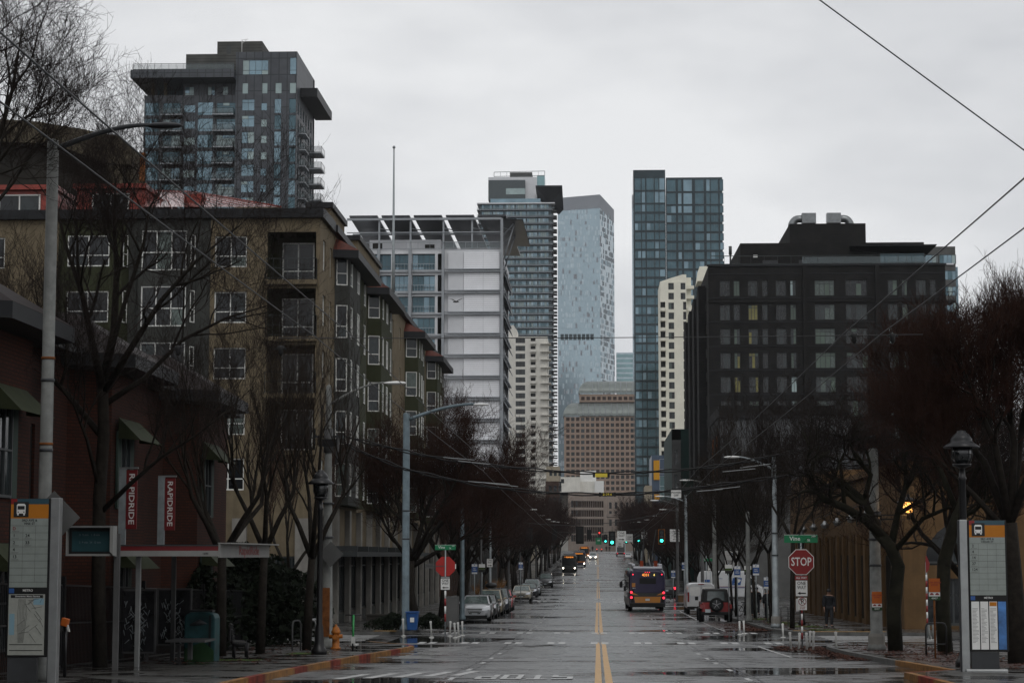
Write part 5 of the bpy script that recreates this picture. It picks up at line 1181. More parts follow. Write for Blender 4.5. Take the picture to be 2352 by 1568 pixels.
FC=tree('street_tree','slender bare tree beside the kerb level with the parked red jeep',9.2,121,43,dict(SP_FAR,rmin=.008,twig='twig_brown'),std(9.0,.12,(-.3,0),.3,4,6,.2))
rr=random.Random(8)
lab={}
def tl(side,i,y):
    w='left' if side<0 else 'right'
    o=['first','second','third','fourth','fifth','sixth','seventh','eighth','ninth','tenth','eleventh','twelfth'][i]
    return w,o
def row(side,y0,y1,n,where,src,sc=(.9,1.1),x=9.4):
    for i in range(n):
        y=y0+(y1-y0)*i/max(1,n-1)+rr.uniform(-1.5,1.5); w,o=tl(side,i,y)
        dup(src[i%len(src)],(side*(x+rr.uniform(-.4,.4)),y,g(y)+KH),rr.uniform(0,6.28),'bare tree, %s of the %s row %s'%(o,w,where),scale=[rr.uniform(*sc)]*3)
row(-1,152,176,3,'beside the apartment block',[FA,FB],(.95,1.1))
row(-1,204,294,10,'beyond the first traffic signals',[FA,FB,FC],(.95,1.15))
row(-1,322,406,7,'between second and third crossings',[FB,FA],(1.0,1.25))
row(-1,432,518,5,'near the far end of the street',[FA,FB],(1.0,1.2))
row(1,132,172,4,'behind the white van and postal van',[FC,FC],(.9,1.1),9.6)
row(1,204,294,9,'beyond the first traffic signals',[FB,FA],(.9,1.05),9.8)
row(1,322,406,6,'between second and third crossings',[FA,FB],(1.05,1.25),9.6)
row(1,432,518,5,'near the far end of the street',[FB,FA],(1.1,1.3),9.)
dup(FA,(-12.5,262,g(262)),1.,'tallest dark bare tree in the left row, rising above its neighbours',scale=(1.5,1.5,1.55))
# right side slim trees
tree('street_tree','slim upright bare tree directly behind the stop sign on the right',XA(1817,97),97,51,dict(SP_THIN,rmin=.007,twig='twig'),std(9.8,.13,(.2,0),.42,4,9,.2))
tree('street_tree','slim bare tree between the stop sign and the leaning white lamp pole',XA(1770,108),108,52,dict(SP_THIN,rmin=.007),std(9.4,.12,(-.2,0),.4,4,10,.2))
tree('street_tree','slim bare tree with brown twigs behind the black jeep roof',XA(1690,128),128,54,dict(SP_THIN,rmin=.008),std(9.,.12,(0,0),.38,4,12,.22))
# gnarled tree
d=66.; x0=XA(2057,d); zf=g(d)+KH
pp=lambda *a:pxpath(x0,d,d,a,zf)
spg=dict(n=(6,5,4,3,2),len=(1.5,1.0,.65,.42,.25),t0=(.15,.15,.1,.1),ang=(30,75),up=.18,wob=.5,trop=.03,rmin=.0058,seg=4,bark='moss_bark',twig='twig')
tree('gnarled_tree','gnarled twisted tree sweeping left, beside the white pole with orange notice',x0,d,61,spg,[
 (pp((2057,1500,0),(2052,1400,0),(2063,1300,0),(2045,1255,0),(2010,1215,0)),.25,.19,99),
 (pp((2030,1235,0),(1990,1195,-.2),(1940,1165,-.4),(1890,1145,-.6),(1862,1110,-.7),(1868,1060,-.8),(1905,1035,-.9)),.17,.05,0),
 (pp((2025,1235,0),(1985,1150,.3),(1940,1110,.5),(1900,1090,.6),(1885,1075,.7)),.15,.05,0),
 (pp((2045,1260,0),(2062,1180,.3),(2082,1110,.5),(2078,1050,.7),(2105,990,.9)),.14,.03,0),
 (pp((1985,1150,.3),(2000,1090,.2),(1965,1050,.1),(1950,1010,0),(1985,970,-.1)),.10,.03,0),
 (pp((2050,1270,0),(2120,1190,-.3),(2180,1165,-.6),(2240,1180,-.8)),.10,.03,0),
 (pp((1890,1145,-.6),(1850,1080,-.9),(1860,1030,-1),(1845,990,-1.1)),.07,.02,0),
 (pp((1940,1165,-.4),(1930,1060,-.2),(1960,1000,.1),(1978,950,.3)),.07,.02,0)])
d=64.5; x0=XA(2170,d); zf=g(d)+KH
pp=lambda *a:pxpath(x0,d,d,a,zf)
tree('gnarled_tree','dark leaning tree between the twisted tree and the right timetable pillar',x0,d,62,dict(spg,n=(8,6,5,4,2),ang=(20,60),up=.35,twig='twig'),[
 (pp((2172,1510,0),(2165,1400,0),(2168,1290,0),(2190,1210,0),(2215,1140,0)),.25,.17,99),
 (pp((2200,1180,0),(2160,1080,.2),(2145,1010,.3),(2150,940,.4)),.11,.02,0),(pp((2215,1150,0),(2260,1040,-.3),(2268,970,-.5),(2285,900,-.7)),.12,.02,0),
 (pp((2190,1200,0),(2240,1170,-.4),(2290,1130,-.8),(2330,1060,-1)),.09,.02,0),(pp((2210,1150,0),(2200,1040,.6),(2215,980,.9),(2200,920,1.2)),.1,.02,0)])
# dense red tree on the far right
d=53.; x0=XA(2338,d); zf=g(d)+KH
pp=lambda *a:pxpath(x0,d,d,a,zf)
spr=dict(SP_DENSE,n=(9,6,6,5,3),len=(1.45,1.05,.75,.5,.3),ang=(20,55),up=.3,rmin=.0046)
tree('red_twigged_tree','very dense upswept tree with dark red twigs filling the right edge',x0,d,71,spr,[
 (pp((2338,1560,0),(2335,1420,0),(2325,1290,0),(2318,1200,0)),.26,.2,99),
 (pp((2318,1210,0),(2260,1060,.2),(2200,990,.3),(2150,930,.3),(2100,900,.3)),.12,.025,0),(pp((2318,1200,0),(2285,1020,-.3),(2245,930,-.5),(2215,860,-.6)),.12,.025,0),
 (pp((2320,1200,0),(2330,1020,.3),(2312,920,.5),(2305,860,.6)),.13,.025,0),(pp((2320,1200,0),(2390,1020,-.2),(2420,900,-.3),(2430,850,-.3)),.12,.025,0),
 (pp((2320,1230,0),(2240,1140,-.3),(2170,1070,-.6),(2110,1010,-.8)),.10,.02,0),(pp((2322,1190,0),(2350,960,.8),(2365,870,1),(2370,840,1.1)),.11,.025,0)])
tree('red_twigged_tree','red twigged tree standing farther back behind the timetable pillar',13.2,72,72,dict(spr,n=(7,6,5,4,3),len=(2.2,1.5,1.,.6,.4),rmin=.006),std(7.8,.22,(-.8,0),.3,5,14,.25))
# bushes
def bush(name,label,cat,x,y,rx,ry,h,m,n,seed,z=None,leaf=.07,up=False,group=None):
    r=random.Random(seed); mb=MB(); z0=g(y)+KH if z is None else z
    root=thing(name,label,cat,(x,y,z0),group=group)
    for i in range(n):
        a=r.uniform(0,6.283); q=math.sqrt(r.random()); c=r.random()**.7; k=(1-c**3)**.5 if not up else .35+.8*c
        px_,py_,pz=math.cos(a)*q*rx*k*(.85+.3*math.sin(a*3+seed)),math.sin(a)*q*ry*k,c*h*(.9+.15*math.sin(a*2+seed))
        s=leaf*r.uniform(.6,1.4)
        if up: mb.tube([(px_*.4,py_*.4,pz*.2),(px_,py_,pz)],[.012,.004],m,3,cap=False); continue
        u=Vector((r.gauss(0,1),r.gauss(0,1),r.gauss(0,1))).normalized()*s; v=rv(r,u.normalized(),R(90))*s*.55; c_=Vector((px_,py_,pz))
        mb.face([c_-u,c_+v,c_+u,c_-v],m)
    mb.build('foliage',root)
    sb=MB()
    for i in range(6): a=r.uniform(0,6.28); sb.tube([(0,0,0),(math.cos(a)*rx*.4,math.sin(a)*ry*.4,h*.7)],[.04,.012],'bark',5)
    sb.build('stems',root)
bush('evergreen_shrub','dark evergreen shrub filling the gap between brick building and bench','shrub',XA(540,72),71.5,2.4,2,3.4,'hedge',7000,1,leaf=.12)
bush('evergreen_shrub','dark evergreen shrub right of the bench at the corner of the brick building','shrub',XA(650,74),73.5,1.8,1.6,2.6,'hedge',5000,2,leaf=.11)
bush('evergreen_shrub','dark shrub behind the map panels of the bus shelter','shrub',-12.6,64,1.5,2.,2.6,'hedge',4000,3,leaf=.1)
bush('low_shrub','low dark shrub on the corner left of the blue bin','shrub',XA(900,92.5),92.8,1.2,.8,.75,'hedge',2500,4,leaf=.06)
bush('low_shrub','low dark shrub on the corner right of the blue bin','shrub',XA(985,95),95.3,1.,.8,.7,'hedge',2200,5,leaf=.06)
bush('ornamental_grass','tall tan ornamental grass clump at the kerb behind the parked cars','ornamental grass',-8.9,168,1.4,3.2,2.0,'straw',2600,6,up=True)
# ---------------- street furniture ----------------
def gp(x,y,kerb=True): return g(y)+(KH if kerb else 0)
def pole(name,label,cat,x,y,h,r0,r1,m,arm=None,lum=None,band=True,group=None,base=None,z=None,armm=None):
    """arm: (dx,rise,dy) reach of the luminaire arm from the top"""
    z0=gp(x,y) if z is None else z
    root=thing(name,label,cat,(x,y,z0),group=group)
    mb=MB(); mb.lathe([(r0*1.5,0),(r0*1.5,.12),(r0*1.05,.3),(r0,.32),(r1,h),(r1*.9,h+.06),(.01,h+.1)],m,n=14); mb.build('pole',root)
    if base: b=MB(); b.lathe([(r0*1.35,-.02),(r0*1.35,.45),(r0*1.2,.55)],base,n=8,smooth=False); b.build('base',root)
    if band: pass
    if band:
        for q in (.42,.55): b=MB(); b.lathe([(r0*1.02,h*q),(r0*1.02,h*q+.06)],'dark_grey',n=14); b.build('band',root)
    if arm:
        dx,rise,z1=arm; s=1 if dx>0 else -1; a=MB(); pts=[]
        for t in range(9):
            q=t/8; pts.append((dx*q,0,z1+rise*math.sin(q*math.pi/2)))
        a.tube(pts,[r1*.55-.012*t/8*2 for t in range(9)] if r1*.55>.04 else .03,armm or m,8); 
        if rise>1.0: a.tube([(0,0,z1-1.4),(dx*.18,0,z1-.3),(dx*.42,0,z1+rise*.58)],.022,m,6)
        a.build('arm',root)
        l=MB(); lx=dx; lz=z1+rise
        l.lathe([(.03,-.25),(.11,-.12),(.15,.1),(.1,.3),(.03,.36)],'white_paint' if lum!='dark' else 'dark_grey',(0,0,0),10,axis=0); o=l.build('luminaire',root); o.location=(lx+s*.2,0,lz-.02); o.scale=(1.25,1,.45)
    return root
def plate(mb,x,y,z,w,h,m,back='sign_back',t=.008,rim=None):
    mb.box(x-w/2,x+w/2,y-t,y,z-h/2,z+h/2,m)
    mb.box(x-w/2,x+w/2,y+.0005,y+t*.7,z-h/2,z+h/2,back)
def octo(mb,z,y,r,m): 
    pts=[(math.cos(R(22.5+45*k))*r,math.sin(R(22.5+45*k))*r+z) for k in range(8)]; mb.ext(pts,1,y,y+.006,m)
# light poles
root=pole('light_pole','tall rusty steel pole with curved dark arm behind the left timetable pillar','street light',XA(100,40.),40.,ZA(330,40.,110)-gp(0,40),.135,.115,'old_pole',(1.95,.5,ZA(345,40,110)-gp(0,40)),'dark',base=None,armm='dark_grey')
mb=MB()
for q in(2.6,4.6,6.3): mb.lathe([(.137,q),(.137,q+.05)],'rust',n=14)
mb.build('rust_band',root)
x=XA(752,68.); pl=pole('light_pole','grey weathered pole with curved lamp arm and cable brackets behind the black lamp','street light',x,68.,ZA(890,68.,748)-gp(0,68),.2,.09,'old_pole',(1.95,.75,ZA(930,68.,748)-gp(0,68)),base=None)
mb=MB(); zz=ZA(1005,68.,748)-gp(0,68)
mb.box(-.5,.5,-.06,.06,zz,zz+.08,'dark_grey'); mb.box(-.32,.32,-.16,-.08,zz-.3,zz-.05,'black_metal'); mb.lathe([(.16,zz-.5),(.16,zz+.3)],'grey_pole',n=10); mb.tube([(.35,0,zz),(.25,0,zz-.9)],.04,'grey_pole',6); mb.build('cable_bracket',pl)
mb=MB(); mb.box(-.12,.12,-.215,-.205,.4,2.0,'rust'); mb.build('worn_paint_patch',pl)
pole('light_pole','green grey steel lamp pole on the far left corner beside the blue bin','street light',XA(932,91.),91.,ZA(952,91.,932)-gp(0,91),.17,.15,'galv_blue',(3.05,.72,ZA(965,91.,932)-gp(0,91)),base=None)
pole('light_pole','white lamp pole with curved arm beyond the stop sign on the right','street light',XA(1780,98.),98.,ZA(1050,98.,1780)-gp(0,98),.17,.1,'galv',(-1.85,.62,ZA(1078,98.,1780)-gp(0,98)),base='concrete')
n_pole=pole('light_pole','white pole carrying the orange notice and bracket lantern at the right kerb','street light',XA(2010,67.),67.,ZA(1035,67.,2010)-gp(0,67),.2,.15,'old_pole',base='concrete')
# orange notice and bracket lantern
def notice(parent,loc,ori=0):
    mb=MB(); mb.box(-.24,.24,-.225,-.215,-.38,.1,'sign_back'); mb.box(-.23,.23,-.235,-.226,-.1,.46,'sign_orange'); mb.box(-.23,.23,-.234,-.226,-.27,-.105,'sign_white'); mb.box(-.23,.23,-.233,-.226,-.42,-.275,'bin_green'); o=mb.build('notice',parent); o.location=(loc[0],loc[1]-.08,loc[2]); o.scale=(.68,.68,.68)
    text('TOW AWAY\nZONE',.1,'sign_red',o,(0,-.237,.24)); text('45427',.1,'sign_white',o,(0,-.236,-.35))
    mb=MB(); 
    for s in(-1,1): mb.box(s*.11-.075,s*.11+.075,-.24,-.2345,-.215,-.16,'sign_red'); mb.box(s*.11-.04,s*.11+.04,-.24,-.2345,-.16,-.13,'sign_red')
    mb.build('tow_symbol',o)
zn=ZA(1380,67.,2010)-gp(0,67); notice(n_pole,(0,0,zn))
mb=MB(); zb=ZA(1192,67.,2010)-gp(0,67); 
mb.lathe([(.215,zb-.2),(.215,zb+.25)],'black_metal',n=12); mb.box(.2,1.15,-.03,.03,zb-.02,zb+.03,'black_metal'); mb.box(.2,1.15,-.03,.03,zb+.12,zb+.16,'black_metal'); mb.build('bracket',n_pole)
def lantern(parent,loc,lit,s=1.,hang=False):
    mb=MB(); mb.lathe([(.02,.62),(.05,.6),(.05,.52),(.2,.46),(.22,.44),(.36,.38),(.36,.355),(.2,.35)],'black_metal',n=14); mb.lathe([(.06,-.2),(.07,-.05),(.17,-.02),(.17,.01),(.13,.02)],'black_metal',n=14)
    for k in range(4): a=R(45+90*k); mb.tube([(math.cos(a)*.15,math.sin(a)*.15,0),(math.cos(a)*.21,math.sin(a)*.21,.36)],.012,'black_metal',5)
    o=mb.build('lantern',parent); o.location=loc; o.scale=(s,s,s)
    mb=MB(); mb.lathe([(.125,.02),(.17,.2),(.185,.345)],'lamp_on' if lit else 'gl_deep',n=12); mb.build('lamp_glass',o); return o
lantern(n_pole,(1.1,0,zb+.2),True,1.)
ll=bpy.data.lights.new('lantern_light','POINT'); ll.energy=12; ll.color=(1,.55,.2); ll.shadow_soft_size=.15
lo=bpy.data.objects.new('lantern_light',ll); COL.objects.link(lo); lo.parent=n_pole; lo.location=(1.1,-.25,zb+.2)
# black lamps
def blacklamp(label,x,y,h,s=1.):
    r=thing('street_lamp',label,'street lamp',(x,y,gp(x,y)),group='black ornamental street lamps')
    mb=MB(); mb.lathe([(.24,0),(.24,.12),(.19,.2),(.14,.35),(.12,.8),(.09,.9),(.075,h-.9),(.1,h-.85),(.07,h-.8),(.06,h-.6)],'black_metal',n=14); mb.build('post',r)
    mb=MB(); mb.lathe([(.04,h-.62),(.2,h-.55),(.21,h-.5)],'black_metal',n=16)
    for k in range(4): a=R(45+90*k); mb.tube([(math.cos(a)*.2,math.sin(a)*.2,h-.5),(math.cos(a)*.27,math.sin(a)*.27,h-.32),(math.cos(a)*.26,math.sin(a)*.26,h-.1)],.014,'black_metal',5)
    mb.build('cradle',r)
    mb=MB(); mb.lathe([(.12,h-.5),(.21,h-.38),(.22,h-.16),(.19,h-.1)],'glass_dark',n=16); mb.build('lamp_glass',r)
    mb=MB(); mb.lathe([(.24,h-.1),(.39,h-.12),(.4,h-.09),(.26,h+.02),(.23,h+.06),(.24,h+.09),(.17,h+.2),(.1,h+.26),(.1,h+.29),(.02,h+.31)],'black_metal',n=20); mb.build('cap',r)
    r.scale=(s,s,1); return r
blacklamp('black street lamp with wide cap on the left pavement beside the weathered pole',XA(735,61.),61.,ZA(1110,61.,735)-gp(0,61)+.1)
blacklamp('black street lamp above the right timetable pillar',XA(2214,50.),50.,ZA(1022,50.,2207)-gp(0,50)+.05,1.1)
blacklamp('small black street lamp behind the Vine street sign on the right',XA(1840,104),104.,4.4,.8)
# farther poles
def fpole(label,px_,py_top,d,r,m,arm=None,mt='galv'):
    h=ZA(py_top,d,px_)-gp(0,d); return pole('light_pole',label,'street light',XA(px_,d),d,h,r,r*.7,m,arm,base=None,band=False,group='street lights beyond the first crossing')
fpole('blue grey pole second along the left kerb past the parked cars',1062,1168,116.,.14,'galv_blue')
fpole('slim grey pole on the left carrying the blue parking sign',1105,1165,134.,.08,'grey_pole')
fpole('grey pole on the left with the small one way sign',1126,1150,150.,.1,'galv')
fpole('tall weathered pole behind the white van with curved arm',1641,1108,145.,.17,'old_pole',(-1.9,.5,(ZA(1118,145.,1641)-gp(0,145))))
fpole('thin white pole before the postal van',1718,1178,112.,.14,'old_pole')
fpole('galvanised lamp pole right of the trolley bus',1576,1138,160.,.15,'galv',(-1.9,.45,(ZA(1152,160.,1576)-gp(0,160))))
fpole('grey pole holding the power off sign',1556,1120,176.,.14,'grey_pole',(-1.8,.45,8.2))
fpole('grey signal pole with camera arm at the first signals',1613,1125,180.,.16,'grey_pole')
for i,(sx,y) in enumerate([(-1,206),(-1,236),(-1,268),(-1,298),(-1,330),(-1,365),(-1,402),(-1,440),(1,206),(1,240),(1,274),(1,322),(1,362),(1,404),(1,450)]):
    pole('light_pole','lamp pole number %s along the %s kerb beyond the first signals'%(['one','two','three','four','five','six','seven','eight'][i if i<8 else i-8],'left' if sx<0 else 'right'),'street light',sx*8.9,y,8.4,.13,.09,'grey_pole',(-sx*2.2,.6,8.0),band=False,group='street lights beyond the first crossing')
# ---- signs ----
def sign(name,label,x,y,h,build,pr=.03,pm='galv',group=None,kerb=True,z=None):
    z0=gp(x,y,kerb) if z is None else z
    r=thing(name,label,'sign',(x,y,z0),group=group); mb=MB(); mb.tube([(0,.03,-.05),(0,.03,h)],pr,pm,8); mb.build('post',r); build(r); return r
def street_name(r,z,s,w=.95,num='2900',name='Vine',x=0,rz=0):
    mb=MB(); plate(mb,x,0,z,w*s,.23*s,'sign_green'); mb.box(x-w*s/2,x+w*s/2,-.0095,-.0085,z+.105*s,z+.115*s,'sign_white'); o=mb.build('street_name_plate',r); o.rotation_euler=(0,0,rz)
    text(name,.17*s,'sign_white',o,(x-.17*s,-.013,z)); text('St',.1*s,'sign_white',o,(x+.22*s,-.013,z-.04*s)); text(num,.06*s,'sign_white',o,(x+.36*s,-.013,z+.06*s))
def oneway(r,z,w,h,d=-1,x=0,y=0):
    mb=MB(); mb.box(x-w/2,x+w/2,y-.012,y-.002,z-h/2,z+h/2,'sign_black'); mb.box(x-w/2+.015,x+w/2-.015,y-.016,y-.0125,z-h/2+.015,z+h/2-.015,'sign_white'); o=mb.build('one_way_plate',r)
    text('ONE',h*.3,'sign_black',o,(x,y-.019,z+h*.3),w=w*.68); text('WAY',h*.3,'sign_black',o,(x,y-.019,z+h*.04),w=w*.72)
    a=MB(); zz=z-h*.3; L=w*.34; a.ext([(x-d*L,zz-h*.035),(x+d*L*.3,zz-h*.035),(x+d*L*.3,zz-h*.1),(x+d*L,zz),(x+d*L*.3,zz+h*.1),(x+d*L*.3,zz+h*.035),(x-d*L,zz+h*.035)] if d>0 else [(x+L,zz+h*.035),(x-L*.3,zz+h*.035),(x-L*.3,zz+h*.1),(x-L,zz),(x-L*.3,zz-h*.1),(x-L*.3,zz-h*.035),(x+L,zz-h*.035)],1,y-.022,y-.017,'sign_black'); a.build('arrow',o)
def stopR(r):
    z=ZA(1290,74.,1840)-r.location.z
    mb=MB(); octo(mb,z,-.01,.49,'sign_white'); octo(mb,z,-.017,.465,'sign_red'); octo(mb,z,.0,.49,'sign_back'); o=mb.build('stop_plate',r); text('STOP',.42,'sign_white',o,(0,-.022,z),w=.72)
    mb=MB(); plate(mb,0,0,z-.56,.46,.15,'sign_red'); o=mb.build('all_way_plate',r); text('ALL WAY',.1,'sign_white',o,(0,-.012,z-.56),w=.38)
    oneway(r,z-.93,.44,.58,-1)
    mb=MB(); plate(mb,.02,0,z-1.48,.32,.44,'sign_white'); o=mb.build('no_parking_plate',r); text('P',.24,'sign_black',o,(.02,-.012,z-1.4)); text('WITHIN\n30 FEET',.055,'sign_red',o,(.02,-.012,z-1.62))
    mb=MB(); 
    for k in range(16):
        a,b=R(22.5*k),R(22.5*k+22.5); mb.tube([(.02+math.cos(a)*.13,-.014,z-1.4+math.sin(a)*.13),(.02+math.cos(b)*.13,-.014,z-1.4+math.sin(b)*.13)],.012,'sign_red',4)
    mb.tube([(-.07,-.014,z-1.31),(.11,-.014,z-1.49)],.012,'sign_red',4); mb.build('red_ring',o)
    mb=MB(); mb.box(-.2,-.08,.06,.07,z-1.75,z-1.3,'sign_white'); mb.build('pole_tag',r)
    street_name(r,z+.83,1.25,rz=R(-4))
    mb=MB()
    for k in range(4): mb.tube([(0,.03,.35+k*.45),(0,.03,.35+k*.45+.22)],.036,'sign_red',8)
    for k in range(4): mb.tube([(0,.03,.57+k*.45),(0,.03,.57+k*.45+.22)],.0355,'sign_white',8)
    mb.build('striped_sleeve',r)
sign('stop_sign','red STOP sign with one way plate under green street name, right corner',XA(1840,74.),74.,ZA(1235,74.,1840)-g(74)+.1,stopR,kerb=False)
def stopL(r):
    z=ZA(1300,89.,1023)-r.location.z
    mb=MB(); octo(mb,z,.04,.45,'sign_red_back'); mb.build('stop_plate',r); mb=MB(); mb.box(-.19,.19,.05,.06,z-.62,z-.47,'sign_back'); mb.box(.42,.46,.03,.06,z-.1,z+.1,'sign_white'); mb.build('back_plate',r)
    mb=MB(); mb.box(-.19,.19,-.006,.0,z-.52,z-.44,'alum'); mb.build('clip_plate',r)
    oneway(r,z-.76,.42,.5,-1); street_name(r,z+.82,.95)
    mb=MB()
    for k in range(2): mb.tube([(0,.03,.6+k*.66),(0,.03,.93+k*.66)],.04,'sign_red',8); mb.tube([(0,.03,.93+k*.66),(0,.03,1.26+k*.66)],.0395,'sign_white',8)
    mb.build('striped_sleeve',r)
    mb=MB(); plate(mb,-.7,.02,z+.02,.34,.2,'low_grey'); mb.box(-.53,0,.02,.035,z+.0,z+.03,'sign_back'); o=mb.build('side_plate',r); text('TAILOR',.09,'sign_black',o,(-.7,.008,z+.02))
sign('stop_sign','back facing red octagon stop sign with one way plate on the far left corner',XA(1023,89.),89.,ZA(1255,89.,1023)-g(89)+.1,stopL,kerb=False)
# grey sign backs on the near left poles
def back_sign(label,x,y,z,r):
    t=thing('diamond_sign',label,'sign',(x,y,z)); mb=MB(); pts=[(r,0),(0,r),(-r,0),(0,-r)]; mb.ext(pts,1,0,.01,'sign_back'); mb.build('plate',t); mb=MB(); mb.box(-.04,.04,.011,.05,-r*.6,r*.6,'galv'); mb.build('bracket',t)
back_sign('grey back of a diamond sign fixed to the rusty pole above the timetable',XA(118,39.6),39.7,ZA(1188,39.6,118),.52)
back_sign('grey back of a diamond sign fixed to the weathered pole left of the corner',XA(758,67.4),67.6,ZA(1272,67.4,758),.42)
def seg_sign(label,px_,py_,d,kind,group='small kerb signs',name='parking_sign'):
    x=XA(px_,d); z=ZA(py_,d,px_); 
    def b(r):
        zz=z-r.location.z
        if kind=='blue':
            mb=MB(); plate(mb,0,0,zz,.36,.62,'sign_blue'); mb.box(-.17,.17,-.0095,-.0085,zz+.14,zz+.3,'sign_white'); mb.box(-.17,.17,-.0095,-.0085,zz-.3,zz-.2,'sign_white'); o=mb.build('plate',r); text('P',.15,'sign_blue',o,(0,-.013,zz+.22)); text('PAY\nHERE',.1,'sign_white',o,(0,-.013,zz-.02))
        elif kind=='green':
            mb=MB(); plate(mb,0,0,zz,.4,.5,'sign_white'); mb.box(-.2,.2,-.0095,-.0085,zz-.08,zz+.04,'grass'); mb.box(-.2,.2,-.0095,-.0085,zz-.25,zz-.085,'sign_black'); mb.build('plate',r)
        elif kind=='oneR': oneway(r,zz,.45,.62,1)
        elif kind=='white':
            mb=MB(); plate(mb,0,0,zz,.95,1.55,'sign_white'); o=mb.build('plate',r); text('DIAMOND\nPARKING',.16,'sign_black',o,(0,-.012,zz-.15),w=.7) if False else None
            text('P',.3,'sign_blue',o,(0,-.012,zz+.5)); text('PARK TOP\n2 HOUR TOP\nPUBLIC 12',.13,'sign_black',o,(0,-.012,zz-.08),w=.75)
    return sign(name,label,x,d,z-gp(x,d)+.35,b,group=group)
seg_sign('blue parking pay sign on the left pavement behind the stop sign',1090,1306,128.,'blue'); seg_sign('small green and white sign right of the left blue parking sign',1107,1304,128.5,'green')
seg_sign('small one way sign pointing right on the left side',1125,1292,149.,'oneR',name='one_way_sign'); seg_sign('blue sign among the far left trees by the tan grass',1196,1299,175.,'blue')
seg_sign('blue and white parking sign left of the white lamp pole on the right',1761,1338,112.,'blue'); seg_sign('blue parking sign near the timetable strip behind the postal van front',1736,1308,118.,'blue')
seg_sign('green and black sign beside the blue parking sign over the postal van',1717,1309,118.5,'green'); seg_sign('blue parking sign right of the postal van emblem',1693,1312,116.,'blue'); seg_sign('green and black sign behind the jeep, left of the postal emblem',1673,1306,117.,'green')
seg_sign('large white parking lot sign behind the postal van',1680,1289,150.,'white'); seg_sign('one way sign pointing right beside the trolley bus pole',1631,1304,184.,'oneR',name='one_way_sign')
seg_sign('blue parking sign directly right of the trolley bus',1571,1300,165.,'blue'); seg_sign('small blue sign over the dark parked car right of the trolley bus',1546,1318,176.,'blue')
def wall_st(r):
    z=3.6; street_name(r,z,1.1,name='Wall',num='')
sign('street_name_sign','green street name sign beyond the white van at the first signals',XA(1622,181.),181.,4.0,wall_st)
def ltow(r):
    notice(r,(0,.2,1.9))
sign('tow_away_sign','slim post with amber tow away notice near the right timetable pillar',XA(2144,58.),58.,2.2,ltow,pr=.028,pm='rust')
def flag(r):
    mb=MB(); mb.ext([(-.02,2.55),(.1,2.7),(.14,2.95),(.02,3.25),(-.02,3.25)],1,0,.01,'sign_red'); mb.build('flag',r)
    mb=MB()
    for k in range(4): mb.tube([(0,.03,.5+k*.5),(0,.03,.75+k*.5)],.036,'sign_red',8); mb.tube([(0,.03,.75+k*.5),(0,.03,1.0+k*.5)],.0355,'sign_white',8)
    mb.build('striped_sleeve',r)
sign('crossing_flag_post','red and white striped post with faded red flag on the right corner',XA(2127,84.),84.,3.0,flag)
# ---- hydrant, scooter, bins, bench, hoops ----
x=XA(773,67.); h=thing('fire_hydrant','orange and yellow fire hydrant on the left pavement beside the scooter','hydrant',(x,67.,gp(x,67)))
mb=MB(); mb.lathe([(.17,0),(.17,.06),(.12,.08),(.115,.5),(.15,.52),(.15,.58),(.13,.62),(.1,.7),(.04,.75),(.04,.8),(.01,.81)],'hydrant',n=14); mb.build('barrel',h)
mb=MB(); mb.lathe([(.07,-.22),(.07,.22)],'hydrant',(0,0,.42),10,axis=0); mb.lathe([(.09,-.2),(.09,-.05)],'hydrant',(0,0,.4),10,axis=1); mb.build('nozzles',h)
x=XA(813,66.); s=thing('electric_scooter','green and white rental electric scooter parked on the left pavement','scooter',(x,66.,gp(x,66)))
mb=MB(); mb.tube([(0,-.08,.2),(0,.02,1.12)],.035,'scooter_green',8); mb.build('stem',s); mb=MB(); mb.tube([(-.26,.02,1.12),(.26,.02,1.12)],.02,'black_metal',8); mb.build('handlebar',s)
mb=MB(); mb.box(-.08,.08,0,.85,.13,.18,'plastic_white'); mb.box(-.06,.06,-.14,.02,.16,.44,'plastic_white'); mb.build('deck',s)
for yy in(-.12,.92):
    mb=MB(); mb.lathe([(.08,-.025),(.115,-.02),(.115,.02),(.08,.025)],'tyre',(0,yy,.115),14,axis=0); mb.build('wheel',s)
x=XA(467,53.5); b=thing('litter_bin','large teal painted litter bin with fish mural beside the bus shelter','litter bin',(x,53.5,gp(x,53.5)))
mb=MB(); prof=[(-.4,0),(.4,0),(.4,1.12),(.36,1.22),(.2,1.28),(-.25,1.28),(-.38,1.2),(-.4,1.08)]
mb.ext(prof,1,-.36,.36,'bin_teal'); mb.build('body',b,bevel=.03); mb=MB(); mb.ext([(-.38,.01),(.38,.01),(.38,.3),(.1,.52),(-.38,.34)],1,-.372,-.362,'bin_green'); mb.build('painted_hill',b)
mb=MB(); mb.tube([(-.25,-.37,.95),(0,-.37,1.02),(.2,-.37,.98)],[.02,.08,.01],'dark_grey',8); mb.build('painted_fish',b)
mb=MB(); mb.box(.24,.3,-.37,-.361,0,1.2,'black'); mb.box(-.3,.3,-.2,.2,1.281,1.33,'black_metal'); mb.build('lid',b)
x=XA(948,90.8); b=thing('recycling_bin','small blue wheeled recycling bin at the foot of the green grey pole','bin',(x,90.8,gp(x,90.8)))
mb=MB(); mb.add([(-.2,-.2,.05),(.2,-.2,.05),(.2,.25,.05),(-.2,.25,.05),(-.26,-.27,.8),(.26,-.27,.8),(.26,.3,.8),(-.26,.3,.8)],[(0,3,2,1),(4,5,6,7),(0,1,5,4),(1,2,6,5),(2,3,7,6),(3,0,4,7)],'bin_blue'); mb.build('body',b,bevel=.02)
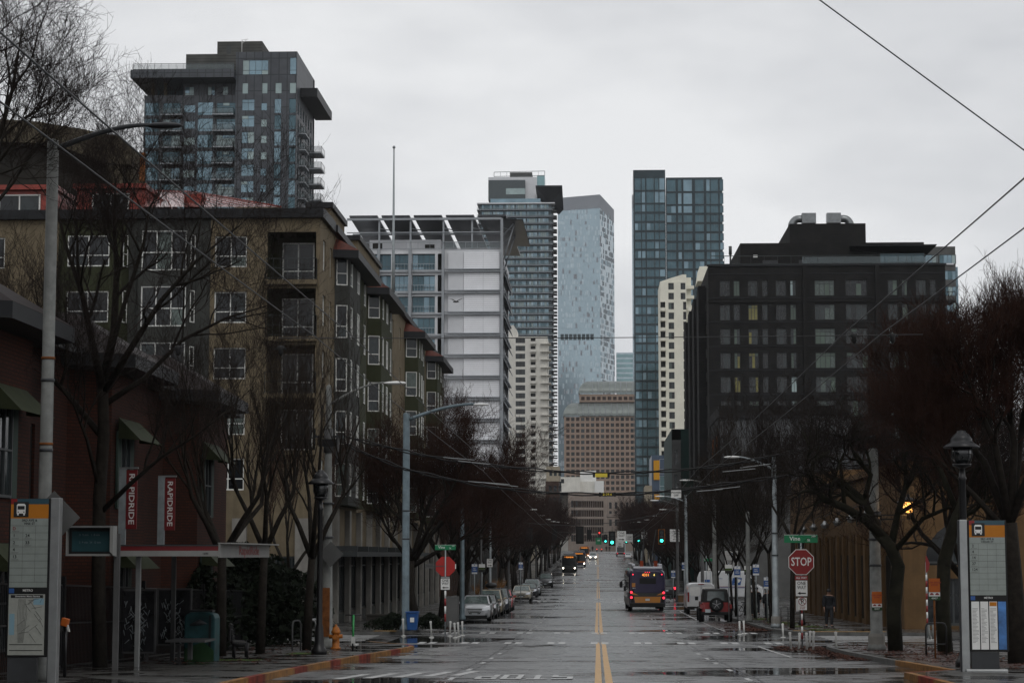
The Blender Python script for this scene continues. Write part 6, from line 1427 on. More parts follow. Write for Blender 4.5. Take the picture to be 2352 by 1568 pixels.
mb=MB(); mb.box(-.29,.29,-.3,.33,.805,.86,'bin_blue'); mb.build('lid',b,bevel=.01); mb=MB(); mb.box(-.08,.1,-.262,-.245,.4,.6,'sign_white'); mb.build('label_patch',b)
x=XA(565,57.); b=thing('bench','black metal bench with curved seat back on the left pavement','bench',(x,57.,gp(x,57)),rz=R(12))
mb=MB()
for k in range(9): q=k/8; mb.box(-.36+.012,-.0,0,0,0,0,'black_metal') if False else mb.obox((-.38+.02*k*(1 if k<3 else 0)+(.06*(k-2)*1.0 if k>=3 else 0),0,(.88-.15*k) if k<3 else .46-.004*k),(.028,0,0),(0,.75,0),(0,0,.028 if k>=3 else .06),'black_metal')
mb.build('seat',b)
mb=MB(); mb.obox((-.42,0,.68),(.02,0,0),(0,.75,0),(0,0,.2),'black_metal'); mb.build('backrest',b)
for yy in(-.62,.62):
    for xx in(-.3,.05): mb=MB(); mb.tube([(xx,yy,0),(xx,yy,.45)],.03,'black_metal',8); mb.build('leg',b)
def hoop(label,px_,d,h=.95,w=.42,m='black_metal',rz=R(60)):
    x=XA(px_,d); r=thing('bicycle_rack',label,'bicycle rack',(x,d,gp(x,d)),rz=rz,group='bicycle hoops'); mb=MB(); pts=[(-w/2,0,0),(-w/2,0,h-.12),(-w/2+.04,0,h-.03),(-w/2+.12,0,h),(w/2-.12,0,h),(w/2-.04,0,h-.03),(w/2,0,h-.12),(w/2,0,0)]; mb.tube(pts,.026,m,8); mb.build('hoop',r); mb=MB(); mb.tube([(-w/2,0,h*.35),(w/2,0,h*.35)],.018,m,6); mb.build('crossbar',r)
hoop('dark bicycle hoop nearest the bench',683,65.,m='grey_pole'); hoop('pale bicycle hoop left of the black lamp',717,66.5,m='alum'); hoop('pale bicycle hoop farthest back, hidden partly by the lamp post',722,69.,m='alum')
hoop('dark bicycle hoop on the right pavement beside the tow away post',2146,61.,h=.95,w=.62,rz=R(10)); hoop('small bicycle hoop beside the grass near the slim street tree on the right',1800,101.,m='grey_pole',rz=R(30))
# flexible white bollards
bp=[(992,88.5),(1036,86.),(1048,84.),(1062,84.8),(1063,89.),(928,87.)]
lb=['beside the kerb left of the stop sign pole','nearest right of the left stop sign pole','front one of the left cluster','second of the left cluster','rear one of the left cluster by the silver car','alone left of the blue bin']
def boll(label,px_,py0,py1,d,kerb=False,m='plastic_white',flare=True):
    x=XA(px_,d); z=g(d)+(KH if kerb else 0); h=max(.6,min(1.05,ZA(py0,d,px_)-ZA(py1,d,px_)))
    r=thing('bollard',label,'bollard',(x,d,z),group='white flexible bollards'); mb=MB(); mb.lathe([(.04,.03),(.038,h*.8),(.036,h-.12),(.055 if flare else .04,h-.02),(.02,h)],m,n=10); mb.build('post',r); mb=MB(); mb.lathe([(.11,0),(.1,.03),(.05,.04)],m if flare else 'plastic_white',n=12); mb.build('base',r)
    r.rotation_euler=(R(random.Random(px_).uniform(-3,3)),R(random.Random(px_+1).uniform(-4,4)),0)
for px_,y0,y1,d,l in ((928,1408,1449,88.,'white bollard alone in front of the green grey pole'),(992,1412,1450,86.5,'white bollard between the blue bin and the left stop sign'),(1034,1410,1445,88.,'white bollard just right of the left stop sign pole'),(1046,1415,1450,86.,'nearest white bollard of the left cluster'),(1054,1413,1447,87.2,'white bollard second from right in the left cluster'),(1063,1410,1444,88.6,'rightmost white bollard of the left cluster beside the silver car')): boll(l,px_,y0,y1,d)
for px_,y0,y1,d,l in ((1697,1420,1450,91.,'left one of two white bollards by the leaf pile at the far corner'),(1707,1420,1446,92.,'right one of two white bollards by the leaf pile at the far corner'),(1796,1428,1461,87.,'white bollard in front of the white lamp pole base'),(1814,1458,1500,72.5,'leftmost white bollard of the right cluster'),(1832,1461,1501,72.8,'white bollard just left of the right stop sign post'),(1850,1465,1508,71.3,'nearest white bollard of the right cluster'),(1856,1453,1494,74.5,'rearmost white bollard of the right cluster'),(1864,1466,1513,70.8,'white bollard right of the stop sign in the leaf litter'),(1918,1468,1516,69.8,'white bollard standing alone right of the stop sign'),
    ): boll(l,px_,y0,y1,d)
for px_,y0,y1,d,l in ((2132,1437,1470,80.,'left one of two pointed bollards under the flag post'),(2139,1437,1470,80.3,'right one of two pointed bollards under the flag post'),(2240,1453,1490,71.,'left one of two pointed bollards near the timetable pillar'),(2252,1457,1494,70.,'right one of two pointed bollards near the timetable pillar')): boll(l,px_,y0,y1,d,True,'old_pole',False)
# left iron fence
for i,(y0,y1) in enumerate(((30,38),(38.3,46.3),(46.6,54.6),(54.9,62.9),(63.2,71))):
    x=-12.15; r=thing('iron_fence','black iron fence panel before the brick building, number %s from the camera'%['one','two','three','four','five'][i],'fence',(x,y0,gp(x,y0)),group='iron fence panels'); mb=MB(); railing(mb,(0,0,0),(0,y1-y0,g(y1)-g(y0)),1.9,.13,m='black_metal',t=.018,rails=3); mb.build('panel',r)
    mb=MB(); mb.box(-.05,.05,-.2,-.1,-.1,2.1,'black_metal'); mb.build('post',r)
# yellow tow tag hanging near the left pole
# ---- timetable pillars ----
def bus_icon(o,x,y,z,s):
    mb=MB(); mb.box(x-.17*s,x+.17*s,y-.006,y,z-.17*s,z+.17*s,'sign_black'); 
    mb.ext([(x-.1*s,z-.09*s),(x+.1*s,z-.09*s),(x+.1*s,z+.1*s),(x+.07*s,z+.13*s),(x-.07*s,z+.13*s),(x-.1*s,z+.1*s)],1,y-.01,y-.0065,'sign_white')
    mb.box(x-.08*s,x+.08*s,y-.014,y-.0105,z+.0*s,z+.08*s,'sign_black')
    for q in(-1,1): mb.box(x+q*.07*s-.018*s,x+q*.07*s+.018*s,y-.01,y-.0065,z-.13*s,z-.091*s,'sign_white'); mb.box(x+q*.065*s-.012*s,x+q*.065*s+.012*s,y-.014,y-.0105,z-.07*s,z-.045*s,'sign_black')
    mb.build('bus_symbol',o)
def pillar(label,x,y,W,z_base,z_top,zmid,title,routes,kind,postside):
    r=thing('timetable_pillar',label,'bus stop sign',(x,y,z_base),group='bus timetable pillars'); H=z_top-z_base; zm=zmid-z_base
    px_=W/2+.1 if postside>0 else -W/2-.1
    mb=MB(); mb.box(px_-.085,px_+.085,-.03,.2,0,H,'alum'); mb.box(px_-.1,px_-.086,-.02,.18,0,H-.02,'dark_grey'); mb.build('post',r,bevel=.01)
    mb=MB(); mb.box(-W/2,W/2,0,.12,zm-1.32 if kind=='map' else zm-1.25,H-.01,'black'); mb.build('cabinet',r,bevel=.012)
    mb=MB(); mb.box(-W/2+.03,-.0+W/4,.02,.1,0.02,zm-1.26,'dark_grey'); mb.build('plinth',r)
    if kind!='map': mb=MB(); mb.box(-W/2-.12,W/2-.05,-.12,.24,-.02,.06,'alum'); mb.build('foot',r,bevel=.02); 
    f=MB(); w=W/2-.035; top=H-.02
    f.box(-w,w,-.004,-.0005,top-.1,top,'teal_strip'); f.box(-w,-w+.12,-.006,-.0045,top-.1,top,'sign_red'); f.box(-w,w,-.005,-.0006,top-.37,top-.1005,'sign_amber')
    f.box(-w,w,-.004,-.0005,zm,top-.371,'route_panel'); p=f.build('route_panel',r)
    bus_icon(p,-w+.2,-.006,top-.2,.85)
    text(title,.062,'sign_black',p,(0,-.0065,top-.44)); 
    g_=MB(); z0=zm+.1; z1=top-.51; n=len(routes)+3
    for k in range(n+1): zz=z0+(z1-z0)*k/n; g_.box(-w,w,-.0065,-.0045,zz-.003,zz+.003,'sign_back')
    nc=3 if kind=='map' else 4
    for k in range(1,nc): xx=-w+2*w*k/nc; g_.box(xx-.002,xx+.002,-.0064,-.0046,z0,z1,'sign_back')
    g_.build('grid_lines',p)
    st=(z1-z0)/n
    for k,rt in enumerate(routes):
        for c,t_ in enumerate(rt):
            if t_: text(t_,.085,'sign_black' if t_!='D' else 'sign_red',p,(-w+.06+c*2*w/nc+.015*len(t_),-.0065,z1-st*(k+.42)))
            m_=MB(); 
            if t_: m_.box(-w+.03+c*2*w/nc,-w+.17+c*2*w/nc,-.006,-.0045,z1-st*(k+.85),z1-st*(k+.8),'sign_back'); m_.build('small_print',p)
    text('METRO',.06,'sign_white',r,(0,-.004,zm-.06)); m_=MB(); m_.box(-w,-w+.1,-.005,-.001,zm-.11,zm-.02,'sign_blue'); m_.build('access_symbol',r)
    if kind=='map':
        m_=MB(); m_.box(-w-.0,w-.03,-.006,-.0008,zm-1.28,zm-.13,'map_paper'); q=m_.build('map',r)
        m_=MB(); m_.box(-w+.04,w-.07,-.0085,-.0065,zm-.2,zm-.145,'sign_black'); m_.box(-w+.02,-w+.12,-.0085,-.0065,zm-.9,zm-.5,'map_water'); m_.box(w-.25,w-.05,-.0085,-.0065,zm-.33,zm-.21,'map_water'); m_.box(-w+.03,w-.06,-.0085,-.0065,zm-1.09,zm-1.075,'sign_black'); m_.box(-w+.03,w-.06,-.0085,-.0065,zm-1.2,zm-1.185,'sign_black')
        rr=random.Random(2); cx_=-w+.2
        for k in range(7): m_.tube([(cx_+k*.02,-.009,zm-.22),(cx_-.02+k*.03,-.009,zm-.5),(cx_+k*.015,-.009,zm-1.05)],.0025,'sign_black',3)
        for k in range(16): a=rr.uniform(-w+.12,w-.1); b=rr.uniform(zm-1.0,zm-.25); c=rr.choice([(.16,.12),(.12,-.16),(.2,.03)]); m_.tube([(a,-.009,b),(min(w-.06,a+c[0]),-.009,max(zm-1.05,b+c[1]))],.003,'sign_back',3)
        m_.build('map_lines',q); text('Downtown Metro Service',.04,'sign_white',q,(0,-.0105,zm-.172),w=w*1.3)
    else:
        for k in range(4):
            a=-w+k*2*w/4; m_=MB(); m_.box(a+.012,a+2*w/4-.012,-.006,-.0008,zm-1.2,zm-.14,'paper_blue' if k==3 else 'sign_white'); 
            if k==2: m_.box(a+.02,a+2*w/4-.02,-.008,-.0065,zm-.24,zm-.15,'sign_amber')
            rr=random.Random(k)
            for j in range(26):
                if k<3: zz=zm-.3-j*.03; m_.box(a+.03,a+.03+rr.uniform(.06,.14),-.0078,-.0065,zz,zz+.008,'sign_back')
            m_.build('leaflet',r)
XLp=XA(66,39.); pillar('bus timetable pillar with route map at the left edge, headed 3rd Ave and Vine St',XLp,39.,.80,gp(-10,39),ZA(1143,39.,66),ZA(1348,39.,66),'3RD AVE &\nVINE ST',[('D',''),('1','24'),('2','33'),('4',''),('13','')],'map',1)
XRp=XA(2268,46.5); pillar('bus timetable pillar with leaflets on the right, headed 3rd Ave and Cedar St',XRp,46.5,.86,gp(9,46.5),ZA(1193,46.5,2260),ZA(1366,46.5,2260),'3RD AVE &\nCEDAR ST',[('2',),('4',),('14',),('27',),('124',)],'leaf',-1)
# ---- bus shelter ----
sx=-8.9; y0,y1=48.,55.2; zr=ZA(1262,48.,380)-gp(0,48); S_=thing('bus_shelter','grey bus shelter with white and red roof fascia, map panels and tall red blade signs','bus shelter',(sx,y0,gp(0,48))); Z=zr
mb=MB(); mb.box(-2.35,0,.02,y1-y0,Z-.1,Z+.05,'shelter_white'); mb.build('roof',S_)
mb=MB(); mb.box(-2.35,-.0,-.03,.0,Z-.15,Z-.02,'shelter_white'); mb.box(-2.35,-.0,-.03,.0,Z-.02,Z+.09,'shelter_red'); mb.box(-2.36,.0,-.05,.02,Z+.091,Z+.12,'dark_grey'); o=mb.build('end_fascia',S_); text('1690',.07,'sign_black',o,(-.3,-.035,Z-.09))
mb=MB(); mb.box(.003,.05,-.02,y1-y0,Z-.18,Z+.14,'shelter_white'); mb.box(-.01,.3,-.03,y1-y0+.1,Z+.141,Z+.17,'shelter_white'); o=mb.build('street_fascia',S_); text('RapidRide',.32,'sign_red',o,(.054,4.0,Z-.02),rot=(R(90),0,R(90)),w=3.0)
for (px_,d) in ((268,51.),(284,53.5),(319,48.4),(400,54.5)):
    mb=MB(); xx=XA(px_,d)-sx; mb.box(xx-.06,xx+.06,d-y0-.05,d-y0+.05,g(d)-g(48),Z-.1,'alum' if px_==319 else 'grey_pole'); mb.build('post',S_,bevel=.01)
def panel(pxa,pxb,pya,pyb,d,nm='poster_panel'):
    xa,xb=XA(pxa,d)-sx,XA(pxb,d)-sx; za,zb=ZA(pyb,d,pxa)-S_.location.z,ZA(pya,d,pxa)-S_.location.z
    mb=MB(); t=.05; Y=d-y0; mb.box(xa,xb,Y,Y+.07,za,za+t,'grey_pole'); mb.box(xa,xb,Y,Y+.07,zb-t,zb,'grey_pole'); mb.box(xa,xa+t,Y,Y+.07,za+t,zb-t,'grey_pole'); mb.box(xb-t,xb,Y,Y+.07,za+t,zb-t,'grey_pole'); o=mb.build(nm,S_)
    mb=MB(); mb.box(xa+t,xb-t,Y+.02,Y+.05,za+t,zb-t,'poster'); rr=random.Random(pxa)
    for k in range(55):
        a=rr.uniform(xa+.12,xb-.2); b=rr.uniform(za+.15,zb-.4); c=rr.choice([(.12,.1),(-.03,.14),(.1,-.12),(.05,.16)]); mb.tube([(a,Y+.015,b),(max(xa+.08,min(xb-.08,a+c[0])),Y+.015,b+c[1])],.009,'galv',4)
    mb.build('poster',o)
panel(277,361,1352,1500,52.4); panel(362,442,1350,1482,55.5)
for xq,d in((285,53.5),(340,52.45),(413,55.55)):
    mb=MB(); xx=XA(xq,d)-sx; mb.box(xx-.035,xx+.035,d-y0+.075,d-y0+.13,g(d)-g(48),.55,'grey_pole'); mb.build('panel_foot',S_)
for pxa,pya,pyb,d in((292,1076,1248,52.),(381,1095,1248,54.5)):
    xx=XA(pxa,d)-sx; zb,zt=Z+.12,ZA(pya,d,pxa)-S_.location.z; mb=MB(); mb.box(xx-.24,xx-.06,d-y0-.02,d-y0+.08,zb-.02,zt,'galv'); mb.box(xx-.24,xx+.24,d-y0-.025,d-y0+.085,zt+.001,zt+.04,'alum'); o=mb.build('blade_mast',S_)
    mb=MB(); z0_=zb+.42; mb.box(xx-.055,xx+.22,d-y0,d-y0+.06,z0_,zt-.03,'banner_red'); b_=mb.build('blade_sign',S_); text('RAPIDRIDE',.2,'sign_white',b_,(xx+.08,d-y0-.004,(z0_+zt)/2),rot=(R(90),R(90),0),w=(zt-z0_)*.84)
mb=MB(); mb.box(-1.9,-.9,3.2,4.6,.45,.5,'grey_pole'); mb.box(-1.45,-1.35,3.8,3.95,0,.45,'grey_pole'); mb.build('bench_seat',S_)
# real-time display
d=45.5; xa,xb=XA(152,d),XA(262,d); za,zb=ZA(1276,d,200),ZA(1207,d,200); r=thing('display_board','grey boxed electronic arrivals display beside the bus shelter','display',((xa+xb)/2,d,gp(0,d))); zo=gp(0,d)
mb=MB(); w=(xb-xa)/2; mb.box(-w,w-.07,-.05,.25,za-zo,za-zo+.045,'shelter_white'); mb.box(-w,w-.07,-.12,.25,zb-zo-.04,zb-zo,'alum'); mb.box(-w,-w+.03,-.05,.25,za-zo+.046,zb-zo-.041,'shelter_white'); mb.add([(w-.07,-.14,za-zo+.1),(w-.07,.25,za-zo-.02),(w-.07,.25,zb-zo),(w-.07,-.14,zb-zo),(w,-.14,za-zo+.02),(w,.25,za-zo-.02),(w,.25,zb-zo),(w,-.14,zb-zo)],[(0,1,2,3),(7,6,5,4),(0,3,7,4),(3,2,6,7),(2,1,5,6),(0,4,5,1)],'shelter_white'); mb.box(-w+.031,w-.071,.1,.24,za-zo+.046,zb-zo-.041,'black'); mb.build('housing',r)
mb=MB(); mb.box(-w+.1,w-.13,.09,.098,za-zo+.1,zb-zo-.12,'screen'); o=mb.build('screen',r)
for k,(a,b,t_) in enumerate(((-.6,.7,'D  5 min'),(.1,.7,'1  8 min'),(-.6,.45,'2  9 min'),(.1,.45,'24  12 min'))): text(t_,.06,'galv_blue',o,(a*w*.7+.05,.086,za-zo+(zb-za)*b))
mb=MB(); mb.box(w-.06,w+.06,.26,.36,0,za-zo+.5,'grey_pole'); mb.build('post',r)
# card reader with orange cap
d=42.; x=XA(153,d); r=thing('card_reader','small card reader with orange cap on a black post left of the big tree','card reader',(x,d,gp(0,d))); zz=ZA(1428,d,153)-gp(0,d)
mb=MB(); mb.tube([(0,.05,0),(0,.05,zz)],.035,'black_metal',8); mb.build('post',r); mb=MB(); mb.obox((.0,0,zz),(.07,0,-.02),(0,.08,0),(.02,0,.08),'sign_orange'); mb.build('cap',r,bevel=.015); mb=MB(); mb.obox((.07,-.02,zz-.12),(.02,0,-.005),(0,.03,0),(.02,0,-.07),'plastic_white'); mb.obox((-.16,0,zz-.09),(.09,0,0),(0,.04,0),(-.02,0,.09),'grey_pole'); mb.build('reader',r)
# planter box, cabinets, posts on far left corner
x=XA(887,98); r=thing('planter_box','grey rectangular planter box before the shopfronts on the far left corner','planter',(x,98,gp(0,98))); mb=MB(); mb.box(-.9,.9,-.3,.3,0,.55,'conc_dark'); mb.build('box',r,bevel=.02); mb=MB(); mb.box(-.95,.95,-.35,.35,.551,.62,'conc_dark'); mb.build('rim',r)
x=XA(1040,99); r=thing('utility_cabinet','grey utility cabinet behind the left stop sign','cabinet',(x,99,gp(0,99))); mb=MB(); mb.box(-.3,.3,-.25,.25,0,1.45,'grey_pole'); mb.build('body',r,bevel=.02); mb=MB(); mb.box(-.26,.26,-.262,-.252,.1,1.35,'sign_back'); mb.build('door',r)
x=XA(1578,176); r=thing('planter_box','tan brick planter at the lamp pole base right of the trolley bus','planter',(x,176,gp(0,176))); mb=MB(); mb.box(-.8,.8,-.6,.6,0,.6,'wood'); mb.build('box',r,bevel=.02); mb=MB(); mb.box(-.85,.85,-.65,.65,.601,.68,'concrete'); mb.build('rim',r)
# ---- traffic signals on span wires ----
def wire(name,label,pts,rad,m='black_metal',sag=0,cat='cable',group='overhead cables'):
    mb=MB(); P0=[Vector(p) for p in pts]; out=[]
    for i in range(len(P0)-1):
        for k in range(10): t=k/10; q=P0[i].lerp(P0[i+1],t); q.z-=sag*4*t*(1-t); out.append(q)
    out.append(P0[-1]); o=P0[0]; mb.tube([q-o for q in out],rad,m,5); ob=mb.build(name); ob.location=o; tag(ob,label,cat,group); return ob
def signal(label,px_,py_,d,state,s=1.,backplate=None,away=False):
    x=XA(px_,d); z=ZA(py_,d,px_); r=thing('traffic_light',label,'traffic light',(x,d,z),group='traffic lights hung over the road')
    mb=MB(); mb.box(-.19*s,.19*s,-.12*s,.12*s,-.53*s,.53*s,'black'); mb.build('housing',r,bevel=.02)
    if backplate: mb=MB(); mb.box(-.3*s,.3*s,-.02*s,.02*s,-.66*s,.66*s,'sign_amber' if backplate=='y' else 'black'); mb.box(-.27*s,.27*s,-.03*s,-.021*s,-.63*s,.63*s,'black'); mb.build('backplate',r)
    for k,c in enumerate(('green','amber','red')):
        zz=(-.35+.35*k)*s; on=(state==c and not away); mb=MB(); sd=1 if away else -1
        mb.lathe([(.13*s,0),(.14*s,.03)],{'green':'green_on','red':'red_on','amber':'amber_led'}[c] if on else 'dark_grey',(0,sd*.14*s-.015,zz),14,axis=1); mb.build('lens',r)
        mb=MB(); mb.lathe([(.15*s,sd*.12*s),(.155*s,sd*.34*s)],'black',(0,0,zz+.02*s),12,axis=1) if away else None
        if away: mb.build('visor',r)
    mb=MB(); mb.tube([(0,0,.53*s),(0,0,1.1*s)],.02,'black_metal',6); mb.build('hanger',r); return r
signal('green traffic light with yellow edged backplate, nearest right before the no turn sign',1520,1232,186.,'green',1.,'y')
signal('green traffic light left of the one way sign over the centre',1406,1236,187.,'green',1.,'k')
signal('unlit traffic light seen from behind, large one left of centre above the far bus',1332,1228,185.,'',1.2,'k',True)
signal('unlit traffic light seen from behind, leftmost over the left trees',1216,1228,184.,'',1.,'k',True)
signal('smaller green light left of the main centre green light',1391,1237,310.,'green',1.,'k')
signal('small green light between the one way sign and the yellow edged light',1467,1236,300.,'green',.95,'k')
signal('tiny green light right of the one way sign',1439,1239,420.,'green',1.1,'k')
signal('dark traffic light right of the large unlit one at the street centre',1353,1227,305.,'',1.1,'k',True)
signal('tiny red light high over the street end',1377,1228,430.,'red',1.3,'k')
signal('tiny red light low left at the street end',1371,1263,600.,'red',.9); signal('tiny red light low right at the street end',1382,1263,602.,'red',.9)
signal('small dark traffic light seen from behind near the left tree tunnel',1274,1226,300.,'',1.2,'k',True)
def span(label,px0,py0,px1,py1,d,sag,r=.02,d1=None): wire('span_wire',label,[P(px0,py0,d),P(px1,py1,d1 or d)],r,sag=sag)
span('signal span wire across the first crossing',1085,1178,1613,1150,186.,1.6,.03); span('signal span wire across the second crossing',1160,1205,1530,1205,305.,1.2,.04); span('signal span wire across the third crossing',1240,1222,1500,1222,425.,1.0,.05)
def hung(label,px_,py_,d,w,h,b,name='hanging_sign'):
    r=thing(name,label,'sign',(XA(px_,d),d,ZA(py_,d,px_))); mb=MB(); plate(mb,0,0,0,w,h,'sign_white'); o=mb.build('plate',r); b(o); mb=MB(); mb.box(-.02,.02,.01,.04,h/2,h/2+.4,'sign_back'); mb.build('hanger',r)
def ntor(o):
    for k,(t_,q) in enumerate((('NO',.2),('TURN',.14),('ON',.14),('RED',.16))): text(t_,q,'sign_black',o,(0,-.012,.34-.23*k))
hung('white no turn on red sign on the lamp pole at the first signals',1550,1229,182.,.84,1.08,ntor); hung('white no turn on red sign left of the hanging one way sign',1424,1245,186.,.62,.85,ntor)
r=thing('hanging_sign','white one way sign pointing right hung over the centre of the road','sign',(XA(1428,185.),185.,ZA(1231,185.,1428))); oneway(r,0,.8,.95,1); mb=MB(); mb.box(-.02,.02,.01,.04,.47,.9,'sign_back'); mb.build('hanger',r)
r=thing('hanging_sign','small one way sign pointing left hung above the trolley bus','sign',(XA(1480,200.),300.,ZA(1229,300.,1480))); r.location.x=XA(1480,300.); oneway(r,0,.85,1.,-1); mb=MB(); mb.box(-.02,.02,.01,.04,.47,.9,'sign_back'); mb.build('hanger',r)
hung('tilted small white sign right of the hanging one way sign',1446,1235,300.,.95,1.15,lambda o:text('ONE\nWAY',.3,'sign_black',o,(0,-.012,0)))
r=thing('route_shield_sign','green bus route sign hung over the street beside the beige building','sign',(XA(1375,425.),425.,ZA(1242,425.,1375))); mb=MB(); plate(mb,0,0,0,1.2,1.4,'sign_green'); o=mb.build('plate',r); text('99',.5,'sign_white',o,(0,-.012,.1)); mb=MB(); mb.box(-.02,.02,.01,.04,.7,1.3,'sign_back'); mb.build('hanger',r)
# overhead trolley wires and feeders
Ys=[-5,27,67,105,145,186,230,270,305,345,385,425,480,540,600]
for lbv,xw in(('outer left trolley wire above the oncoming lanes',-3.75),('inner left trolley wire above the oncoming lanes',-3.25),('inner right trolley wire above the right lanes',3.25),('outer right trolley wire above the right lanes',3.75)):
    wire('trolley_wire',lbv,[(xw,y,max(g(y)+5.95,0) if y>40 else 6.3+.0*(y)) for y in Ys],.007,'dark_grey',sag=.06)
span('thin span wire crossing high over the street with two black hangers',640,776,2120,768,27.,.02,.006)
hg=bpy.data.objects
for px_,nm in((1962,'left black trolley wire hanger on the high span wire'),(2050,'right black trolley wire hanger on the high span wire'),(410,'left hand black wire hanger before the apartment balconies'),(645,'right hand black wire hanger before the apartment balconies')):
    r=thing('wire_hanger',nm,'cable fitting',tuple(P(px_,772 if px_>1000 else 800,27.)),group='trolley wire hangers'); mb=MB(); mb.lathe([(.01,.04),(.05,.03),(.03,-.02),(.035,-.06),(.01,-.1)],'black',n=10); mb.build('insulator',r); mb=MB(); mb.box(-.07,.07,-.008,.008,-.01,.01,'black'); mb.build('clamp',r)
zc=lambda y,px_:ZA(y,68.,px_)
def bundle(label,pts,n=2,r=.022,d=68.):
    W_=[P(a,b,d) for a,b in pts]; mb=MB(); o=W_[0]
    for k in range(n):
        out=[]
        for i in range(len(W_)-1):
            for t in range(8): q=W_[i].lerp(W_[i+1],t/8); out.append(q-o+Vector((0,k*.06,-k*.055-.02*math.sin(t+k*3))))
        out.append(W_[-1]-o+Vector((0,k*.06,-k*.055))); mb.tube(out,r,'black',6)
    ob=mb.build('feeder_cable'); ob.location=o; tag(ob,label,'cable','overhead cables')
bundle('upper black feeder cable bundle spanning the street',[(790,1000),(880,1022),(970,1043),(1060,1058),(1160,1070),(1270,1080),(1380,1085),(1480,1082),(1580,1076),(1680,1064),(1760,1048),(1850,1030),(2010,1000)],2)
bundle('lower black feeder cable bundle spanning the street',[(775,1008),(840,1040),(930,1075),(1030,1098),(1130,1117),(1250,1129),(1390,1134),(1500,1129),(1600,1118),(1700,1105),(1780,1094),(1900,1078),(2010,1062)],2)
for px_,py_,nm,t_ in((1381,1091,'plain yellow tag on the upper feeder cable',None),(1395,1135,'black and yellow numbered tag on the lower feeder cable','2-29.6')):
    r=thing('cable_tag',nm,'tag',tuple(P(px_,py_,67.9)),group='yellow cable tags'); mb=MB(); mb.box(-.2,.2,-.02,-.005,-.06,.06,'yellow_tape' if not t_ else 'black'); o=mb.build('plate',r)
    if t_: text(t_,.1,'yellow_tape',o,(0,-.024,0),w=.3)
    mb=MB(); mb.box(-.28,-.205,-.02,-.005,-.07,.07,'black'); mb.box(.205,.28,-.02,-.005,-.07,.07,'black'); mb.build('clips',r)
r=thing('hanging_sign','small white power off sign hung on the lower feeder cable','sign',tuple(P(1553,1134,67.8))); mb=MB(); plate(mb,0,0,0,.33,.25,'sign_white'); o=mb.build('plate',r); text('POWER\nOFF',.09,'sign_black',o,(0,-.012,0)); mb=MB(); mb.box(-.12,-.1,.0,.01,.13,.2,'black'); mb.build('clip',r)
for i,(a,b,c,e) in enumerate(((1018,1050,1090,1056),(1052,1058,1125,1066),(1075,1105,1170,1112),(1110,1108,1190,1117),(1660,1083,1735,1076),(1700,1074,1770,1065),(1600,1128,1660,1123),(1640,1124,1700,1117))):
    r=wire('contact_bar','pale trolley section bar number %s from the left under the feeder cables'%['one','two','three','four','five','six','seven','eight'][i],[P(a,b,67.5),P(c,e,67.5)],.012,'alum',cat='cable fitting',group='trolley section bars')
wire('guy_wire','thick grey wire slanting down across the upper right sky',[P(1780,-75,38.),P(2352,345,38.),P(2640,556,38.)],.014,'dark_grey')
# gull
r=thing('gull','small grey gull gliding in front of the white panelled building','bird',tuple(P(1047,693,150.)))
mb=MB(); mb.lathe([(.01,-.22),(.05,-.15),(.07,0),(.05,.14),(.015,.25)],'bird',n=8,axis=0); mb.build('body',r); mb=MB(); mb.add([(-.05,0,.03),(.08,0,.03),(-.25,.1,.22),(-.38,.1,.2),(-.05,-.0,.03),(.08,0,.03),(-.6,.2,.28)],[(0,1,2,3),(3,2,6)],'bird'); mb.build('wing',r); mb=MB(); mb.add([(-.05,0,.03),(.08,0,.03),(.55,-.2,.22),(.35,-.2,.18),(.9,-.3,.3)],[(0,1,2,3),(3,2,4)],'bird'); mb.build('wing',r)
# ---------------- vehicles ----------------
# local frame: x across, +y toward the tail, front at y=0 facing -y, z up from the road
def wheel(root,x,y,r,w,rim='rim'):
    mb=MB(); mb.lathe([(r*.62,-w/2),(r*.95,-w/2),(r,-w*.35),(r,w*.35),(r*.95,w/2),(r*.62,w/2)],'tyre',(0,0,0),18,axis=0); t=mb.build('wheel',root); t.location=(x,y,r)
    mb=MB(); s=1 if x>0 else -1; mb.lathe([(r*.62,s*w*.3),(r*.58,s*w*.44),(r*.2,s*w*.36),(r*.12,s*w*.5)] if s>0 else [(r*.62,s*w*.3),(r*.58,s*w*.44),(r*.2,s*w*.36),(r*.12,s*w*.5)],rim,(0,0,0),12,axis=0); mb.build('rim',t)
def loft(mb,secs,m,smooth=True):
    k=len(mb.v); n=len(secs[0])
    for s in secs: mb.v+=[tuple(p) for p in s]
    for i in range(len(secs)-1):
        for j in range(n-1): mb.f.append((k+i*n+j,k+i*n+j+1,k+(i+1)*n+j+1,k+(i+1)*n+j)); mb.m.append(m); mb.sm.append(smooth)
    mb.f.append(tuple(k+j for j in range(n))); mb.m.append(m); mb.sm.append(False)
    q=k+(len(secs)-1)*n; mb.f.append(tuple(q+j for j in range(n-1,-1,-1))); mb.m.append(m); mb.sm.append(False)
def quadp(mb,F,m,ins=(.06,.06,.06,.06),off=.006):   # inset panel on a slanted quad (bl,br,tr,tl)
    a,b,c,d=[Vector(p) for p in F]; n=(b-a).cross(d-a).normalized()
    def pt(u,v): return a.lerp(b,u).lerp(d.lerp(c,u),v)+n*off
    mb.face([pt(ins[0],ins[1]),pt(1-ins[2],ins[1]),pt(1-ins[2],1-ins[3]),pt(ins[0],1-ins[3])],m)
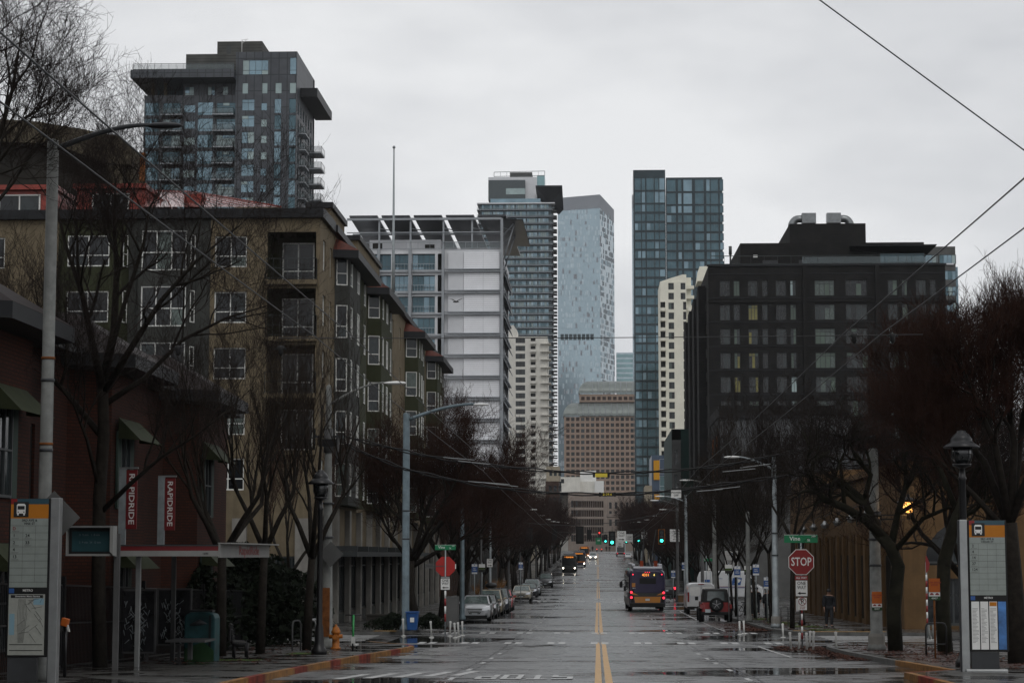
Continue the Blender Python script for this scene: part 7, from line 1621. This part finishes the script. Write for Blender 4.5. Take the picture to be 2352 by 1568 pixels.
def car(name,label,cat,x,y,kind,paint,front=True,heading=0,lights=False,tail=False,group='parked cars',L=None,W=None,H=None,glass='windshield',box=False,plate_='plate'):
    SP=dict(sedan=(4.85,1.82,1.45,.95,1.35,2.9,3.55,4.3,.64),suv=(4.6,1.84,1.72,1.05,1.15,1.95,4.25,4.5,.7),hatch=(4.3,1.78,1.52,.98,1.1,1.9,3.7,4.2,.66),pickup=(5.6,1.95,1.85,1.12,1.5,2.3,3.4,3.6,.75))
    l,w,h,belt,wb,wt,rt,rb,hd=SP[kind]; 
    if kind=='sedan': wb,wt,rt,rb=1.25,2.0,3.35,4.15
    W=W or w; H=H or h; k=H/h; belt*=k; hd_=belt-.08
    root=thing(name,label,cat,(x,y,g(y)+.006),rz=heading+(0 if front else math.pi),group=group)
    pm='paint_'+paint; hw=W/2
    mb=MB(); secs=[]
    for (yy,zl,zt,wf) in ((0,.34,.62,.72),(.08,.22,.74,.86),(.35,.2,hd_-.1,.96),(wb*.8,.2,hd_+.0,1.),(wb+.15,.2,belt,1.),(rb-.1,.2,belt+.03,1.),(l-.35,.22,belt+(.0 if kind!='sedan' else -.0),.97),(l-.06,.28,belt-.12,.88),(l,.36,belt-.35,.76)):
        a=hw*wf; secs.append([(0,yy,zl),(a*.86,yy,zl),(a*.985,yy,zl+.1),(a,yy,(zl+zt)*.5),(a*.97,yy,zt-.12),(a*.9,yy,zt-.03),(a*.6,yy,zt+.02),(0,yy,zt+.035),(-a*.6,yy,zt+.02),(-a*.9,yy,zt-.03),(-a*.97,yy,zt-.12),(-a,yy,(zl+zt)*.5),(-a*.985,yy,zl+.1),(-a*.86,yy,zl)])
    loft(mb,[s+[s[0]] for s in secs],pm); 
    mb.build('body',root)
    bw,tw=hw*.9,hw*.72; zb=belt-.01
    if kind=='pickup': rt,rb=3.45,3.6
    B0=[(-bw,wb,zb),(bw,wb,zb),(bw,rb,zb+.02),(-bw,rb,zb+.02)]; T0=[(-tw,wt,H-.05),(tw,wt,H-.05),(tw,rt,H-.03),(-tw,rt,H-.03)]
    mb=MB(); mb.add(B0+T0,[(4,5,6,7),(0,1,5,4),(1,2,6,5),(2,3,7,6),(3,0,4,7)],pm); mb.build('cabin',root,bevel=.06,seg=3)
    mb=MB(); quadp(mb,[B0[0],B0[1],T0[1],T0[0]],glass,(.055,.04,.055,.09),.012); mb.build('windshield',root)
    mb=MB(); quadp(mb,[B0[2],B0[3],T0[3],T0[2]],'car_glass',(.08,.1,.08,.12),.012); mb.build('rear_window',root)
    for s,(a,b,c,d) in ((1,(B0[1],B0[2],T0[2],T0[1])),(-1,(B0[3],B0[0],T0[0],T0[3]))): 
        mb=MB(); quadp(mb,[a,b,c,d],'car_glass',(.06,.08,.06,.1),.012); mb.build('side_window',root)
    r=.33*(1.1 if kind in('suv','pickup') else 1)
    for s in(-1,1):
        wheel(root,s*(hw-.12),.9,r,.23); wheel(root,s*(hw-.12),l-.98,r,.23)
        mb=MB(); mb.lathe([(r+.07,-.005),(r+.07,.005)],'black',(s*(hw+.001),.9,r),18,axis=0); mb.lathe([(r+.07,-.005),(r+.07,.005)],'black',(s*(hw+.001),l-.98,r),18,axis=0); mb.build('wheel_arch',root)
        mb=MB(); hx=hw*.68; mb.add([(s*hx-s*.2,-.03,.62),(s*hx+s*.2,.08,.66),(s*hx+s*.21,.14,.83),(s*hx-s*.16,.02,.78),(s*hx-s*.18,.2,.62),(s*hx+s*.2,.3,.66),(s*hx+s*.21,.34,.78),(s*hx-s*.16,.2,.76)],[(0,1,2,3),(3,2,6,7),(0,3,7,4),(1,5,6,2)] if s<0 else [(3,2,1,0),(7,6,2,3),(4,7,3,0),(2,6,5,1)],'headlight' if lights else 'headlight_off'); mb.build('headlight',root)
        mb=MB(); mb.box(s*hw*.86-.1,s*hw*.86+.1,l-.22,l-.05,belt-.33,belt-.1,'tail_on' if tail else 'tail_off'); mb.build('tail_light',root)
        mb=MB(); mb.obox((s*(hw+.1),wb+.35,belt+.06),(.1,0,0),(0,.06,0),(0,0,.06),pm); mb.build('mirror',root,bevel=.02)
    mb=MB(); mb.add([(-.46,.02,.74),(.46,.02,.74),(.3,-.02,.44),(-.3,-.02,.44)],[(0,3,2,1)],'black'); mb.add([(-.38,.02,.7),(.38,.02,.7),(.38,.0,.68),(-.38,.0,.68)],[(0,3,2,1)],'alum'); mb.box(-hw*.78,hw*.78,-.025,.05,.2,.36,'black'); mb.build('grille',root)
    mb=MB(); mb.tube([(-.46,.0,.74),(-.26,-.03,.5),(.26,-.03,.5),(.46,.0,.74)],.02,'alum',5); mb.build('grille_trim',root)
    mb=MB(); mb.box(-.16,.16,-.022,-.012,.42,.52,plate_) if front else mb.box(-.16,.16,l+.0,l+.015,belt-.5,belt-.36,plate_); mb.build('number_plate',root)
    if kind in('suv',) : 
        for s in(-1,1): mb=MB(); mb.tube([(s*tw*.92,wt+.2,H+.03),(s*tw*.92,rt-.2,H+.05)],.02,'black_metal',6); mb.build('roof_rail',root)
    if box: 
        mb=MB(); mb.lathe([(.05,-1.),(.28,-.85),(.36,-.3),(.38,.3),(.33,.8),(.1,1.)],'black',n=14,axis=1); o=mb.build('roof_box',root); o.location=(0,(wt+rt)/2+.1,H+.2); o.scale=(1.1,1,.55)
    if kind=='pickup':
        mb=MB(); mb.box(-hw*.85,hw*.85,3.75,l-.1,belt+.03,belt+.2,'black'); mb.build('cargo_bed',root)
    return root
LP=-7.05
car('parked_car','silver sedan parked nearest on the left behind the white bollards','car',LP,118.,'sedan','silver',H=1.5)
car('parked_car','charcoal sedan parked behind the silver sedan','car',LP,125.5,'sedan','charcoal')
car('parked_car','tan sport utility car with black roof box on the left','car',LP-.05,134.,'suv','tan',box=True)
car('parked_car','dark blue sport utility car between the tan and red cars','car',LP,142.,'suv','navy')
car('parked_car','red hatchback parked at the back of the near left group','car',LP,149.,'hatch','redcar')
car('parked_car','gold sedan parked on the left beside the tan ornamental grass','car',LP+.2,185.-.5,'sedan','gold')
car('parked_car','charcoal sedan parked behind the gold sedan','car',LP+.2,203.,'sedan','charcoal')
car('parked_car','pale grey car parked behind the second charcoal sedan','car',LP+.2,213.,'suv','greycar')
car('parked_car','black sport utility car parked alone on the left near the oncoming bus','car',LP+.4,262.,'suv','blackcar',H=1.85)
car('pickup_truck','white pickup truck coming toward the camera with headlights on','pickup truck',XA(1362,495.),493.,'pickup','whitecar',lights=True,group='moving traffic')
car('parked_car','white sedan seen from behind far along the right kerb','car',XA(1443,505.),510.,'sedan','whitecar',front=False,group='parked cars')
car('parked_car','black estate car with lit tail lights parked right of the trolley bus','car',6.9,211.,'suv','blackcar',front=False,tail=True,H=1.8)
# jeep
x,y=6.7,117.3; J=thing('off_road_car','red off road car with black top and rear spare wheel parked on the right','car',(x,y,g(y)),group='parked cars')
mb=MB(); mb.box(-.8,.8,0,3.7,.5,1.12,'paint_jeep_red'); mb.build('body',J,bevel=.05); mb=MB(); mb.box(-.74,.74,-.01,.02,1.0,1.125,'paint_jeep_red'); mb.build('rear_sill',J)
mb=MB(); mb.add([(-.76,.02,1.13),(.76,.02,1.13),(.76,2.4,1.13),(-.76,2.4,1.13),(-.66,.12,1.86),(.66,.12,1.86),(.66,2.1,1.87),(-.66,2.1,1.87)],[(4,5,6,7),(0,1,5,4),(1,2,6,5),(2,3,7,6),(3,0,4,7)],'black'); mb.build('hard_top',J,bevel=.05)
mb=MB(); quadp(mb,[(-.76,.02,1.13),(.76,.02,1.13),(.66,.12,1.86),(-.66,.12,1.86)],'car_glass',(.16,.12,.16,.16),.01); mb.build('rear_window',J)
mb=MB(); mb.lathe([(.2,-.11),(.37,-.11),(.4,-.07),(.4,.07),(.37,.11)],'tyre',(.02,-.14,1.0),22,axis=1); o=mb.build('spare_wheel',J)
mb=MB(); mb.lathe([(.27,-.135),(.25,-.12),(.05,-.1)],'dark_grey',(.02,-.14,1.),18,axis=1)
for k in range(5): a=R(90+72*k); mb.tube([(.02,-.29,1.),(.02+math.cos(a)*.25,-.27,1.+math.sin(a)*.25)],.022,'rim',5)
mb.build('spare_rim',o)
mb=MB(); mb.box(-.85,.85,-.12,.05,.42,.6,'black'); mb.build('bumper',J,bevel=.03); mb=MB(); mb.box(-.62,-.32,-.135,-.125,.56,.74,'plate'); mb.build('number_plate',J)
for s in(-1,1):
    mb=MB(); mb.box(s*.8-.1,s*.8+.1,-.03,.02,.78,1.02,'tail_off'); mb.build('tail_light',J)
    mb=MB(); mb.box(s*.82,s*.97,.2,1.3,.72,.84,'black'); mb.build('fender',J,bevel=.03)
    wheel(J,s*.8,.75,.42,.28); wheel(J,s*.8,3.15,.42,.28)
    mb=MB(); mb.box(s*1.0-.09,s*1.0+.09,2.0,2.1,1.2,1.42,'black'); mb.build('mirror',J,bevel=.02)
# white van (rear)
x,y=6.95,139.; V=thing('parked_van','white cargo van seen from behind, parked in front of the red off road car','van',(x,y,g(y)),group='parked vans')
def vansec(yy,w,h,zl=.45): a=w/2; return [(0,yy,zl),(a*.96,yy,zl),(a,yy,zl+.15),(a,yy,h*.5),(a*.95,yy,h*.78),(a*.86,yy,h-.16),(a*.7,yy,h-.04),(0,yy,h),(-a*.7,yy,h-.04),(-a*.86,yy,h-.16),(-a*.95,yy,h*.78),(-a,yy,h*.5),(-a,yy,zl+.15),(-a*.96,yy,zl),(0,yy,zl)]
mb=MB(); loft(mb,[vansec(0,1.94,2.08),vansec(.12,2.02,2.13),vansec(3.6,2.02,2.13),vansec(4.3,1.98,1.95),vansec(5.0,1.9,1.25),vansec(5.3,1.8,1.1)],'paint_whitecar'); mb.build('body',V)
for s in(-1,1):
    mb=MB(); cxx=s*.42; pts=[]; 
    for k in range(20): a=R(18*k); c_,s_=math.cos(a),math.sin(a); pts.append((cxx+.36*abs(c_)**.4*(1 if c_>0 else -1),1.55+.3*abs(s_)**.4*(1 if s_>0 else -1)))
    mb.ext(pts,1,-.014,-.004,'white_paint'); mb.build('rear_door_panel',V)
    mb=MB(); mb.box(s*.86-.06,s*.86+.06,-.03,.02,.85,1.5,'tail_off'); mb.build('tail_light',V); wheel(V,s*.85,1.1,.35,.24); wheel(V,s*.85,4.3,.35,.24)
mb=MB(); mb.box(-.01,.01,-.012,-.001,.5,2.05,'low_grey'); mb.box(-.2,.2,-.02,.01,2.0,2.05,'tail_off'); mb.build('door_seam',V); mb=MB(); mb.box(-.95,.95,-.12,.1,.35,.55,'black'); mb.build('bumper',V,bevel=.03); mb=MB(); mb.box(-.45,-.15,-.13,-.122,.3,.42,'plate'); mb.build('number_plate',V)
# postal van, side on
x,y=9.0,188.; U=thing('postal_van','white postal van with blue eagle emblem and red blue stripe standing side on','van',(x,y,g(y)),rz=R(-9),group='parked vans')
mb=MB(); prof=[(0,.4),(.05,2.1),(.25,2.62),(.5,2.72),(4.3,2.7),(4.75,2.45),(5.35,1.55),(5.9,1.25),(6.0,.9),(5.98,.4)]
mb.ext(prof,1,0,2.0,'paint_whitecar'); mb.build('body',U,bevel=.06,seg=3)
mb=MB(); mb.ext([(4.55,1.5),(4.75,2.2),(4.9,2.12),(5.3,1.55),(5.2,1.42)],1,-.012,-.002,'car_glass'); mb.build('side_window',U)
mb=MB(); mb.box(.05,4.5,-.012,-.002,1.28,1.33,'sign_red'); mb.box(.05,4.5,-.012,-.002,1.2,1.25,'sign_blue'); mb.build('stripe',U)
mb=MB(); mb.ext([(3.15,1.45),(3.98,1.45),(4.12,2.1),(3.3,2.1)],1,-.014,-.003,'sign_blue'); o=mb.build('emblem',U); mb=MB(); mb.ext([(3.25,1.52),(3.75,1.75),(3.62,2.0),(3.98,1.98),(4.02,1.85),(3.85,1.7)],1,-.02,-.0145,'sign_white'); mb.build('eagle',o)
text('Postal Service',.16,'sign_blue',U,(1.9,-.01,2.05)); mb=MB(); mb.box(.75,1.2,-.013,-.003,1.7,1.95,'sign_blue'); mb.build('small_emblem',U)
for xx in(1.1,5.05):
    for yy in(.12,1.88): wh=MB(); wh.lathe([(.2,-.12),(.33,-.12),(.35,-.08),(.35,.08),(.33,.12)],'tyre',(0,0,0),18,axis=1); t=wh.build('wheel',U); t.location=(xx,yy,.35); wh=MB(); wh.lathe([(.2,-.1),(.19,-.125),(.05,-.11)],'rim',(0,0,0),12,axis=1); wh.build('rim',t)
mb=MB(); mb.box(5.3,5.5,-.25,-.05,1.5,1.8,'black'); mb.build('mirror',U,bevel=.02); mb=MB(); mb.box(5.9,6.02,.1,.5,.85,1.05,'headlight_off'); mb.build('headlight',U)
# truck far
x,y=XA(1426,560.),560.; K=thing('box_truck','grey box truck seen from behind far along the right lane','truck',(x,y,g(y)),group='moving traffic')
mb=MB(); mb.box(-1.25,1.25,0,7,1.1,3.7,'alum_panel'); mb.build('cargo_box',K,bevel=.04); mb=MB(); mb.box(-1.05,1.05,-.03,-.002,1.25,3.5,'low_grey'); mb.build('roller_door',K); mb=MB(); mb.box(-1.15,1.15,-.05,6.8,.6,1.09,'black'); mb.build('chassis',K); mb=MB(); mb.box(-1.1,1.1,7.3,9.2,.6,2.7,'paint_whitecar'); mb.build('cab',K,bevel=.1)
for s in(-1,1):
    for yy in(1.5,8.2): wheel(K,s*1.05,yy,.48,.3)
    mb=MB(); mb.box(s*.9-.1,s*.9+.1,-.07,-.051,.8,.95,'tail_on'); mb.build('tail_light',K)
# ---- trolley bus, rear ----
x,y=3.52,146.; T=thing('trolley_bus','dark purple and yellow trolley bus seen from behind with poles raised to the wires','bus',(x,y,g(y)),rz=R(1.0),group='buses')
def bsec(yy,w,z0,z1): a=w/2; return [(0,yy,z0),(a*.97,yy,z0),(a,yy,z0+.2),(a,yy,1.6),(a*.985,yy,z1-.45),(a*.93,yy,z1-.14),(a*.8,yy,z1),(0,yy,z1+.06),(-a*.8,yy,z1),(-a*.93,yy,z1-.14),(-a*.985,yy,z1-.45),(-a,yy,1.6),(-a,yy,z0+.2),(-a*.97,yy,z0),(0,yy,z0)]
def bus_body(root,L,rear,side,roofm):
    mb=MB(); loft(mb,[bsec(0,2.46,.42,2.92),bsec(.12,2.56,.38,3.0),bsec(L-.15,2.56,.38,3.0),bsec(L,2.44,.42,2.9)],side); mb.build('body',root)
bus_body(T,12.2,'bus_purple','bus_purple','bus_white')
mb=MB(); mb.ext([(-1.13,.95+.42),(1.13,1.37),(1.14,2.5),(1.0,2.82),(.75,2.9),(-.75,2.9),(-1.0,2.82),(-1.14,2.5)],1,-.04,-.003,'bus_purple'); mb.build('rear_panel',T,bevel=.02)
mb=MB(); mb.box(-1.0,1.0,-.05,-.041,1.12,1.36,'bus_dark'); mb.build('engine_grille',T); mb=MB(); mb.add([(-.95,-.045,1.1),(.95,-.045,1.1),(.88,-.06,.68),(-.88,-.06,.68)],[(0,3,2,1)],'bus_yellow'); mb.add([(-.95,-.01,1.1),(.95,-.01,1.1),(.95,-.045,1.1),(-.95,-.045,1.1)],[(0,3,2,1)],'bus_yellow'); mb.build('engine_door',T)
for s in(-1,1): mb=MB(); mb.ext([(s*1.08,1.42),(s*1.08,1.24),(s*.62,1.2)][::(-1 if s<0 else 1)],1,-.056,-.05,'bus_yellow'); mb.build('swoosh',T)
mb=MB(); mb.box(-.55,.6,-.047,-.041,2.0,2.4,'black'); mb.build('rear_window',T); mb=MB(); mb.box(-1.25,1.25,-.1,.1,.36,.66,'black'); mb.build('bumper',T,bevel=.03)
for s in(-1,1):
    for z in(1.22,1.58) : mb=MB(); mb.lathe([(.085,-.07),(.085,-.045)],'tail_on',(s*1.14,0,z-.17 if s<0 else z-.2),14,axis=1); mb.build('tail_light',T)
    mb=MB(); mb.lathe([(.045,-.06),(.045,-.042)],'tail_on',(s*1.02,0,2.66),10,axis=1); mb.build('marker_light',T); mb=MB(); mb.box(s*1.06-.1,s*1.06+.1,-.046,-.004,.7,1.6,'black'); mb.build('lamp_cluster',T)
for k in range(3): mb=MB(); mb.lathe([(.03,-.06),(.03,-.043)],'tail_on',(-.15+.15*k,0,2.81),8,axis=1); mb.build('marker_light',T)
text('4331',.26,'amber_led',T,(-.12,-.048,2.62)); mb=MB(); mb.box(.22,.7,-.05,-.042,2.5,2.74,'bus_dark'); o=mb.build('route_display',T); text('4',.22,'yellow_led',o,(.47,-.056,2.62))
mb=MB(); mb.box(-1.1,-.86,-.05,-.042,1.78,2.06,'bus_yellow'); mb.build('notice_sticker',T); mb=MB(); mb.box(-.15,.15,-.075,-.062,.82,.96,'plate'); mb.build('number_plate',T)
text('Metro',.08,'sign_white',T,(-.95,-.05,1.7)); text('Hybrid',.08,'sign_white',T,(1.0,-.05,1.68)) if False else None
mb=MB(); mb.box(-1.0,1.05,.2,4.2,3.03,3.2,'bus_white'); mb.box(-1.08,-.85,.3,9,3.21,3.42,'bus_white'); mb.box(.8,1.05,.3,9,3.05,3.4,'bus_white'); mb.build('roof_fairing',T,bevel=.05)
for xx in(-.38,.62): mb=MB(); mb.box(xx-.12,xx+.12,.6,1.1,3.21,3.62,'rust_red'); mb.build('pole_retriever',T)
mb=MB(); mb.tube([(.3,1.5,3.2),(.15,1.3,3.7),(.2,2,3.4)],.05,'alum',6); mb.box(0,.5,1.6,2.6,3.21,3.5,'dark_grey'); mb.build('pole_base',T)
for k in(-1,1): mb=MB(); mb.tube([(.2+.28*k,6.2,3.35),(.25+.42*k,.8,5.7+.1)],[.04,.03],'grey_pole',8); mb.build('trolley_pole',T)
mb=MB(); 
for k in range(7): mb.box(-1.292,-1.282,1.1+k*1.5,2.4+k*1.5,1.35,2.5,'glass_dark')
mb.build('side_windows',T); mb=MB(); mb.box(-1.295,-1.284,.2,12,.5,.95,'bus_grey'); mb.build('side_skirt',T)
mb=MB(); mb.tube([(-1.25,12.1,2.2),(-1.5,12.3,2.0)],.03,'black_metal',6); mb.box(-1.62,-1.4,12.2,12.35,1.55,2.0,'black'); mb.build('mirror',T)
for s in(-1,1):
    for yy in(3.2,9.6): wheel(T,s*1.12,yy,.48,.3)
mb=MB(); mb.tube([(-1.3,.4,1.75),(-1.55,.2,1.55)],.025,'black_metal',6); mb.box(-1.68,-1.5,.1,.25,1.5,1.85,'black'); mb.build('side_mirror',T)
# ---- oncoming buses ----
def oncoming(label,x,y,L,paint,dest,low,lit=True,rz=0):
    B_=thing('city_bus',label,'bus',(x,y,g(y)),rz=rz,group='buses'); bus_body(B_,L,paint,paint,'bus_white')
    mb=MB(); mb.box(-1.1,1.1,-.03,-.002,1.25,2.45,'glass_dark'); mb.build('windshield',B_); mb=MB(); mb.box(-1.0,1.0,-.035,-.004,2.48,2.85,'black'); o=mb.build('destination_display',B_); text(dest,.3,'amber_led',o,(0,-.045,2.66),w=1.5)
    mb=MB(); mb.box(-1.22,1.22,-.06,.05,.36,.6,'black'); mb.build('bumper',B_,bevel=.03); mb=MB(); mb.box(-1.15,1.15,-.03,-.001,.95,1.2,low); mb.build('front_panel',B_)
    for s in(-1,1):
        mb=MB(); mb.lathe([(.12,-.07),(.12,-.03)],'headlight' if lit else 'headlight_off',(s*1.0,0,.78),12,axis=1); mb.build('headlight',B_)
        mb=MB(); mb.tube([(s*1.2,-.05,2.4),(s*1.45,-.25,2.2)],.03,'black_metal',6); mb.box(s*1.45-.1,s*1.45+.1,-.3,-.2,1.75,2.2,'black'); mb.build('mirror',B_)
        for yy in(2.4,L-3): wheel(B_,s*1.12,yy,.48,.3)
    mb=MB(); mb.box(-1.0,1.0,1.5,4.5,3.05,3.32,'bus_grey'); mb.box(-1.0,1.0,6,L-1.5,3.05,3.28,'bus_white'); mb.build('roof_unit',B_,bevel=.05)
    mb=MB()
    for k in range(int(L/1.6)-2): mb.box(1.283,1.292,1.6+k*1.6,2.9+k*1.6,1.35,2.45,'glass_dark')
    mb.build('side_windows',B_); return B_
oncoming('dark green city bus with lit headlights and orange display, nearest oncoming',XA(1307,358.),357.,18,'bus_dark','1 KINNEAR','bus_dark')
oncoming('second oncoming bus with orange front behind the dark green bus',XA(1326,388.)+.2,402.,12,'bus_purple','DOWNTOWN','bus_orange',True)
oncoming('farthest oncoming bus in dull orange with lit display',XA(1342,520.),525.,14,'bus_orange','EXPRESS','bus_orange',True)
# ---------------- people ----------------
def person(label,x,y,h=1.75,face=1,jacket='cloth_dark',legs='cloth_grey',cap='black',stride=.18,seed=0,kerb=True,lean=0,carry=False):
    """one skinned figure; face=1 looks toward the camera"""
    r=thing('person',label,'person',(x,y,gp(x,y,kerb)),rz=0 if face>0 else math.pi,group='pedestrians'); k=h/1.75
    V=[(0,0,.95),(0,-.01,1.12),(0,-.01,1.32),(0,0,1.45),(0,-.02,1.53),(0,-.035,1.6),(0,-.03,1.7),
       (.1,0,.92),(.115,-stride,.5),(.11,-stride*.7,.09),(.13,-stride*.7-.15,.04),(-.1,0,.92),(-.115,stride*.45,.5),(-.1,stride*1.2,.11),(-.12,stride*1.2-.14,.04),
       (.19,0,1.42),(.25,.05,1.15),(.24,-.06,.93),(.235,-.1,.84),(-.19,0,1.42),(-.25,-.04,1.15),(-.24,-.12,.93),(-.235,-.16,.84)]
    E=[(0,1),(1,2),(2,3),(3,4),(4,5),(5,6),(0,7),(7,8),(8,9),(9,10),(0,11),(11,12),(12,13),(13,14),(3,15),(15,16),(16,17),(17,18),(3,19),(19,20),(20,21),(21,22)]
    RD=[.15,.14,.165,.12,.055,.085,.075,.1,.072,.05,.035,.1,.072,.05,.035,.075,.055,.04,.035,.075,.055,.04,.035]
    def skin(name,idx,m,grow,parent):
        mp={j:i for i,j in enumerate(idx)}; me=bpy.data.meshes.new(name); me.from_pydata([tuple(c*k for c in V[j]) for j in idx],[(mp[a],mp[b]) for a,b in E if a in mp and b in mp],[]); me.materials.append(M[m])
        o=bpy.data.objects.new(name,me); COL.objects.link(o); o.parent=parent; sk=o.modifiers.new('skin','SKIN'); sk.use_smooth_shade=True
        for i,j in enumerate(idx): me.skin_vertices[0].data[i].radius=((RD[j]+grow)*k,(RD[j]*(.75 if j<4 else 1)+grow)*k); me.skin_vertices[0].data[i].use_root=(i==0)
        o.modifiers.new('sub','SUBSURF').levels=1; o.modifiers['sub'].render_levels=2; return o
    b=skin('body',list(range(23)),'skin',0,r)
    skin('jacket',[1,0,2,3,15,16,17,19,20,21],jacket,.036,b); skin('trousers',[0,7,8,9,11,12,13],legs,.016,b)
    mb=MB()
    for s,j in((1,10),(-1,14)): v=V[j]; mb.box((v[0]-.05)*k,(v[0]+.05)*k,(v[1]-.1)*k,(v[1]+.17)*k,0,.075,'black')
    mb.build('shoes',b,bevel=.02)
    mb=MB(); mb.lathe([(.1*k,1.655*k),(.108*k,1.7*k),(.09*k,1.77*k),(.03*k,1.8*k)],cap,(0,-.03*k,0),12); mb.box(-.07*k,.07*k,-.2*k,-.08*k,1.665*k,1.68*k,cap); mb.build('hat',b)
    mb=MB(); 
    for s in(-1,1): mb.lathe([(.012,-.004),(.012,.004)],'black',(s*.034*k,-.128*k,1.635*k),6,axis=1)
    mb.lathe([(.003,-.03),(.016,0)],'skin',(0,-.125*k,1.605*k),6,axis=1); mb.box(-.025*k,.025*k,-.125*k,-.12*k,1.563*k,1.57*k,'rust_red'); mb.build('face',b)
    for s,j in((1,18),(-1,22)):
        mb=MB(); v=Vector(V[j])*k; mb.obox(v+Vector((0,-.01,-.04))*k,(.018*k,0,0),(0,.038*k,0),(0,0,.045*k),'skin')
        for f in range(4): mb.tube([v+Vector((0,-.04+.02*f,-.08))*k,v+Vector((-s*.012,-.045+.02*f,-.125-.008*(f in(1,2))))*k,v+Vector((-s*.028,-.04+.02*f,-.15))*k],[.009*k,.008*k,.006*k],'skin',6)
        mb.tube([v+Vector((0,-.045,-.03))*k,v+Vector((-s*.012,-.075,-.07))*k,v+Vector((-s*.02,-.08,-.1))*k],[.01*k,.009*k,.007*k],'skin',6); mb.build('hand',b)
    return r
d=99.5; person('person in dark jacket and cap walking toward the camera along the arcade',XA(1902,d),d,1.78,1,'cloth_dark','cloth_grey','black',.16)
d=116.; person('person in black coat and white cap walking away behind the white lamp pole',XA(1763,d),d,1.78,-1,'cloth_dark','cloth_dark','cap_white',.14)
d=128.; person('person in dark clothes standing by the bicycle behind the postal van front',XA(1722,d),d,1.75,1,'cloth_grey','cloth_dark','black',.06)
d=133.; person('person in dark patterned jacket beside the bicycle rider on the right pavement',XA(1737,d),d,1.7,1,'cloth_dark','cloth_dark','black',.1)
for i,(px_,l) in enumerate(((1338,'far pedestrian leftmost at the street end crossing'),(1349,'far pedestrian second from left at the street end'),(1361,'far pedestrian in the middle of the street end crossing'),(1393,'far pedestrian right of the two red lights'),(1400,'far pedestrian rightmost at the street end crossing'))):
    person(l,XA(px_,640.),640.,1.75,1 if i%2 else -1,'cloth_dark' if i%2 else 'cloth_grey','cloth_dark','black',.15,kerb=False)
# bicycle on the right pavement
d=128.5; x=XA(1712,d); r=thing('bicycle','dark bicycle standing on the right pavement near the postal van front','bicycle',(x,d,gp(x,d)),rz=R(25))
for xx in(-.5,.5):
    mb=MB(); pts=[(xx+math.cos(R(30*k))*.33,0,.34+math.sin(R(30*k))*.33) for k in range(13)]; mb.tube(pts,.02,'tyre',5,cap=False); mb.build('wheel',r)
mb=MB(); 
for a,b in(((-.5,0,.34),(-.1,0,.3)),((-.1,0,.3),(-.2,0,.8)),((-.2,0,.75),(.35,0,.78)),((.35,0,.78),(-.1,0,.3)),((.5,0,.34),(.33,0,.95)),((-.5,0,.34),(-.2,0,.75))): mb.tube([a,b],.02,'black_metal',6)
mb.build('frame',r); mb=MB(); mb.box(-.32,-.08,-.06,.06,.82,.87,'black'); mb.build('saddle',r); mb=MB(); mb.tube([(.3,-.28,1.),(.33,0,.98),(.3,.28,1.)],.016,'black_metal',6); mb.build('handlebar',r)
# ---------------- haze ----------------
m=bpy.data.materials.new('haze_air'); m.use_nodes=True; t=m.node_tree; t.nodes.clear(); o_=N(t,'ShaderNodeOutputMaterial'); v=N(t,'ShaderNodeVolumePrincipled'); v.inputs['Color'].default_value=(.9,.93,.97,1); v.inputs['Density'].default_value=.00006; v.inputs['Anisotropy'].default_value=.2; t.links.new(v.outputs[0],o_.inputs['Volume']); M['haze_air']=m
mb=MB(); mb.box(-500,500,-420,1620,-3,330,'haze_air'); o=mb.build('haze'); o['kind']='stuff'; o['label']='pale grey wet winter haze filling the street and the distance'; o['category']='haze'
for o in bpy.data.objects:
    l=o.get('label')
    if l and not(4<=len(l.split())<=16): print('LABEL LEN',len(l.split()),l)
